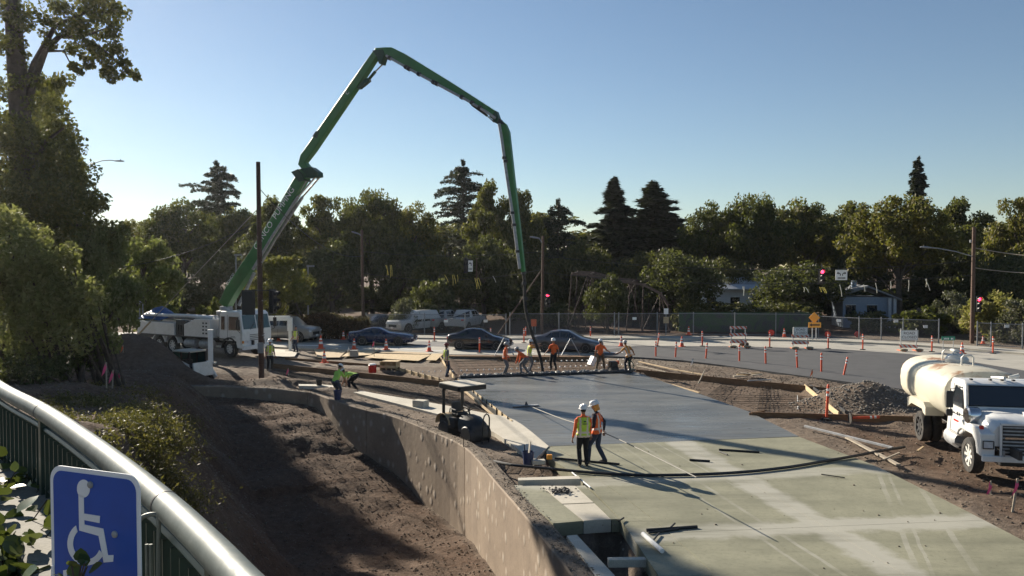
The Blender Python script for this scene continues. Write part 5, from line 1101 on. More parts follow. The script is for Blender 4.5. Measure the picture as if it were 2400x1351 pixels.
        for f in bm.faces:
            c = np.array(f.calc_center_median()); h = (c-dn)@u_; lat = abs((c-np.array(pv))@np.array(rt)); f.smooth = True
            f.material_index = 1 if (abs(h-0.13) < 0.028 or abs(lat-0.105) < 0.026) else (2 if h < 0.05 else 0)
        vm = bpy.data.meshes.new('vest'); bm.to_mesh(vm); bm.free()
        for m in (M[vest], M['silver_tape'], M['silver_tape'] if vest == 'lime_vest' else M[vest]): vm.materials.append(m)
        vo = ob('vest', vm, o)
        if emblem:
            c = chest-fw*0.142+up*0.06; e_ = MB(); e_.ball(c+rt*0.02, (0.04,0.012,0.018), 10, 6); e_.box(c+rt*0.02-up*0.07, (0.14,0.012,0.018)); e_.build('emblem', M['dark_green'], vo)
    if hat:
        H4 = Matrix.Translation(hd+hu*0.035) @ HM.to_4x4(); mb = MB(); prof = [(0.128,0.0),(0.126,0.03),(0.116,0.07),(0.092,0.105),(0.05,0.125),(0.004,0.130)]; rings = []
        for r, z in prof: rings.append([H4 @ Vector((r*0.92*math.cos(a), r*1.12*math.sin(a), z)) for a in [2*math.pi*k/18 for k in range(18)]])
        mb.loft(rings, True, False); ht = mb.build('hard_hat', M[hat], o, smooth=50)
        br = MB(); rg = []
        for s in (0.98, 1.16): rg.append([H4 @ Vector((0.128*0.92*s*math.cos(a), 0.128*1.12*(s+(0.2 if math.sin(a) > 0.3 and s > 1 else 0))*math.sin(a), 0.004 if s < 1 else -0.006)) for a in [2*math.pi*k/18 for k in range(18)]])
        br.loft(rg, True, False); br.build('brim', M[hat], ht, smooth=50)
        rd = MB(); rd.tube([H4 @ Vector((0, 0.135*math.cos(a), 0.03+0.105*math.sin(a))) for a in np.linspace(0.35, 2.8, 9)], 0.010, 5); rd.build('ridge', M[hat], ht)
    if flap:
        fl = MB(); fl.loft([[hd+hrt*math.cos(a)*0.105-hf*math.sin(a)*0.115-hu*z for a in np.linspace(-0.3, 3.44, 9)] for z in (-0.02, 0.05, 0.11, 0.15)], False, False); fl.build('neck_flap', M['tan_orange'], o, smooth=60)
    return o
def gp(px, py, z=-0.02): p = G(px, py, z); return p
PB = R(90)
person('worker in lime vest over orange shirt standing on cured slab, back to us', gp(1367,1094,0.0), R(6), 'orange_cloth', 'dark_cloth', 'lime_vest', hands=((-0.30,0.02,0.84),(0.24,0.20,0.86)), sleeve=1, emblem=True, feet=((-0.10,0.0),(0.11,0.04)))
pB = gp(1400,1086,0.0)
person('worker in orange vest and jeans holding the long bull float pole', pB, R(68), 'navy_cloth', 'jeans', 'orange_cloth', hands=((-0.22,0.30,0.98),(0.25,-0.12,0.90)), sleeve=1, look=(0.25,0.25), flap=True, feet=((-0.10,0.24),(0.10,-0.20)), lean=0.10, scale=1.03)
person('worker in lime vest with dark red hat standing on the formwork corner', gp(1046,884,-0.05), R(-55), 'grey_jeans', 'jeans', 'lime_vest', 'hat_red', hands=((-0.22,0.2,0.95),(0.30,-0.12,0.80)), feet=((-0.16,0.10),(0.16,-0.10)))
person('worker in lime shirt and white hat standing behind the retaining wall', Vector((A(790,930,35.2).x,35.2,-0.22)), R(-25), 'lime_cloth', 'jeans', None, 'hat_white', lean=0.62, hip=0.86, pel=(0,-0.15), hands=((-0.22,0.42,0.62),(0.22,0.46,0.66)), sleeve=0.4, look=(0,0.3))
person('worker in lime shirt bent double over the rebar', Vector((A(826,905,37.6).x,37.6,-0.2)), R(78), 'lime_cloth', 'dark_cloth', None, 'hat_white', lean=1.45, hip=0.78, pel=(0,-0.2), hands=((-0.2,0.52,0.15),(0.2,0.48,0.12)), feet=((-0.16,0.05),(0.16,-0.15)), sleeve=0.4)
person('slim worker in orange vest with dark hood, leftmost of the orange crew', gp(1183,878), R(-100), 'orange_cloth', 'grey_jeans', 'orange_cloth', 'hat_grey', hands=((-0.2,0.22,0.9),(0.22,0.18,0.85)), lean=0.12, sleeve=1, scale=0.97)
person('worker in orange shirt stooping beside the hose with pale hat', gp(1228,877), R(70), 'orange_cloth', 'grey_jeans', None, 'hat_grey', lean=0.95, hip=0.84, pel=(0,-0.15), hands=((-0.24,0.45,0.42),(0.24,0.40,0.45)), feet=((-0.14,0.1),(0.14,-0.2)), sleeve=1)
person('worker in yellow and orange vest reaching up to grip the hose', gp(1240,872), R(-70), 'tan_orange', 'grey_jeans', 'lime_vest', 'hat_white', lean=0.12, hands=((-0.05,0.62,1.52),(0.10,0.58,1.42)), sleeve=0.4)
person('worker in orange shirt and white hat with dark trousers, middle of the crew', gp(1298,868), R(150), 'orange_cloth', 'dark_cloth', None, 'hat_white', hands=((-0.34,0.1,0.92),(0.42,0.20,0.95)), lean=0.06, sleeve=0.4, feet=((-0.14,0),(0.14,0.05)))
person('worker in orange shirt and brown trousers standing before the screed motor', gp(1407,869), R(-15), 'orange_cloth', 'brown_cloth', None, 'hat_white', hands=((-0.30,0.1,0.88),(0.42,0.35,1.05)), sleeve=0.4, feet=((-0.22,-0.05),(0.20,0.05)), hip=0.90)
person('worker in tan orange vest leaning left, rightmost of the crew', gp(1472,872), R(20), 'tan_orange', 'navy_cloth', 'tan_orange', 'hat_grey', lean=0.25, side=-0.28, hands=((-0.62,0.25,1.0),(0.40,0.1,1.0)), sleeve=0.4, hip=0.90, pel=(0.08,0))
person('worker in lime vest half hidden behind the dark utility pole', Vector((A(632,855,44).x,44,-0.05)), R(-150), 'grey_jeans', 'dark_cloth', 'lime_vest', 'hat_white', lean=0.2, hands=((-0.25,0.2,0.85),(0.25,0.2,0.85)))
person('worker in lime vest standing beside the meter cabinet near the silver car', gp(694,826,0.0), R(160), 'grey_jeans', 'jeans', 'lime_vest', None, hands=((-0.25,0.15,0.85),(0.25,0.18,0.9)))
# ================================================================== foreground railing, planter, sign
M['galv'] = None
t = NT('galv'); n1 = t.noise(5.0, 6, 0.7); n2 = t.noise(22, 6, 0.75)
c = t.ramp(n1, [(0.3, (0.075,0.095,0.09)), (0.7, (0.15,0.172,0.162))]); c = t.mix(t.ramp(n2, [(0.55, (0,0,0)), (0.8, (0.5,)*3)]), c, (0.26,0.27,0.255)); t.set(Specular_IOR_Level=0.35)
t.set(Base_Color=c, Metallic=0.2, Roughness=t.ramp(n2, [(0.3, (0.42,)*3), (0.7, (0.68,)*3)])); t.bump(n2, 0.08, 0.005); M['galv'] = t.mat
M['conc_curb'] = concrete('conc_curb', (0.13,0.12,0.10), (0.24,0.225,0.19), stain=(0.06,0.055,0.04), stain_amt=0.6).mat
M['rail_green'] = plain('rail_green', (0.018,0.040,0.032), 0.45, var=0.3)
RZ = CAMZ-0.80
RL = [(-6.2,8.2),(-4.6,6.6)]+[tuple(G(px, py, RZ)[:2]) for px, py in ((0,912),(100,966),(200,1034),(300,1110),(400,1195),(500,1292),(575,1372))]+[tuple(G(700,1500,RZ)[:2]),tuple(G(900,1720,RZ)[:2]),(-0.12,1.0),(-0.02,0.7)]
RS = smooth_line(RL, 8)
rail = thing('railing', 'curved galvanised tube handrail with dark green balusters in the foreground', 'railing')
def zat(p, z): return Vector((p.x, p.y, z))
cutp = [0]
for px in (92, 385): cutp.append(min(range(len(RS)), key=lambda i: abs(RS[i].x/RS[i].y*FPX+CX-px)+(0 if RS[i].y > 1.9 else 1e5)))
cutp.append(len(RS)-1)
for a_, b_ in zip(cutp[:-1], cutp[1:]):
    mb = MB(); mb.tube([zat(p, RZ) for p in RS[a_:b_+1]], 0.046, 24); mb.build('handrail', M['galv'], rail, smooth=50)
for k in cutp[1:-1]:
    q = RS[k]; dd = (RS[k+1]-RS[k-1]).normalized(); mb = MB(); mb.tube([zat(q, RZ)-dd*0.006, zat(q, RZ)+dd*0.006], 0.0475, 24); mb.build('joint_ring', M['dark_metal'], rail, smooth=50)
CURB = CAMZ-1.24
# walk the line at even spacing
acc, last, stops = 0.0, RS[0], []
for p in RS[1:]:
    seg = (p-last).length; 
    while acc+seg >= 0.105:
        last = last+(p-last)*((0.105-acc)/seg); seg = (p-last).length; acc = 0.0; stops.append(last.copy())
    acc += seg; last = p
bal = None; kpost = min(range(len(stops)), key=lambda i: abs(stops[i].x/stops[i].y*FPX+CX-104)+(0 if stops[i].y > 1.9 else 1e5))
for i, p in enumerate(stops):
    dd = (stops[min(i+1, len(stops)-1)]-stops[max(i-1, 0)]).normalized(); az = math.atan2(dd.y, dd.x)
    if (i-kpost) % 13 == 0:
        mb = MB(); mb.box((0,0,0), (0.055,0.055,RZ-CURB+0.08)); o = mb.build('post', M['rail_green'], rail, bevel=0.004); o.location = zat(p, (RZ+CURB)/2-0.05); o.rotation_euler = (0,0,az); continue
    if bal is None: bal = MB().box((0,0,0), (0.012,0.045,RZ-CURB-0.10)).mesh('baluster', M['rail_green'])
    o = ob('baluster', bal, rail); o.location = zat(p, (RZ+CURB)/2-0.05); o.rotation_euler = (0,0,az)
mb = MB(); mb.tube([zat(p, RZ-0.085) for p in RS], 0.016, 6); mb.build('top_bar', M['rail_green'], rail)
mb = MB(); mb.tube([zat(p, CURB+0.035) for p in RS], 0.014, 6); mb.build('bottom_bar', M['rail_green'], rail)
# planter curb under the railing, camera side is the planting bed
inn = [zat(p, 0)+Vector((-n.y, n.x, 0)) for p, n in [(RS[i], (RS[min(i+1,len(RS)-1)]-RS[max(i-1,0)]).normalized()*-0.27) for i in range(len(RS))]]
out_ = [zat(p, 0)+Vector((-n.y, n.x, 0)) for p, n in [(RS[i], (RS[min(i+1,len(RS)-1)]-RS[max(i-1,0)]).normalized()*0.12) for i in range(len(RS))]]
mb = MB(); mb.loft([[zat(a, CURB-0.9), zat(a, CURB-0.012), zat(a.lerp(b, 0.04), CURB), zat(a.lerp(b, 0.96), CURB), zat(b, CURB-0.012), zat(b, CURB-0.9)] for a, b in zip(out_, inn)]); pc = mb.build('planter_curb', M['conc_curb'], smooth=40, kind='structure', label='pale concrete curb carrying the railing'); fixnormals(pc)
bed = MB(); BZ = CURB-0.14; b2 = [zat(p, BZ) for p in inn]; bed.loft([[p, p+Vector((-1.6,-1.0,0.02))] for p in b2], False, False); bed.build('planting_bed', M['soil'], kind='structure', label='soil bed behind the curb')
# leaves: one broad leaf shape, each leaf a part of its plant
def leafmesh(name, L, Wd):
    mb = MB(); pr = [(0,0),(0.25,0.42),(0.5,0.5),(0.78,0.33),(1.0,0.0)]; vs = [(p[0]*L, s*p[1]*Wd, 0.10*L*abs(p[1])-0.12*L*p[0]**2) for s in (1,) for p in pr]+[(p[0]*L, -p[1]*Wd, 0.10*L*abs(p[1])-0.12*L*p[0]**2) for p in pr[1:-1]]
    mid = [(p[0]*L, 0, -0.12*L*p[0]**2) for p in pr[1:-1]]; b = len(vs); vs += mid
    mb.add(vs, [(0,b,1),(b,b+1,2,1),(b+1,b+2,3,2),(b+2,4,3),(0,5,b),(b,5,6,b+1),(b+1,6,7,b+2),(b+2,7,4)]); return mb.mesh(name, M['leaf_ivy'], 60)
LM = [leafmesh('leaf', 0.085, 0.075), leafmesh('leaf', 0.065, 0.055), leafmesh('leaf', 0.10, 0.09)]
def ivy(label, spots, n, seed, zb, spread=0.12, zs=0.14, sz=1.0, vine=True):
    rs = random.Random(seed); o = thing('ivy_plant', label, 'ivy', (0,0,0)); mb = MB()
    for _ in range(n):
        s = Vector(rs.choice(spots)); p = s+Vector((rs.gauss(0, spread), rs.gauss(0, spread), abs(rs.gauss(0, zs)))); p.z = max(p.z, zb+0.02)
        l = ob('leaf', rs.choice(LM), o); l.location = p; l.rotation_euler = (rs.gauss(0, 0.7), rs.gauss(0, 0.7), rs.uniform(0, 6.28)); sc_ = sz*rs.uniform(0.7, 1.25); l.scale = (sc_,)*3
        if vine and rs.random() < 0.35: mb.tube([p, p.lerp(s, 0.5)-Vector((0,0,0.03)), Vector((s.x, s.y, zb-0.02))], 0.003, 4)
    mb.build('vines', M['bark'], o); return o
ivy('glossy ivy spilling over the curb at the left edge', [G(10,1120,BZ+0.05),G(30,1180,BZ+0.05),G(50,1160,BZ+0.06),G(0,1230,BZ+0.05),G(20,1270,BZ+0.05),G(10,1330,BZ+0.05),G(40,1340,BZ+0.02),G(-40,1200,BZ+0.05),G(-30,1300,BZ)], 300, 3, BZ, 0.13, 0.09)
ivy('low ivy at the bottom left corner below the sign', [G(40,1420,BZ),G(-20,1400,BZ),G(100,1440,BZ),G(-60,1340,BZ)], 180, 8, BZ, 0.15, 0.09)
# accessible parking sign
M['sign_blue'] = plain('sign_blue', (0.014,0.085,0.42), 0.4, var=0.12, scale=8); M['sign_face'] = plain('sign_face', (0.82,0.84,0.86), 0.4, var=0.05)
TL, TR = A(117,1089,2.16), A(327,1116,2.03); ux = (TR-TL); SWd = ux.length; ux.normalize()
dn = (A(104,1360,2.17)-TL).normalized(); nz = ux.cross(dn)*-1; nz = nz if nz.y < 0 else -nz; dn = (dn-ux*dn.dot(ux)).normalized(); nz = ux.cross(dn); nz = nz if nz.y < 0 else -nz
SM = Matrix((ux, -dn, nz)).transposed().to_4x4(); SM.translation = TL
sg = thing('parking_sign', 'blue accessible parking sign with white wheelchair symbol behind the ivy', 'sign'); SH = SWd*1.5
def rrect(x0, y0, x1, y1, r, n=6):
    P_ = []
    for cx_, cy_, a0 in ((x1-r,y1-r,0),(x0+r,y1-r,90),(x0+r,y0+r,180),(x1-r,y0+r,270)): P_ += [(cx_+r*math.cos(R(a0+90*k/n)), cy_+r*math.sin(R(a0+90*k/n))) for k in range(n+1)]
    return P_
def flat(poly, z, th, name, mat, parent, Mx): mb = MB(); mb.prism(poly, z-th, z, Mx); o = mb.build(name, M[mat], parent); fixnormals(o); return o
pn = flat(rrect(0,-SH,SWd,0,0.042), 0.0, 0.003, 'panel', 'sign_face', sg, SM); flat(rrect(0.013,-SH+0.013,SWd-0.013,-0.013,0.033), 0.0012, 0.001, 'blue_field', 'sign_blue', pn, SM)
S = SWd/0.805                                 # wheelchair figure drawn in sign-width units measured on the photo (0..0.805 wide)
def sp_(pts): return [((x)*SWd, -(y)*SWd) for x, y in pts]
def ring_arc(cx_, cy_, ro, ri, a0, a1, n=22): return [(cx_+ro*math.cos(R(a)), cy_+ro*math.sin(R(a))) for a in np.linspace(a0, a1, n)]+[(cx_+ri*math.cos(R(a)), cy_+ri*math.sin(R(a))) for a in np.linspace(a1, a0, n)]
# photo to sign plane
def onsign(px, py):
    d = ray(px, py); o_ = Vector((0,0,CAMZ)); tt = (TL-o_).dot(nz)/d.dot(nz); p = o_+d*tt-TL; return (p.dot(ux), -p.dot(dn))
def fig(pxs, name='symbol'): return flat([onsign(*p) for p in pxs], 0.0026, 0.001, name, 'sign_face', pn, SM)
sg_s = 420/1205.0; zz = lambda x, y: (x*sg_s, 880+y*sg_s)
fig([zz(566+43*math.cos(a), 758+58*math.sin(a)+(6 if math.sin(a) > 0 else 0)) for a in np.linspace(0, 2*math.pi, 22)[:-1]], 'symbol_head')
fig([zz(*p) for p in ((533,800),(568,812),(570,928),(677,945),(674,992),(571,972),(573,1002),(700,1030),(731,1208),(768,1207),(765,1252),(702,1257),(668,1078),(538,1042))], 'symbol_body')
arc = []
for a in np.linspace(-118, 8, 26): arc.append((572+112*math.cos(R(-a))*0+0, 0))
c0 = (588,1130); outer = [(c0[0]+130*math.cos(R(a)), c0[1]+147*math.sin(R(a))) for a in np.linspace(236, 30, 26)]; inner = [(c0[0]+92*math.cos(R(a)), c0[1]+106*math.sin(R(a))) for a in np.linspace(24, 228, 26)]
fig([zz(*p) for p in outer+inner], 'symbol_wheel')
for q in (((430,1310),(455,1305),(455,1400),(430,1400)),((500,1320),(530,1316),(520,1400),(500,1400)),((350,1280),(370,1275),(365,1400),(345,1400))): fig([zz(*p) for p in q], 'letter_stroke')
for q in ((612,735),(776,1068)):
    x, y = onsign(*zz(*q)); mb = MB(); mb.lathe([(0.010,0.0),(0.009,0.004),(0.005,0.006),(0.001,0.006)], 12, SM @ Matrix.Translation((x,y,0.001))); mb.build('bolt', M['pipe'], pn, smooth=40)
pp = TL+ux*SWd*0.55; mb = MB(); mb.tube([pp-nz*0.03+dn*0.02, Vector((pp.x, pp.y, 0))-nz*0.03+Vector((0,0,BZ-0.5))], 0.024, 10); mb.build('post', M['galv'], sg, smooth=40)
ivy('ivy tendril climbing over the lower part of the blue sign', [A(178,1335,2.0),A(170,1352,2.0),A(185,1375,2.0),A(150,1365,2.0)], 16, 5, CAMZ-1.2, 0.018, 0.012, 0.42)
# small galvanised hoop behind the sign
hp = thing('bike_hoop', 'small bright metal hoop between the blue sign and the handrail', 'hoop'); yh = 2.55
mb = MB(); mb.tube(smooth_line([tuple(A(324,1225,yh)),tuple(A(335,1212,yh)),tuple(A(355,1206,yh)),tuple(A(369,1208,yh)),tuple(A(372,1222,yh)),tuple(A(371,1290,yh)),tuple(A(370,1420,yh)),(A(370,1420,yh).x, yh, CURB)], 4), 0.0075, 8); mb.build('hoop', M['galv'], hp, smooth=50)
for px in (326,344,353): mb = MB(); mb.tube([A(px,1276,yh), (A(px,1276,yh).x, yh, CURB)], 0.006, 6); mb.build('spindle', M['galv'], hp)

# ================================================================== poles, cables, signals
def zpole(name, label, cat, px_t, py_t, px_b, py_b, Y, r0, r1, mat, z0=0.0):
    b = A(px_b, py_b, Y); b.z = z0; tp = A(px_t, py_t, Y); o = thing(name, label, cat, b); mb = MB(); L = tp-b; n = 9
    mb.tube([L*(k/n)-Vector((0,0,0.3 if k == 0 else 0)) for k in range(n+1)], [r0+(r1-r0)*k/n for k in range(n+1)], 12); mb.build('shaft', M[mat], o, smooth=50); return o, b, tp
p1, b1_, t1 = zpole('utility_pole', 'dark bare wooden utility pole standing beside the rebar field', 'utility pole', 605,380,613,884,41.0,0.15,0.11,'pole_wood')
mb = MB(); [mb.tube([(0.1,-0.14,z),(0.16,-0.16,z)], 0.03, 6) for z in (2.2,4.0,6.0)]; mb.build('pole_step', M['pipe'], p1)
MB().box((0.02,-0.17,1.55), (0.28,0.14,0.55)).build('meter_box', M['grey_paint'], p1, bevel=0.02)
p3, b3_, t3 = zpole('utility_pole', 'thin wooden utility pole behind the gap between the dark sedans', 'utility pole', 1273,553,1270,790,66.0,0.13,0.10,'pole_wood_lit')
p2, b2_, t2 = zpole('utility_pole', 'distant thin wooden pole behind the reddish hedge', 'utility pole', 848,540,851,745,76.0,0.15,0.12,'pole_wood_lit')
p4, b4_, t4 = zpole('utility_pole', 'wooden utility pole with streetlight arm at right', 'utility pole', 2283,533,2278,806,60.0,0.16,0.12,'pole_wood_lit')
def lamp_head(parent, off, d, arm_pts, nm='lamp_arm'):
    mb = MB(); mb.tube(arm_pts, 0.04, 8); a = mb.build(nm, M['grey_paint'], parent, smooth=50); e = Vector(arm_pts[-1]); d = Vector(d).normalized(); s = d.cross(Vector((0,0,1)))
    rg = []
    for f, w_, h in ((-0.15,0.05,0.05),(0.1,0.13,0.09),(0.4,0.17,0.10),(0.65,0.13,0.07),(0.74,0.04,0.03)): rg.append([e+d*f+s*w_*math.cos(q)+Vector((0,0,1))*h*math.sin(q)*(1 if math.sin(q) > 0 else 0.6) for q in [2*math.pi*k/12 for k in range(12)]])
    h_ = MB(); h_.loft(rg); ho = h_.build('lamp_head', M['grey_paint'], a, smooth=50); MB().box(e+d*0.42+Vector((0,0,0.12)), (0.07,0.07,0.08)).build('photocell', M['dark_metal'], ho)
r_ = lambda px, py, Y, b: A(px, py, Y)-b
lamp_head(p4, None, (-1,-0.1,0.05), [r_(2281,602,60,b4_), r_(2240,590,60,b4_), r_(2195,582,60,b4_), r_(2178,581,60,b4_)])
lamp_head(p3, None, (-1,0,0.15), [r_(1272,572,66,b3_), r_(1266,562,66,b3_), r_(1262,559,66,b3_)]); lamp_head(p2, None, (-1,0,0.3), [r_(849,560,76,b2_), r_(845,552,76,b2_), r_(841,549,76,b2_)])
MB().box(r_(2275,566,60,b4_), (0.12,0.12,0.2)).build('insulator', M['grey_paint'], p4, bevel=0.02)
sl, sb_, st_ = zpole('street_lamp', 'tall grey street lamp curving out beside the big tree', 'street lamp', 198,388,196,800,72.0,0.12,0.09,'grey_paint')
lamp_head(sl, None, (1,0,-0.03), [r_(198,392,72,sb_), r_(215,385,72,sb_), r_(240,377,72,sb_), r_(262,376,72,sb_), r_(272,378,72,sb_)])
for px, tp, bt_, lb in ((553,596,760,'slim grey post with box lamp behind the green boom'),(722,622,745,'slim grey post with box lamp beside the young tree')):
    so_, sb2, _ = zpole('lamp_post', lb, 'lamp post', px,tp,px,bt_,70.0,0.07,0.06,'grey_paint'); MB().box(Vector((0.25,0,_.z-sb2.z-0.08)), (0.62,0.35,0.16)).build('lamp_box', M['grey_paint'], so_, bevel=0.02)
def cable(label, a, b, sag, r=0.02, mat='dark_metal', name='cable', n=20):
    mb = MB(); a, b = Vector(a), Vector(b); mb.tube([a.lerp(b, k/n)-Vector((0,0,sag*4*(k/n)*(1-k/n))) for k in range(n+1)], r, 5); return mb.build(name, M[mat], label=label, cat='cable')
g0 = A(290,822,43.5); cable('diagonal guy wire from the dark pole down to the spoil heap', A(606,488,41), A(352,755,43), 0.0, 0.022, 'grey_wood', 'guy_wire')
gg = thing('guy_guard', 'pale guard sleeve on the lower end of the guy wire', 'guy guard'); mb = MB(); mb.tube([A(352,755,43), A(288,824,43.3)], 0.05, 8); mb.build('sleeve', M['pale_wood'], gg, smooth=40); mb = MB(); mb.tube([A(296,814,43.2), A(288,824,43.3), A(286,850,43.3)], 0.03, 6); mb.build('anchor_rod', M['rebar'], gg)
cable('cable sloping from the dark pole down past the pale tree', A(606,520,41), A(205,632,47), 0.6, 0.02); cable('cable sagging from the dark pole to the thin distant pole', A(606,440,41), A(849,600,76), 1.2, 0.02)
cable('upper span cable carrying the signals from boom hose to right pole', A(1272,600,66), A(2280,612,60), 0.9, 0.022); cable('lower tether cable with ribbons between thin pole and right pole', A(1272,640,66), A(2280,645,60), 0.8, 0.02)
cable('upper signal cable from hedge pole to thin pole', A(851,590,76), A(1272,590,66), 0.4, 0.02); cable('lower ribbon cable from hedge pole to thin pole', A(851,640,76), A(1272,632,66), 0.8, 0.02)
cable('upper pale cable leaving the right pole out of frame', A(2283,581,60), A(2460,604,56), 0.1, 0.035, 'grey_wood'); cable('lower pale cable leaving the right pole out of frame', A(2283,628,60), A(2460,642,56), 0.1, 0.03, 'grey_wood')
cable('brown brace pipe leaning from thin pole to the sidewalk', A(1268,635,66), A(1166,785,64), 0.0, 0.06, 'pole_wood_lit', 'brace_pipe', 2)
cable('yellow guy guard leaning beside the fence at far right', A(2340,730,62), A(2385,792,62), 0.0, 0.05, 'yellow_ribbon', 'guy_guard_pole', 2)
def ribbon(px, py, Y, n, L, mat, label, seed):
    rs = random.Random(seed); o = thing('ribbon', label, 'ribbon', A(px, py, Y), 0, 'ribbons on the cables')
    for k in range(n):
        x = (k-(n-1)/2)*0.11; a = Vector((x,0,0.02)); e = Vector((x+rs.uniform(-0.05,0.35),rs.uniform(-0.1,0.1),-L*rs.uniform(0.7,1.1))); mb = MB(); mb.bar(a, a.lerp(e,0.5)+Vector((0.03,0,0)), 0.05, 0.012, up=(0,1,0)); mb.bar(a.lerp(e,0.5)+Vector((0.03,0,0)), e, 0.045, 0.012, up=(0,1,0)); mb.build('strip', M[mat], o)
for i, (px, py, Y, n, L, mt, lb) in enumerate([(905,622,75,2,1.1,'yellow_ribbon','pair of yellow ribbons left of the black signal'),(916,622,75,2,1.2,'yellow_ribbon','second pair of yellow ribbons left of the black signal'),(1042,645,70,1,0.9,'yellow_ribbon','single ribbon at the left side of the black signal'),(1062,645,70,2,1.1,'yellow_ribbon','ribbons just left under the black signal'),(1072,645,70,1,0.7,'yellow_ribbon','short ribbon touching the black signal'),(1117,652,69,4,0.9,'yellow_ribbon','bunch of yellow ribbons under the hanging rod'),(1155,648,69,1,0.6,'white_ribbon','pale ribbon right of the yellow bunch'),
    (1742,672,63,2,0.8,'white_ribbon','ribbons above the white roof'),(1886,674,62,2,0.5,'white_ribbon','ribbons left of the red round signal'),(1926,674,62,4,0.5,'yellow_ribbon','yellow tassels under the red round signal'),(1968,668,62,1,1.0,'white_ribbon','long ribbon under the arrow sign'),(2024,668,62,1,0.5,'white_ribbon','short ribbon above the house gable'),(2052,664,61,1,0.8,'white_ribbon','ribbon above the house roof end'),(2087,660,61,1,0.6,'white_ribbon','ribbon right of the blue grey house'),(2130,657,61,1,0.9,'white_ribbon','ribbon before the forked trunk'),(2170,654,61,2,0.9,'white_ribbon','rightmost pair of ribbons before the pole')]): ribbon(px, py, Y, n, L, mt, lb, i)
def signal(label, px, py_top, Y, lit=None, rz=0.0, parts=3, w_=0.36, h=1.1, arrow=False, hang=None, group='traffic signals'):
    c = A(px, py_top, Y); o = thing('traffic_signal', label, 'traffic light', (c.x, Y, c.z-h), rz, group); MB().box((0,0,h/2), (w_,0.22,h)).build('housing', M['black'], o, bevel=0.02)
    MB().box((0,0.06,h/2), (w_*1.45,0.02,h*1.12)).build('backplate', M['black'], o)
    for k in range(parts):
        z = h*(parts-0.5-k)/parts; on = lit == k; mb = MB()
        if on and arrow: mb.prism([(-0.12,0),(0,0.10),(0,0.035),(0.13,0.035),(0.13,-0.035),(0,-0.035),(0,-0.10)], 0, 0.01, Matrix.Translation((0,-0.118,z)) @ Matrix.Rotation(math.pi/2, 4, 'X')); 
        else: mb.lathe([(0.14,0.0),(0.13,0.03),(0.08,0.05),(0.002,0.06)], 16, Matrix.Translation((0,-0.112,z)) @ Matrix.Rotation(math.pi/2, 4, 'X'))
        mb.build('lens', M['red_lamp'] if on else M['dark_metal'], o, smooth=50)
        v = MB(); v.loft([[Vector((0.155*math.cos(a), -0.112-dd*(0.24 if math.sin(a) > 0 else 0.12), z+0.155*math.sin(a))) for a in np.linspace(-0.5, math.pi+0.5, 12)] for dd in (0, 1)], False, False); v.build('visor', M['black'], o)
    if hang: mb = MB(); mb.tube([(0,0,h-0.02),(0,0,h+hang)], 0.025, 6); mb.build('hanger', M['dark_metal'], o)
    return o
signal('hanging signal lit red beside the two arrow sign', 1926, 632, 62, 0, hang=0.45); signal('signal lit red mounted on the right utility pole', 2293, 696, 59.6, 0); signal('signal showing a red arrow beside the thin pole', 1283, 688, 65.5, 0, arrow=True)
signal('black hanging signal seen from the side among yellow ribbons', 1092, 606, 70, None, rz=R(60), hang=0.4, h=1.25)
so_ = signal('large dark signal head left of the bare pole, seen from behind', 582, 683, 40.6, None, rz=R(200), w_=0.45, h=1.15); so2 = signal('large dark signal head right of the bare pole with visors', 640, 681, 40.6, None, rz=R(75), w_=0.40, h=1.15)
mb = MB(); mb.tube([A(578,681,40.7)-Vector((*b1_,)), A(648,681,40.7)-Vector((*b1_,))], 0.03, 6); mb.build('signal_bracket', M['dark_metal'], p1)
mb = MB(); mb.tube([A(2283,700,59.9)-b4_, A(2293,700,59.7)-b4_], 0.03, 6); mb.build('signal_bracket', M['dark_metal'], p4)
mb = MB(); mb.tube([A(1271,690,66)-b3_, A(1283,690,65.6)-b3_], 0.03, 6); mb.build('signal_bracket', M['dark_metal'], p3)
hr_ = MB(); hr_.tube([A(1117,605,69), A(1117,655,69)], 0.05, 6); hr_.build('hanging_rod', M['pole_wood_lit'], label='thin hanging rod above the yellow ribbon bunch', cat='rod')
# signs
def text_mesh(txt, size):
    cu = bpy.data.curves.new('lettering', 'FONT'); cu.body = txt; cu.size = size; cu.extrude = 0.003; cu.align_x = 'CENTER'; cu.align_y = 'CENTER'
    to = bpy.data.objects.new('lt', cu); COL.objects.link(to); dg = bpy.context.evaluated_depsgraph_get(); me = bpy.data.meshes.new_from_object(to.evaluated_get(dg)); bpy.data.objects.remove(to); me.transform(Matrix.Rotation(math.pi/2, 4, 'X')); return me
def words(parent, txt, size, at_, mat='sign_black', wmax=None, name='lettering'):
    me = text_mesh(txt, size); me.materials.clear(); me.materials.append(M[mat]); o = ob(name, me, parent); o.location = at_
    if wmax: wd_ = max(v.co.x for v in me.vertices)-min(v.co.x for v in me.vertices); o.scale = (wmax/wd_, 1, 1)
    return o
arr = lambda s: [(s*0.02,-0.14),(s*0.02,0.0),(s*0.10,0.10),(s*0.20,0.10),(s*0.20,0.17),(s*0.34,0.065),(s*0.20,-0.04),(s*0.20,0.03),(s*0.12,0.03),(s*0.08,-0.02),(s*0.08,-0.14)]
XZ = lambda x, y, z: Matrix.Translation((x, y, z)) @ Matrix.Rotation(math.pi/2, 4, 'X')
c = A(1972,645,62); ts = thing('turn_arrow_sign', 'white hanging sign with arrows turning left and right', 'sign', (c.x, 62, c.z)); MB().box((0,0,0), (0.92,0.03,0.80)).build('panel', M['sign_white'], ts, bevel=0.005)
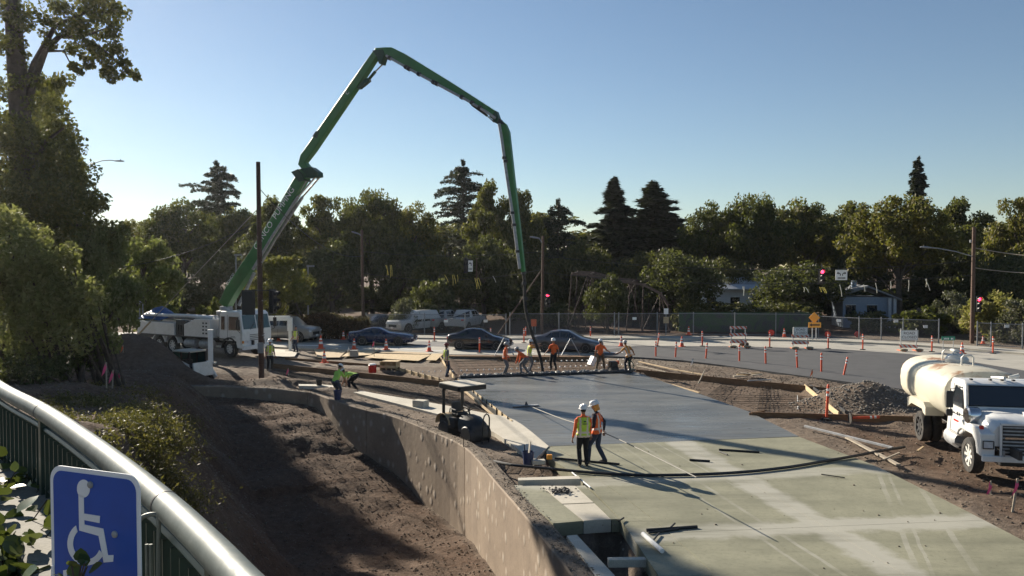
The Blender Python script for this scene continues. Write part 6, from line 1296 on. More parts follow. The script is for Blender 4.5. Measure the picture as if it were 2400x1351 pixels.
for s in (-1,1): mb = MB(); mb.prism([(p[0]+s*0.04, p[1]+0.08) for p in arr(s)], 0, 0.008, XZ(0,-0.017,0)); f = mb.build('arrow', M['sign_black'], ts); fixnormals(f)
q = MB(); [q.box((-0.26+0.104*k,-0.019,-0.24), (0.07,0.006,0.12)) for k in range(6)]; q.build('small_lettering', M['sign_black'], ts); mb = MB(); [mb.tube([(x,0,0.4),(x,0,0.75)], 0.015, 5) for x in (-0.25,0.25)]; mb.build('hanger', M['dark_metal'], ts)
c = A(1103,624,70); ls = thing('left_turn_sign', 'small white arrow sign beside the black hanging signal', 'sign', (c.x, 69.8, c.z)); MB().box((0,0,0), (0.40,0.03,0.98)).build('panel', M['sign_white'], ls); mb = MB(); mb.prism([(-0.13,0.15),(-0.02,0.26),(-0.02,0.18),(0.09,0.18),(0.09,-0.1),(0.03,-0.1),(0.03,0.12),(-0.02,0.12),(-0.02,0.04)], 0, 0.006, XZ(0,-0.016,0.1)); f = mb.build('arrow', M['sign_black'], ls); fixnormals(f); q = MB(); [q.box((0,-0.018,-0.2-0.11*k), (0.26,0.006,0.05)) for k in range(2)]; q.build('small_lettering', M['sign_black'], ls); mb = MB(); mb.tube([(0,0,0.45),(0,0,1.0)], 0.02, 5); mb.build('hanger', M['dark_metal'], ls)

# ================================================================== fence behind the street
t = NT('chain_link'); sp3 = t.n('ShaderNodeSeparateXYZ'); t.l(t.tc.outputs['Object'], sp3.inputs[0])
def diag(sg_):
    v_ = t.math('ADD', sp3.outputs[0], t.math('MULTIPLY', sp3.outputs[2], sg_)); return t.math('LESS_THAN', t.math('FRACT', t.math('MULTIPLY', v_, 9.0)), 0.11)
al = t.math('MAXIMUM', diag(1.0), diag(-1.0)); t.set(Base_Color=(0.16,0.165,0.17,1), Roughness=0.6, Metallic=0.3, Alpha=al); M['chain_link'] = t.mat
FP = pxpoly([(858,786),(995,786),(1090,787),(1186,788)]), pxpoly([(1195,788),(1310,788),(1440,788),(1450,788),(1540,787),(1625,787),(1722,788),(1818,789),(1912,790)]), pxpoly([(1918,792),(2013,799),(2065,800),(2116,803),(2200,806)]), pxpoly([(2290,812),(2322,814),(2396,818),(2470,822)])
for k, (line, hh, lb) in enumerate(zip(FP, (1.75,1.85,1.75,1.7), ('chain link fence in front of the parked pickups','long chain link fence before the truss and painted screen','chain link fence behind the road closed signs','chain link fence at the far right behind the street'))):
    fo = thing('chain_link_fence', lb, 'fence', (0,0,0), 0, 'temporary fences behind the street')
    for i, p in enumerate(line):
        mb = MB(); mb.tube([(p[0],p[1],0.0),(p[0],p[1],hh+0.12)], 0.045, 8); mb.build('post', M['grey_paint'], fo)
    for a_, b_ in zip(line[:-1], line[1:]):
        mb = MB(); mb.poly([(a_[0],a_[1],0.12),(b_[0],b_[1],0.12),(b_[0],b_[1],hh),(a_[0],a_[1],hh)]); mb.build('mesh_panel', M['chain_link'], fo)
        for z in (0.12, hh): mb = MB(); mb.tube([(a_[0],a_[1],z),(b_[0],b_[1],z)], 0.026, 6); mb.build('rail', M['grey_paint'], fo)
for px, py, Y, lb in ((1045,753,66,'small white notice on the fence before the left pickup'),(1138,753,66,'small white notice on the fence right of the pickups'),(1487,747,65.8,'small white notice on the fence under the truss'),(1966,752,62.5,'small white notice on the fence left of the house corner'),(2100,753,61.5,'pale notice on the fence beside the bamboo'),(2169,766,61,'small white notice on the fence above the green street sign'),(2360,765,58,'small notice on the fence at far right')):
    p = A(px, py, Y-0.35); MB().box((0,0,0), (0.34,0.02,0.22)).build('fence_notice', M['sign_white'], label=lb, cat='notice', group='notices on the fences').location = p
# painted screen behind fence
t = NT('graffiti'); n1 = t.noise(0.5, 4, 0.6, dist=1.5); n2 = t.noise(0.8, 4, 0.6, dist=1.0)
c = t.ramp(n1, [(0.35, (0.03,0.035,0.05)), (0.5, (0.035,0.09,0.03)), (0.62, (0.05,0.05,0.06)), (0.72, (0.10,0.035,0.10))]); t.set(Base_Color=c, Roughness=0.8); M['graffiti'] = t.mat
a_, b_ = G(1600,784), G(1925,788); mb = MB(); mb.bar((a_.x,68.6,0.95), (b_.x,68.0,0.95), 0.08, 1.7); mb.build('painted_screen', M['graffiti'], label='dark screen wall with green and purple paint behind the fence', cat='screen')
# warning signs by fence
def post_sign(name, label, px, py, Y, w_, h, mat, diamond=False, legs=((-0.15,),(0.15,)), z0=0.13):
    c = A(px, py, Y); o = thing(name, label, 'sign', (c.x, Y, z0)); Mx = Matrix.Rotation(R(45), 4, 'Y') if diamond else Matrix(); MB().box((0,-0.04,c.z-z0), (w_,0.02,h), Mx).build('panel', M[mat], o)
    for l in legs: mb = MB(); mb.tube([(l[0],0,-0.02),(l[0],0,c.z-z0+h*0.45)], 0.03, 6); mb.build('leg', M['pipe'], o)
    return o, c.z-z0
ds, dz = post_sign('diamond_sign','orange diamond warning sign above the arrow board',1908,745,61.0,0.62,0.62,'sign_orange',True)
ar, az_ = post_sign('arrow_board','orange board with black arrow pointing left by the fence',1909,762,60.6,0.98,0.42,'sign_orange'); mb = MB(); mb.prism([(-0.40,0),(-0.24,0.13),(-0.24,0.05),(0.38,0.05),(0.38,-0.05),(-0.24,-0.05),(-0.24,-0.13)], 0, 0.006, XZ(0,-0.052,az_)); f = mb.build('arrow', M['sign_black'], ar); fixnormals(f)
ps, pz = post_sign('parking_notice','white notice above a tan board on a fence post near the truss',1561,730,64.5,0.36,0.46,'sign_white',legs=((0.0,),)); MB().box((0,-0.05,pz-0.72), (0.44,0.02,0.52)).build('tan_board', M['pale_wood'], ps)
post_sign('orange_sign','orange square sign standing behind the grey sedan',1251,757,66.8,0.46,0.60,'orange',legs=((-0.12,),(0.12,)))
for px, lb in ((1808,'round red disc low on the fence left'),(1940,'round red disc low on the fence, middle one'),(2010,'round red disc low on the fence, right one')):
    p = A(px, 780 if px < 1900 else 784, 63.5 if px < 1900 else 62.5); mb = MB(); mb.lathe([(0.24,-0.015),(0.24,0.015)], 18, Matrix.Rotation(math.pi/2, 4, 'X')); mb.build('red_disc', M['red_lens'], label=lb+' behind the posts', cat='disc', group='red discs by the fence').location = p
# ================================================================== truss and houses
M['rust_steel'] = plain('rust_steel', (0.055,0.03,0.026), 0.8, var=0.4, dirt=(0.2,0.14,0.11)); M['rust_steel_lit'] = plain('rust_steel_lit', (0.14,0.095,0.075), 0.8, var=0.3)  # second colour: paler rust for the top chords, sunlight put into the colour
tr_ = thing('steel_truss', 'old rusty steel truss frame with arched top behind the fence', 'truss')
def tb_(a, b, w_, nm='brace', m='rust_steel'): mb = MB(); mb.bar(a, b, w_, w_); mb.build(nm, M[m], tr_)
Yt1, Yt2 = 70.0, 76.0
for Yq, dx in ((Yt1, 0), (Yt2, 14)):
    top = [(1340,642),(1378,644),(1432,658),(1478,662),(1508,668),(1548,688),(1566,716)]; top = [(x+dx, y+(0 if Yq == Yt1 else -4)) for x, y in top]; bot = [(1330,778),(1372,778),(1420,778),(1468,778),(1505,778),(1545,778),(1570,778)]
    T_ = [A(x, y, Yq) for x, y in top]; B_ = [A(x+dx, y, Yq) for x, y in bot]
    for i in range(6):
        tb_(T_[i], T_[i+1], 0.26 if i < 3 else 0.2, 'top_chord', 'rust_steel_lit'); tb_(B_[i], B_[i+1], 0.16, 'bottom_chord'); tb_(T_[i], B_[i], 0.09, 'post')
        tb_(*((T_[i], B_[i+1]) if i % 2 else (B_[i], T_[i+1])), 0.08, 'brace')
    tb_(T_[6], B_[6], 0.1, 'post')
    if Yq == Yt1: TT = T_
    else: [tb_(a, b, 0.09, 'cross_beam') for a, b in zip(TT, T_)]
M['siding_blue'] = plain('siding_blue', (0.20,0.25,0.32), 0.7, var=0.12); M['roof_grey'] = plain('roof_grey', (0.16,0.17,0.18), 0.8, var=0.3, scale=8); M['wall_white'] = plain('wall_white', (0.65,0.65,0.64), 0.7, var=0.08); M['roof_pale'] = plain('roof_pale', (0.42,0.44,0.47), 0.6, var=0.12)
h1 = thing('house', 'blue grey house with low gabled roof behind the arrow sign', 'house', (A(2030,770,74).x, 74, 0), R(-8))
MB().box((0.2,2.0,1.45), (4.6,4.0,2.9)).build('wall', M['siding_blue'], h1); mb = MB(); mb.prism([(-3.4,2.75),(0.0,4.0),(3.0,2.75),(3.0,2.6),(0,3.82),(-3.4,2.6)], -0.5, 4.6, Matrix.Rotation(math.pi/2, 4, 'X') @ Matrix.Scale(-1, 4, (0,0,1))); rf = mb.build('roof', M['roof_grey'], h1); fixnormals(rf)
MB().box((-0.6,2.0,3.95), (0.4,0.4,0.9)).build('chimney', M['siding_blue'], rf)
for x in (2.0,2.45): MB().box((x,-0.2,1.4), (0.26,0.16,2.8)).build('porch_post', M['roof_pale'], h1)
for x in (-1.4,0.5): w_ = MB().box((x,-0.012,1.6), (0.9,0.03,1.1)).build('window', M['glass'], h1); fr = MB(); [fr.bar((x-0.48,-0.03,1.6+s*0.57),(x+0.48,-0.03,1.6+s*0.57),0.06,0.06) for s in (-1,1)]; fr.build('frame', M['roof_pale'], w_)
h2 = thing('house', 'white walled house with pale roof glimpsed between the oaks', 'house', (A(1718,770,84).x, 84, 0), R(4))
MB().box((0,2.5,1.7), (8.0,5.0,3.4)).build('wall', M['wall_white'], h2); mb = MB(); mb.loft([[Vector((-4.5,-0.6,3.3)),Vector((4.5,-0.6,3.3)),Vector((4.5,-0.6,3.42)),Vector((-4.5,-0.6,3.42))],[Vector((-4.5,2.5,4.5)),Vector((4.5,2.5,4.5)),Vector((4.5,2.5,4.62)),Vector((-4.5,2.5,4.62))],[Vector((-4.5,5.6,3.3)),Vector((4.5,5.6,3.3)),Vector((4.5,5.6,3.42)),Vector((-4.5,5.6,3.42))]]); rf = mb.build('roof', M['roof_pale'], h2); fixnormals(rf)
for x in (-2.4,0.2,2.6): MB().box((x,-0.012,1.9), (1.0,0.03,1.2)).build('window', M['glass'], h2)
# ================================================================== site equipment
def gz(px, py, z=0.0): return G(px, py, z)
# ---------------- small roller with canopy, between wall and gutter strip
rl = thing('road_roller', 'small black ride-on roller with pale flat canopy behind the retaining wall', 'roller', (A(1084,1020,27.2).x, 27.2, -0.22), R(-52), scale=0.94)
MB().box((-0.45,0,0.62), (0.95,0.86,0.42)).build('rear_body', M['dark_metal'], rl, bevel=0.08, seg=3)
hd_ = MB(); hd_.loft([[Vector((x, y*w_, z0+(z1-z0)*k)) for y, k in ((-1,0),(-1,0.65),(-0.72,0.95),(0,1.02),(0.72,0.95),(1,0.65),(1,0))] for x, w_, z0, z1 in ((0.30,0.40,0.40,0.98),(0.75,0.40,0.40,0.95),(1.05,0.36,0.42,0.82),(1.16,0.28,0.46,0.66))]); hd_.build('hood', M['dark_metal'], rl, smooth=50)
for x in (-0.62,0.85):
    mb = MB(); mb.lathe([(0.001,-0.47),(0.30,-0.47),(0.33,-0.44),(0.33,0.44),(0.30,0.47),(0.001,0.47)], 24, Matrix.Translation((x,0,0.33)) @ Matrix.Rotation(math.pi/2, 4, 'X')); mb.build('drum', M['dark_metal'], rl, smooth=40)
fn = MB(); fn.loft([[Vector((-0.62+0.46*math.cos(a), y, 0.52+0.42*math.sin(a))) for a in np.linspace(0.1, math.pi, 10)] for y in (-0.5, 0.5)], False, False); fn.build('rear_fender', M['pale_wood'], rl, smooth=60)
mb = MB(); mb.box((-0.18,0,0.92), (0.42,0.46,0.10)); mb.build('seat', M['black'], rl, bevel=0.03)
mb = MB(); mb.loft([[Vector((-0.38-0.06*k, 0.24*math.cos(a)*(1-0.15*k), 0.98+0.36*k*1.0)) + Vector((0.05*math.sin(a),0,0)) for a in np.linspace(0, 2*math.pi, 10)[:-1]] for k in (0,0.5,0.85,1.0)]); mb.build('backrest', M['black'], rl, smooth=50)
for y in (-0.3,0.3): mb = MB(); mb.tube([(-0.4,y,0.98),(-0.36,y,1.14),(0.0,y,1.12),(0.02,y,0.95)], 0.025, 6); mb.build('armrest', M['black'], rl)
mb = MB(); mb.tube([Vector((0.36,0,1.16))+Matrix.Rotation(R(-35), 3, 'Y') @ Vector((0.19*math.cos(a),0.19*math.sin(a),0)) for a in np.linspace(0, 2*math.pi, 17)], 0.015, 6); mb.tube([(0.36,0,1.16),(0.55,0,0.9)], 0.03, 6); mb.build('steering_wheel', M['black'], rl, smooth=50)
for y in (-0.42,0.42): mb = MB(); mb.bar((-0.62,y,0.75), (-0.62,y,1.86), 0.09, 0.09, up=(1,0,0)); mb.bar((-0.62,y,1.83), (-0.1,y,1.95), 0.08, 0.08); mb.build('roll_bar', M['black'], rl, bevel=0.01)
mb = MB(); mb.prism(rrect(-0.72,-0.62,0.72,0.62,0.12), 1.90, 2.06); cn = mb.build('canopy', [M['black']], rl); fixnormals(cn); mb = MB(); mb.prism(rrect(-0.70,-0.60,0.70,0.60,0.11), 2.06, 2.085); f = mb.build('canopy_top', M['conc_pale'], cn); fixnormals(f)
hp2 = thing('pipe_hoop', 'tall bent black pipe hoop standing behind the wall beside the roller', 'hoop', (A(1140,1050,26.2).x, 26.2, -0.12)); mb = MB(); mb.tube([(-0.14,-0.1,0),(-0.10,0,0.78),(-0.07,0,0.90),(0.0,0.02,0.97),(0.07,0.03,0.93),(0.10,0.05,0.82),(0.08,0.12,0)], 0.024, 8); mb.build('pipe', M['black'], hp2, smooth=50)
# ---------------- skid steer half sunk behind the bank
ss = thing('skid_steer', 'white skid steer loader with open cab half hidden behind the earth bank', 'loader', (A(447,868,42.2).x, 42.2, -0.62), R(-28))
MB().box((-0.1,0,0.75), (1.7,1.1,0.7)).build('body', M['dark_metal'], ss, bevel=0.04)
rf = MB(); rf.prism(rrect(-0.82,-0.56,0.60,0.56,0.1), 1.84, 1.92); f = rf.build('roof', M['conc_pale'], ss); fixnormals(f)
for x in (-0.75,-0.1,0.55):
    for y in (-0.52,0.52): MB().bar((x,y,1.0), (x,y,1.88), 0.08, 0.06, up=(1,0,0)).build('cab_post', M['black'], ss)
MB().box((-0.1,0.53,1.45), (1.3,0.02,0.72)).build('side_screen', M['glass_green'], ss); MB().box((-0.78,0,1.4), (0.04,0.95,0.8)).build('rear_screen', M['glass_green'], ss); MB().box((-0.3,0,1.15), (0.4,0.5,0.5)).build('seat', M['black'], ss, bevel=0.04)
for y in (-0.68,0.68):
    mb = MB(); mb.bar((-1.35,y,1.72), (0.62,y,1.10), 0.14, 0.26); mb.bar((0.5,y,1.18), (1.15,y,0.45), 0.12, 0.18); mb.build('lift_arm', M['white_paint'], ss, bevel=0.02)
    for x in (-0.6,0.5): wheel(ss, Vector((x,y,0.38)), 0.38, 0.26, 1 if y > 0 else -1, 5, rimmat='white_paint')
MB().box((0.95,0,0.95), (0.10,1.25,0.75), Matrix.Rotation(-0.15, 4, 'Y')).build('bucket', M['white_paint'], ss, bevel=0.03)
# ---------------- white utility pedestals
def pedestal(label, px, pt_, pb, z0=0.0, head=False):
    b = G(px, pb, z0); tp = A(px, pt_, b.y); o = thing('utility_pedestal', label, 'pedestal', b, R(12)); h = tp.z-z0
    mb = MB(); mb.box((0,0,h/2), (0.26 if not head else 0.2,0.26 if not head else 0.2,h)); mb.build('column', M['sign_white'], o, bevel=0.02)
    MB().box((0,0,0.02), (0.6,0.6,0.08)).build('base', M['conc_pale'], o)
    if head: MB().box((0,0,h-0.45), (0.34,0.34,0.9)).build('cabinet', M['sign_white'], o, bevel=0.02); MB().box((-1.3,0.2,h-0.05), (2.6,0.25,0.32)).build('cross_arm', M['sign_white'], o, bevel=0.02)
    else: MB().box((0,0,h+0.02), (0.32,0.32,0.06)).build('cap', M['sign_white'], o)
pedestal('plain white utility post standing left of the pump truck front wheel', 494, 775, 852); pedestal('white cabinet post with long cross arm before the silver car', 680, 745, 823, 0.0, True)

# ================================================================== formwork
def board(label, pa, pb, h, th=0.05, z0=-0.22, mat='form_wood', name='form_board', group='timber form boards', stakes=0, cat='form board', za=0.0, zb=None, segs=1, side=1, smat='pale_wood'):
    """upright form board between two surveyed points of its top edge"""
    a, b = G(*pa, za), G(*pb, za if zb is None else zb); o = thing(name, label, cat, (0,0,0), 0, group); n = segs
    for k in range(n):
        p, q = a.lerp(b, k/n), a.lerp(b, (k+1)/n); d = (q-p).normalized()
        mb = MB(); mb.bar(p+Vector((0,0,-h/2))+d*0.004, q+Vector((0,0,-h/2))-d*0.004, th, h); mb.build('plank', M[mat], o, bevel=0.004)
    nr = Vector(((b-a).y, -(b-a).x, 0)).normalized()*side
    for k in range(stakes):
        p = a.lerp(b, (k+0.5)/stakes)+nr*(th/2+0.026); mb = MB(); mb.bar(p+Vector((0,0,-0.5)), p+Vector((0,0,0.06)), 0.05, 0.04, up=nr); mb.build('stake', M[smat], o)
    return o
board('long brown form board running right behind the two lime shirted workers', (640,852), (1036,893), 0.30, segs=3, za=0.05)
board('upper brown form board with orange lines left of the crate', (668,838), (925,858), 0.26, segs=2, za=0.05)
board('sunlit pale form board between crate and formwork corner', (930,861), (1040,890), 0.26, stakes=7, mat='plywood', za=0.08, side=1, smat='dark_metal')
board('pale slanting form board up to the street edge behind the lime worker', (1032,836), (1066,884), 0.20, mat='plywood', za=0.05, stakes=3)
board('pale form board with dowels along the left edge of the fresh pour', (1074,888), (1200,986), 0.24, mat='plywood', za=0.06, stakes=12, segs=3, smat='rebar')
board('inner pale form plank left of the pour', (1062,892), (1172,984), 0.10, mat='pale_wood', za=-0.04, segs=2)
board('long dark brown form board right of the pour toward the gravel', (1492,866), (1970,912), 0.34, segs=3, za=0.08, stakes=6, smat='form_wood', side=-1)
board('dark brown form board passing in front of the gravel pile', (1762,966), (2140,976), 0.36, segs=3, za=0.12)
board('short form board closing the left end of the right pit', (1756,968), (1792,962), 0.22, za=0.08)
board('pale diagonal form board with spikes beside the gravel pile', (1886,901), (1966,966), 0.22, mat='plywood', za=0.10, stakes=0)
def plank(label, pa, pb, w_=0.15, th=0.045, z=0.05, mat='pale_wood', za=None, zb=None, name='loose_plank', cat='plank', group='loose planks and sticks'):
    a, b = G(*pa, z if za is None else za), G(*pb, z if zb is None else zb); mb = MB(); mb.bar(a, b, w_, th); return mb.build(name, M[mat], bevel=0.004, label=label, cat=cat, group=group)
plank('pale plank on the soil right of the rightmost worker', (1498,848), (1568,864), z=0.06); plank('second pale plank continuing toward the stake', (1566,864), (1650,879), z=0.06); plank('thin stick on the form board near the pour corner', (1494,858), (1560,872), 0.08, z=0.14, mat='grey_wood')
plank('short pale plank lying against the fresh slab edge', (1575,902), (1640,921), 0.12, z=-0.14, mat='pale_wood'); plank('short stick in the right pit by the slab edge', (1550,895), (1572,902), 0.08, z=-0.14)
plank('dark plank edge beside the pale diagonal board', (1900,905), (1982,966), 0.06, 0.12, 0.0, 'dark_metal'); plank('long grey pipe lying on the soil before the tanker', (1886,999), (2092,1050), 0.07, 0.07, 0.08, 'pipe')
plank('weathered plank lying on the soil below the grey pipe', (1985,1026), (2106,1090), 0.14, z=0.08, mat='grey_wood'); plank('thin weathered stick beside the weathered plank', (1990,1030), (2060,1068), 0.06, z=0.09, mat='grey_wood'); plank('short stick near the tanker on the ploughed soil', (2070,1078), (2108,1062), 0.05, z=0.10, mat='grey_wood'); plank('small broken stick by the tanker rear wheel', (2150,1058), (2164,1048), 0.06, z=0.12, mat='pale_wood')
plank('leaning stick in the right pit', (1636,900), (1652,868), 0.05, za=-0.15, zb=0.5, mat='grey_wood'); plank('thin dark rod lying above the right form board', (1752,893), (1808,890), 0.04, z=0.12, mat='pipe')
plank('pale stake standing in the right pit', (1870,960), (1869,928), 0.03, 0.03, za=-0.2, zb=-0.2, mat='sign_white')
sb = thing('stacked_scraps', 'small pile of pale timber scraps on soil behind the right form board', 'timber pile', G(1758,884,0.0))
for k, (x, y, l, a) in enumerate(((-0.5,0,0.8,0.2),(-0.1,0.25,1.0,-0.1),(0.3,-0.1,0.7,0.5),(0.1,0.1,0.9,0.1),(-0.3,-0.2,0.6,-0.6))): MB().box((x,y,0.05+0.04*k), (l,0.16,0.05), rotz(a)).build('plank', M['pale_wood' if k % 2 else 'grey_wood'], sb)
# dowel row, rebar, dowels as parts
dz = MB().tube([(0,0,0),(0.05,-0.30,0.02)], 0.025, 6).mesh('dowel', M['rebar']); dcap = MB().tube([(0.045,-0.27,0.018),(0.055,-0.34,0.022)], 0.045, 6).mesh('dowel_cap', M['white_band'])
for r_, (pa, pb, n, lb) in enumerate((((1080,868),(1490,853),34,'front row of white capped dowels before the fresh pour'),((1240,847),(1470,842),20,'rear row of white capped dowels under the street edge'),((990,871),(1060,869),6,'short row of white capped dowels left of the lime worker'))):
    dr = thing('dowel_row', lb, 'dowels', (0,0,0), 0, 'dowel rows'); a, b = G(*pa,-0.12), G(*pb,-0.12)
    for k in range(n):
        if (k*7+r_) % 11 == 3: continue
        p = a.lerp(b, k/(n-1)); o = ob('dowel', dz, dr); o.location = p; c_ = ob('dowel_cap', dcap, o)
rb = MB()
def bars(pxs, n, z, along, wv=0.0):
    A0, A1, B1, B0 = [G(*p, z) for p in pxs]; rr = random.Random(3)
    for k in range(n+1):
        f = k/n
        a, b = (A0.lerp(A1, f), B0.lerp(B1, f)) if along else (A0.lerp(B0, f), A1.lerp(B1, f))
        rb.tube([a+Vector((rr.gauss(0,wv),rr.gauss(0,wv),0)), b+Vector((rr.gauss(0,wv),rr.gauss(0,wv),0))], 0.009, 4)
def mat_(label, pxs, nu, nv, z, wv=0.03):
    global rb
    o = thing('rebar_mat', label, 'rebar', (0,0,0), 0, 'rebar mats'); rb = MB(); bars(pxs, nu, z, True, wv); rb.build('long_bars', M['rebar'], o)['kind'] = 'stuff'; rb = MB(); bars(pxs, nv, z+0.03, False, wv); rb.build('cross_bars', M['rebar'], o)['kind'] = 'stuff'
mat_('wide rebar grid left of the pour below the long form board', ((640,868),(1030,905),(1150,972),(720,902)), 26, 15, -0.13); mat_('rebar grid behind the screed under the street edge', ((1062,842),(1385,838),(1480,866),(1085,878)), 22, 6, -0.17, 0.05)
mat_('rebar ladder cage leaning into the right pit at left', ((1694,900),(1730,903),(1696,940),(1655,930)), 3, 18, -0.10, 0.0); mat_('rebar ladder cage running straight across the right pit', ((1784,905),(1808,907),(1806,962),(1775,962)), 3, 20, -0.08, 0.0); mat_('thin rebar strings along the floor of the right pit', ((1660,925),(1900,930),(1940,955),(1770,958)), 2, 6, -0.16, 0.03)
mat_('dark rebar rack behind the roller canopy', ((1055,920),(1082,920),(1080,940),(1052,940)), 8, 3, 0.0, 0.0)
# plywood sheets on the ground
def sheet(label, pxs, z=0.03, mat='plywood', th=0.02):
    P_ = [G(*p, z) for p in pxs]; mb = MB(); mb.hexa([p-Vector((0,0,th)) for p in P_]+P_); o = mb.build('plywood_sheet', M[mat], label=label, cat='plywood', group='plywood sheets on the ground'); fixnormals(o)
sheet('pale plywood sheet nearest the coupe, left of the row', ((820,823),(892,819),(868,832),(800,836)), 0.05); sheet('wide pale plywood sheet in the middle of the row', ((880,829),(1010,832),(980,846),(852,838)), 0.05); sheet('pale plywood sheet at the right end by the lime worker', ((1012,829),(1040,829),(1022,845),(998,844)), 0.06); sheet('tan plywood sheet behind the traffic cones', ((905,822),(1000,827),(1008,831),(888,827)), 0.03, 'pale_wood')
sheet('tan board sheet left of the plywood row', ((735,818),(815,820),(796,838),(745,838)), 0.04, 'pale_wood'); sheet('pale sheet on the ground beside the white cabinet post', ((640,818),(700,822),(690,836),(620,836)), 0.03, 'conc_pale')
cr = thing('wooden_crate', 'open plywood box at the left end of the sunlit form board', 'crate', G(914,870,-0.15), R(-10)); 
for (c_, d_) in (((0,0.35,0.28),(0.95,0.03,0.56)),((0,-0.35,0.28),(0.95,0.03,0.12)),((-0.47,0,0.28),(0.03,0.7,0.56)),((0.47,0,0.28),(0.03,0.7,0.56)),((0.1,0,0.57),(0.9,0.72,0.03)),((-0.1,-0.36,0.28),(0.06,0.03,0.5)),((0.2,-0.36,0.28),(0.06,0.03,0.5))): MB().box(c_, d_).build('panel', M['plywood'], cr)
co = thing('water_cooler', 'round red water cooler with pale lid beside the plywood box', 'cooler', G(873,874,-0.12)); mb = MB(); mb.lathe([(0.2,0),(0.22,0.05),(0.22,0.42),(0.2,0.44)], 16); mb.build('drum', M['red_lens'], co, smooth=40); mb = MB(); mb.lathe([(0.21,0.44),(0.21,0.48),(0.12,0.52),(0.002,0.52)], 16); mb.build('lid', M['sign_white'], co, smooth=40)
MB().box((0,0,0.2), (0.5,0.35,0.4)).build('cinder_block', M['conc_grey'], bevel=0.02, label='grey concrete block on the tan sheet by the flag stake', cat='block').location = G(830,836,0.04)
# buckets and bits by the wall
def bucket(label, p, mat, h=0.38, r=0.15):
    o = thing('bucket', label, 'bucket', p); mb = MB(); mb.lathe([(r*0.8,0),(r,h),(r*1.05,h),(r*1.05,h-0.03),(r*0.96,h-0.03),(r*0.78,0.03),(0.002,0.03)], 18); mb.build('pail', M[mat], o, smooth=40); mb = MB(); mb.tube([(r*math.cos(a), 0.0, h-0.01-r*0.9*math.sin(a)*0.4) for a in np.linspace(0, math.pi, 9)], 0.006, 5); mb.build('bail', M['pipe'], o); return o
bk = bucket('dark blue bucket with tools beside the broomed walk slab', G(1238,1092,-0.05), 'bucket_blue', 0.42, 0.17); mb = MB(); mb.bar((0.0,0,0.1),(0.06,0.02,0.72),0.10,0.03); mb.build('float_handle', M['conc_pale'], bk); mb = MB(); mb.tube([(-0.06,0,0.1),(-0.12,0,0.62)], 0.014, 6); mb.build('tool_rod', M['rebar'], bk)
bucket('dark bucket on the wall behind the standing lime shirted worker', Vector((A(791,936,34.0).x, 34.0, 0.0)), 'bucket_blue', 0.42, 0.17); bucket('small black bucket on the soil left of the lime shirted workers', G(748,905,0.0), 'black', 0.3, 0.15)
wd = thing('wood_offcut', 'short pale timber offcut on the apron beside the dark blue bucket', 'offcut', G(1262,1087,0.05), R(10)); MB().box((0,0,0.05), (0.38,0.2,0.12)).build('block', M['conc_pale'], wd, bevel=0.01)
br_ = MB().box((0,0,0.06), (0.16,0.12,0.14)).build('brick', M['sign_orange'], bevel=0.01, label='small reddish brick lying on the apron near the workers', cat='brick'); br_.location = G(1288,1076,0.0)
# bull float
fl = thing('bull_float', 'bull float resting on the wet concrete with a very long pale pole', 'bull float'); f0 = G(1232,951,0.04); mb = MB(); d_ = (G(1212,952,0)-G(1252,950,0)).normalized(); mb.bar(f0-d_*0.55, f0+d_*0.55, 0.22, 0.04); mb.build('blade', M['pipe'], fl, bevel=0.01)
hand = Vector((2.72,23.05,0.88)); end = A(1632,1119,18.0); mb = MB(); mb.tube(smooth_line([tuple(f0+Vector((0,0,0.05))), tuple(f0.lerp(hand,0.5)+Vector((0,0,-0.02))), tuple(hand), tuple(end)], 6), 0.015, 8); mb.build('pole', M['conc_grey'], fl, smooth=50); mb = MB(); mb.tube([f0+Vector((0.0,0,0.02)), f0+Vector((0.02,-0.1,0.16)), f0+(hand-f0)*0.03+Vector((0,0,0.05))], 0.03, 6); mb.build('bracket', M['dark_metal'], fl)
# black hose over the slab
HP = [G(1158,1082,-0.02),G(1200,1090,0.06),G(1260,1096,0.06),G(1330,1103,0.05),G(1400,1109,0.05),G(1500,1114,0.05),G(1620,1113,0.05),G(1740,1107,0.05),G(1850,1095,0.05),G(1940,1080,0.05),G(2010,1068,0.06),G(2060,1058,0.12),G(2120,1048,0.14)]
mb = MB(); mb.tube(smooth_line([tuple(p) for p in HP], 5), 0.043, 8); mb.build('hose', M['black'], label='thick black hose curving across the cured slab', cat='hose')
def rods(name, label, pa, pb, r=0.03, z=0.03, mat='black', cat='rod', zb=None): mb = MB(); mb.tube([G(*pa, z), G(*pb, z if zb is None else zb)], r, 8); return mb.build(name, M[mat], label=label, cat=cat, group='rods and pipes lying on the slab')
rods('steel_rod','dark rod lying behind the two workers on the slab',(1300,1074),(1452,1088)); rods('steel_rod','long dark rod lying on the slab centre',(1685,1054),(1780,1060)); rods('steel_rod','thin dark rod crossing the long centre rod',(1685,1058),(1705,1066),0.02); rods('steel_rod','short dark rod lying left of the long centre rod',(1616,1078),(1664,1081)); rods('steel_rod','short bent bar lying on slab near upper joint',(1925,1112),(1980,1120),0.015)
rods('screed_pipe','dark pipe lying across the slab above the grey pipe',(1515,1243),(1634,1235),0.035); rods('screed_pipe','second dark pipe touching the first across the apron',(1520,1249),(1590,1240),0.03); rods('plastic_pipe','pale grey pipe lying along the edge of the pit',(1507,1252),(1552,1292),0.05,0.05,'sign_white'); rods('steel_rod','short black peg lying beside the pale grey pipe',(1530,1268),(1545,1250),0.02,0.04); rods('steel_rod','short black peg above the dark pipes',(1570,1238),(1582,1227),0.02,0.05); rods('broom_handle','pale broom handle lying on the apron beside the hose',(1341,1108),(1384,1143),0.02,0.04,'sign_white')
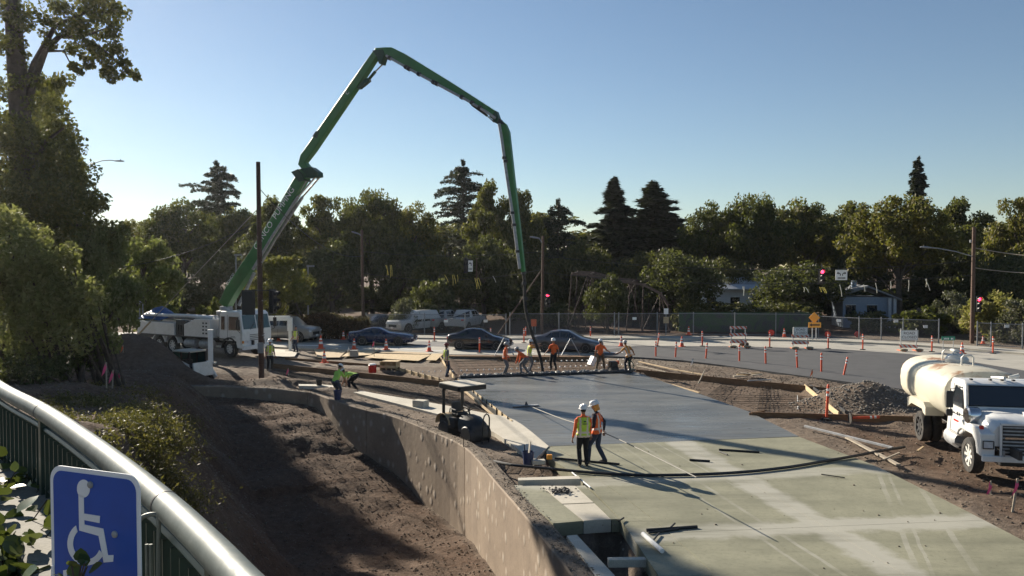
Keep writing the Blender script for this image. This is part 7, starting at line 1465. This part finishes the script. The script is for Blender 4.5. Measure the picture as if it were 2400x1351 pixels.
rods('steel_rod','dark rod leaning at the corner of the open pit',(1450,1222),(1462,1214),0.02,0.05); rods('loose_stick','weathered stick inside the dark pit',(1450,1268),(1490,1292),0.035,-0.55,'grey_wood','stick'); rods('loose_stick','second weathered stick inside the dark pit',(1460,1288),(1500,1302),0.03,-0.55,'grey_wood','stick')
# screed motor and bits among the crew
sm_ = thing('screed_motor', 'dark engine of the vibrating screed standing between two orange workers', 'machine', G(1437,872,-0.02), R(20)); MB().box((0,0,0.42), (0.42,0.36,0.34)).build('engine', M['black'], sm_, bevel=0.03); MB().box((0.26,0,0.5), (0.16,0.2,0.18)).build('fuel_tank', M['orange'], sm_, bevel=0.03); MB().box((0,0,0.14), (0.5,0.4,0.24)).build('frame', M['dark_metal'], sm_)
sc_ = thing('screed_pipe_roller', 'long steel screed bar at the front of the wet concrete', 'screed'); mb = MB(); mb.tube([G(1080,884,0.06), G(1482,871,0.06)], 0.075, 10); mb.build('roller', M['dark_metal'], sc_, smooth=40)
wp = MB(); rs = np.random.RandomState(4); rr2 = []
lp = np.stack([np.linspace(0, 1, 500), rs.rand(500)], 1); a, b = G(1076,884), G(1486,870)
pts = np.stack([a.x+(b.x-a.x)*lp[:, 0], a.y+(b.y-a.y)*lp[:, 0]+lp[:, 1]*0.9, np.full(500, -0.10)+0.08*(1-lp[:, 1])], 1); lumps('wet_concrete_edge', pts, 0.16, M['conc_wet'], 9, kind='stuff', label='ragged lumpy front of the wet concrete')
wb = thing('pale_box', 'white tipped box beside the worker in brown trousers', 'box', G(1388,858,-0.05), R(25)); MB().box((0,0,0.28), (0.26,0.4,0.56), Matrix.Rotation(0.5, 4, 'Y')).build('shell', M['sign_white'], wb, bevel=0.02)
cart = thing('wheel_frame', 'green spoked reel standing at the right worker feet', 'reel', G(1474,872,-0.02), R(-40)); mb = MB(); mb.tube([(0.30*math.cos(a),0,0.34+0.30*math.sin(a)) for a in np.linspace(0, 2*math.pi, 17)], 0.025, 6); mb.build('rim', M['dark_green'], cart); mb = MB(); [mb.tube([(0,0,0.34),(0.30*math.cos(a),0,0.34+0.30*math.sin(a))], 0.012, 5) for a in np.linspace(0, 2*math.pi, 7)[:-1]]; mb.tube([(0,0,0.34),(0,0.1,1.0)], 0.03, 6); mb.build('spokes', M['dark_green'], cart)
for (px, pt_, pb, lb) in ((1182,793,834,'pale folding A frame stand behind the leftmost orange worker'),(1338,795,834,'pale folding A frame stand in front of the grey sedan')):
    b = G(px, pb); o = thing('stand_frame', lb, 'stand', b); h = A(px, pt_, b.y).z
    for s in (-1,1):
        for y in (0.0,0.4): mb = MB(); mb.tube([(s*0.62,y,0),(s*0.02,0.2,h)], 0.03, 6); mb.build('leg', M['pipe'], o)
# ================================================================== cones and delineators
M['cone_base'] = plain('cone_base', (0.09,0.03,0.02), 0.7, var=0.3)
def make_cone(h):
    o = thing('traffic_cone', 'x', 'traffic cone', (0,0,0), 0, 'traffic cones'); MB().box((0,0,0.02), (0.38*h/0.7,0.38*h/0.7,0.04)).build('base', M['orange_red'], o, bevel=0.01); k = h/0.7
    mb = MB(); mb.lathe([(0.14*k,0.04),(0.105*k,0.26*k)], 16, caps=False); mb.lathe([(0.088*k,0.38*k),(0.075*k,0.46*k)], 16, caps=False); mb.lathe([(0.062*k,0.55*k),(0.03*k,0.70*k),(0.001,0.705*k)], 16, caps=False); mb.build('cone', M['orange_red'], o, smooth=40)
    for a, b in ((0.26,0.38),(0.46,0.55)): ra, rb_ = np.interp((a, b), (0.04,0.70), (0.14,0.03)); mb = MB(); mb.lathe([(ra*k*1.0,a*k),(rb_*k,b*k)], 16, caps=False); mb.build('white_band', M['white_band'], o, smooth=40)
    return o
CONES = [(752,818,0.95,'first cone from the left, tall plain orange beside the tan sheet'),(830,819,0.75,'second cone from the left, before the coupe rear wheel'),(905,820,0.75,'cone before the coupe front wheel'),(1006,824,0.75,'cone between coupe and black sedan'),(760,851,0.75,'cone standing among the form boards left'),(805,796,0.7,'cone behind the coupe near the hedge'),(653,800,0.7,'cone before the silver car'),(1855,808,0.0,''),
  (1598,813,0.75,'cone on the street left of the first striped barricade'),(1614,785,0.7,'cone by the fence left of the striped barricade'),(1838,790,0.7,'cone by the fence right of the painted screen'),(2255,829,0.75,'cone just above the tanker tank'),(2304,806,0.6,'cone by the fence near the right pole'),(1456,812,0.75,'cone right of the grey sedan')]
cone0 = None
for px, py, h, lb in CONES:
    if not h: continue
    p = G(px, py, 0.006 if py > 795 else 0.13)
    if cone0 is None: cone0 = make_cone(0.7); cone0.location = p; cone0.scale = (h/0.7,)*3; cone0['label'] = lb
    else: copy_tree(cone0, p, px*0.7, h/0.7, label=lb)
def make_post():
    o = thing('delineator_post', 'x', 'delineator', (0,0,0), 0, 'orange delineator posts'); mb = MB(); mb.lathe([(0.05,0.03),(0.05,0.72)], 12, caps=False); mb.lathe([(0.05,0.80),(0.05,0.88)], 12, caps=False); mb.lathe([(0.05,0.96),(0.05,1.06),(0.03,1.09),(0.001,1.10)], 12, caps=False); mb.build('tube', M['orange_red'], o, smooth=40)
    for a, b in ((0.72,0.80),(0.88,0.96)): mb = MB(); mb.lathe([(0.051,a),(0.051,b)], 12, caps=False); mb.build('reflective_band', M['white_band'], o, smooth=40)
    mb = MB(); mb.lathe([(0.20,0.0),(0.19,0.03),(0.06,0.05),(0.05,0.06)], 10); mb.build('base', M['rubber'], o, smooth=30); return o
POSTS = [(1018,800,1.1,0,'on the street far left behind the cars'),(1124,828,1.05,0,'in front of the black sedan'),(1228,804,1.1,0,'on the street behind the two sedans'),(1384,792,0.9,0,'on the far kerb behind the grey sedan'),(1537,838,1.05,0,'leftmost along the near edge of the new asphalt'),(1583,840,1.05,3,'second along the near edge of the new asphalt'),(1541,811,0.95,8,'leaning at the left end of the new asphalt'),(1654,843,1.05,5,'third along the near edge of the new asphalt'),(1733,849,1.05,0,'fourth along the near edge of the new asphalt'),(1795,855,1.1,-2,'fifth along the near edge of the new asphalt'),(1869,865,1.1,-4,'sixth along the near edge of the new asphalt'),(1925,874,1.1,0,'seventh along the near edge of the new asphalt'),(1977,882,1.05,14,'tilted, eighth along the near edge of the new asphalt'),(2118,911,1.2,0,'beside the tanker rear'),
  (1646,812,1.1,0,'on the far side left of the striped barricade'),(1804,815,1.1,0,'on the far side between the two barricades'),(1941,818,1.15,0,'on the far side right of the diamond sign'),(2022,820,1.1,0,'on the far side left of the road closed board'),(2184,825,1.1,0,'on the far side right of the road closed board'),(2327,829,1.15,0,'on the far side at the right edge'),(1232,792,0.9,0,'small on the sidewalk behind the hose'),(1150,792,0.8,0,'small on the sidewalk behind the black sedan'),(1937,983,1.35,3,'tall plain one standing before the front form board')]
post0 = None
for px, py, h, tl, lb in POSTS:
    p = G(px, py, 0.008 if py < 838 else -0.06); lbl = 'orange delineator post '+lb
    if post0 is None: post0 = o = make_post(); o.location = p
    else: o = copy_tree(post0, p)
    o.scale = (1, 1, h/1.1); o.rotation_euler = (0, R(tl), px*0.3 % 0.4); o['label'] = lbl
fallen = copy_tree(post0, G(2010,981,0.12), 0, 1.0, label='orange delineator post fallen flat on the front form board'); fallen.rotation_euler = (0, R(88), R(-2)); fallen.location = G(1992,980,0.14)
# barricades and road closed boards
t = NT('stripes'); sp4 = t.n('ShaderNodeSeparateXYZ'); t.l(t.tc.outputs['Object'], sp4.inputs[0]); v_ = t.math('FRACT', t.math('MULTIPLY', t.math('ADD', sp4.outputs[0], sp4.outputs[2]), 3.2)); t.set(Base_Color=t.mix(t.math('LESS_THAN', v_, 0.5), (0.60,0.58,0.55), (0.55,0.10,0.05)), Roughness=0.5); M['stripes'] = t.mat
def barricade(label, px, py, w_, h, rails, board_=None, Yz=None, legx=None):
    b = G(px, py, 0.0); o = thing('barricade', label, 'barricade', b, 0, 'road closed barricades')
    lx = legx or w_*0.42
    for s in (-1,1):
        mb = MB(); mb.bar((s*lx,0,0.0), (s*lx,0,h), 0.05, 0.04, up=(0,1,0)); mb.build('upright', M['pipe'], o); mb = MB(); mb.bar((s*lx,-0.6,0.03), (s*lx,0.5,0.03), 0.06, 0.05); mb.build('foot', M['orange'], o)
        sbg = MB(); sbg.ball((s*lx+0.05,-0.35,0.10), (0.28,0.18,0.10), 12, 8); sbg.build('sandbag', M['sandbag'], o, smooth=60)
    for z in rails: MB().box((0,-0.04,z), (w_,0.03,0.20)).build('striped_rail', M['stripes'], o)
    if board_:
        z, bw, bh = board_; MB().box((0,-0.08,z), (bw,0.03,bh)).build('sign_panel', M['sign_white'], o)
        fr = MB(); [fr.box((0,-0.097,z+s*(bh/2-0.035)), (bw-0.06,0.004,0.02)) for s in (-1,1)]; [fr.box((s*(bw/2-0.035),-0.097,z), (0.02,0.004,bh-0.06)) for s in (-1,1)]; fr.build('border', M['sign_black'], o)
        words(o, 'ROAD', bh*0.36, (0,-0.10,z+bh*0.19), wmax=bw*0.62); words(o, 'CLOSED', bh*0.36, (0,-0.10,z-bh*0.19), wmax=bw*0.82)
    return o
barricade('striped barricade with three rails left of the painted screen', 1730, 815, 1.20, 1.5, (0.42,0.92,1.42))
barricade('striped barricade with road closed board, left one', 1875, 818, 1.20, 1.5, (0.42,0.92), (1.24,0.98,0.58)); barricade('tall road closed board on striped barricade nearest the tanker', 2129, 823, 1.25, 1.55, (0.32,), (1.08,1.22,0.70))
p = G(1742,815); ht = thing('hazard_bag', 'dark sack with white flap lying at the striped barricade', 'bag', G(1744,812,0.0)); mb = MB(); mb.ball((0,0,0.16), (0.36,0.25,0.17), 12, 8); mb.build('sack', M['brown_cloth'], ht, smooth=60); MB().box((0.05,-0.26,0.04), (0.2,0.1,0.1)).build('flap', M['sign_white'], ht)
gs_ = thing('street_name_sign', 'small green street name sign on two legs above the tanker', 'sign', G(2222,834,0.0)); MB().box((0,0,1.12), (0.86,0.02,0.26)).build('panel', M['sign_green'], gs_); [MB().box((x_,-0.014,1.10), (w9,0.006,0.11)).build('letter_mark', M['sign_white'], gs_) for x_, w9 in ((-0.22,0.09),(-0.10,0.07),(0.0,0.07),(0.22,0.12))]; [MB().bar((s*0.33,0,0), (s*0.33,0,1.2), 0.03, 0.03, up=(0,1,0)).build('leg', M['pipe'], gs_) for s in (-1,1)]
# survey stakes
def stake(label, px, py, z, h, flag='pink', lean=0.0, w_=0.035):
    p = G(px, py, z); o = thing('survey_stake', label, 'stake', p, 0, 'survey stakes'); e = Vector((lean,0,h)); mb = MB(); mb.bar((0,0,-0.15), e, w_, 0.02, up=(0,1,0)); mb.build('lath', M['grey_wood'], o); mb = MB(); fx = -0.08; mb.loft([[e+Vector((0.02,0.012,-0.02)), e+Vector((-0.03,0.012,-0.02))],[e+Vector((0.02,-0.02,-0.16)), e+Vector((fx,-0.03,-0.2))],[e+Vector((-0.04,-0.02,-0.3)), e+Vector((fx-0.06,-0.01,-0.42))]], False, False); mb.build('ribbon', M[flag], o); return o
stake('survey stake with long pink ribbon on the weedy bank, left of three', 250, 925, 2.0, 0.95); stake('survey stake with pink ribbon on the weedy bank, second', 262, 930, 1.9, 0.8, lean=0.05); stake('survey stake with pink ribbon on the weedy bank, third', 281, 900, 1.8, 0.4)
stake('survey stake with pink ribbon at the bottom right soil', 2372, 1192, 0.0, 0.72, lean=0.12, w_=0.05); stake('low stake with pink ribbon under the tanker bumper', 2322, 1150, 0.0, 0.25); stake('tall stake with white top behind the right form board', 1624, 880, 0.0, 0.92, 'sign_white'); stake('flagged stake by the plywood sheets', 877, 838, 0.0, 1.05, 'pink'); stake('thin stake with pale top left of the concrete block', 818, 836, 0.0, 0.65, 'sign_white'); stake('stake with pink ribbon in the rebar field by the dark pole', 676, 878, 0.0, 0.35); stake('orange ribbon stake at the foot of the guy wire', 289, 850, 0.9, 0.9, 'orange'); stake('short lath behind the right form board near the gravel', 1904, 888, 0.0, 0.5, 'orange')
# chips and litter on the slab
rs = np.random.RandomState(12); lt = np.stack([rs.uniform(2.0, 10.5, 90), rs.uniform(14, 25, 90), np.full(90, 0.006)], 1); lumps('slab_crumbs', lt, 0.022, M['soil'], 14, kind='stuff', label='crumbs of soil scattered on the cured slab')
pl_ = G(1312,1152,0.02); lumps('nail_heap', np.stack([pl_.x+rs.normal(size=260)*0.16+0.0, pl_.y+rs.normal(size=260)*0.10, 0.02+np.abs(rs.normal(size=260))*0.03], 1), 0.03, M['dark_metal'], 15, kind='stuff', label='small dark heap of hardware on the broomed panel')
# ================================================================== added air volume that imitates the veil of lens glare
hz = NT('glare_air'); hz.t.nodes.remove(hz.p); pv_ = hz.n('ShaderNodeVolumePrincipled'); pv_.inputs['Color'].default_value = (0.92,0.95,1.0,1); pv_.inputs['Density'].default_value = 0.00010; pv_.inputs['Anisotropy'].default_value = 0.6
hz.l(pv_.outputs[0], hz.out.inputs['Volume'])
MB().box((0,95,20.5), (420,230,51)).build('glare_veil', hz.mat, kind='stuff', label='thin air volume added over the site to imitate lens glare')
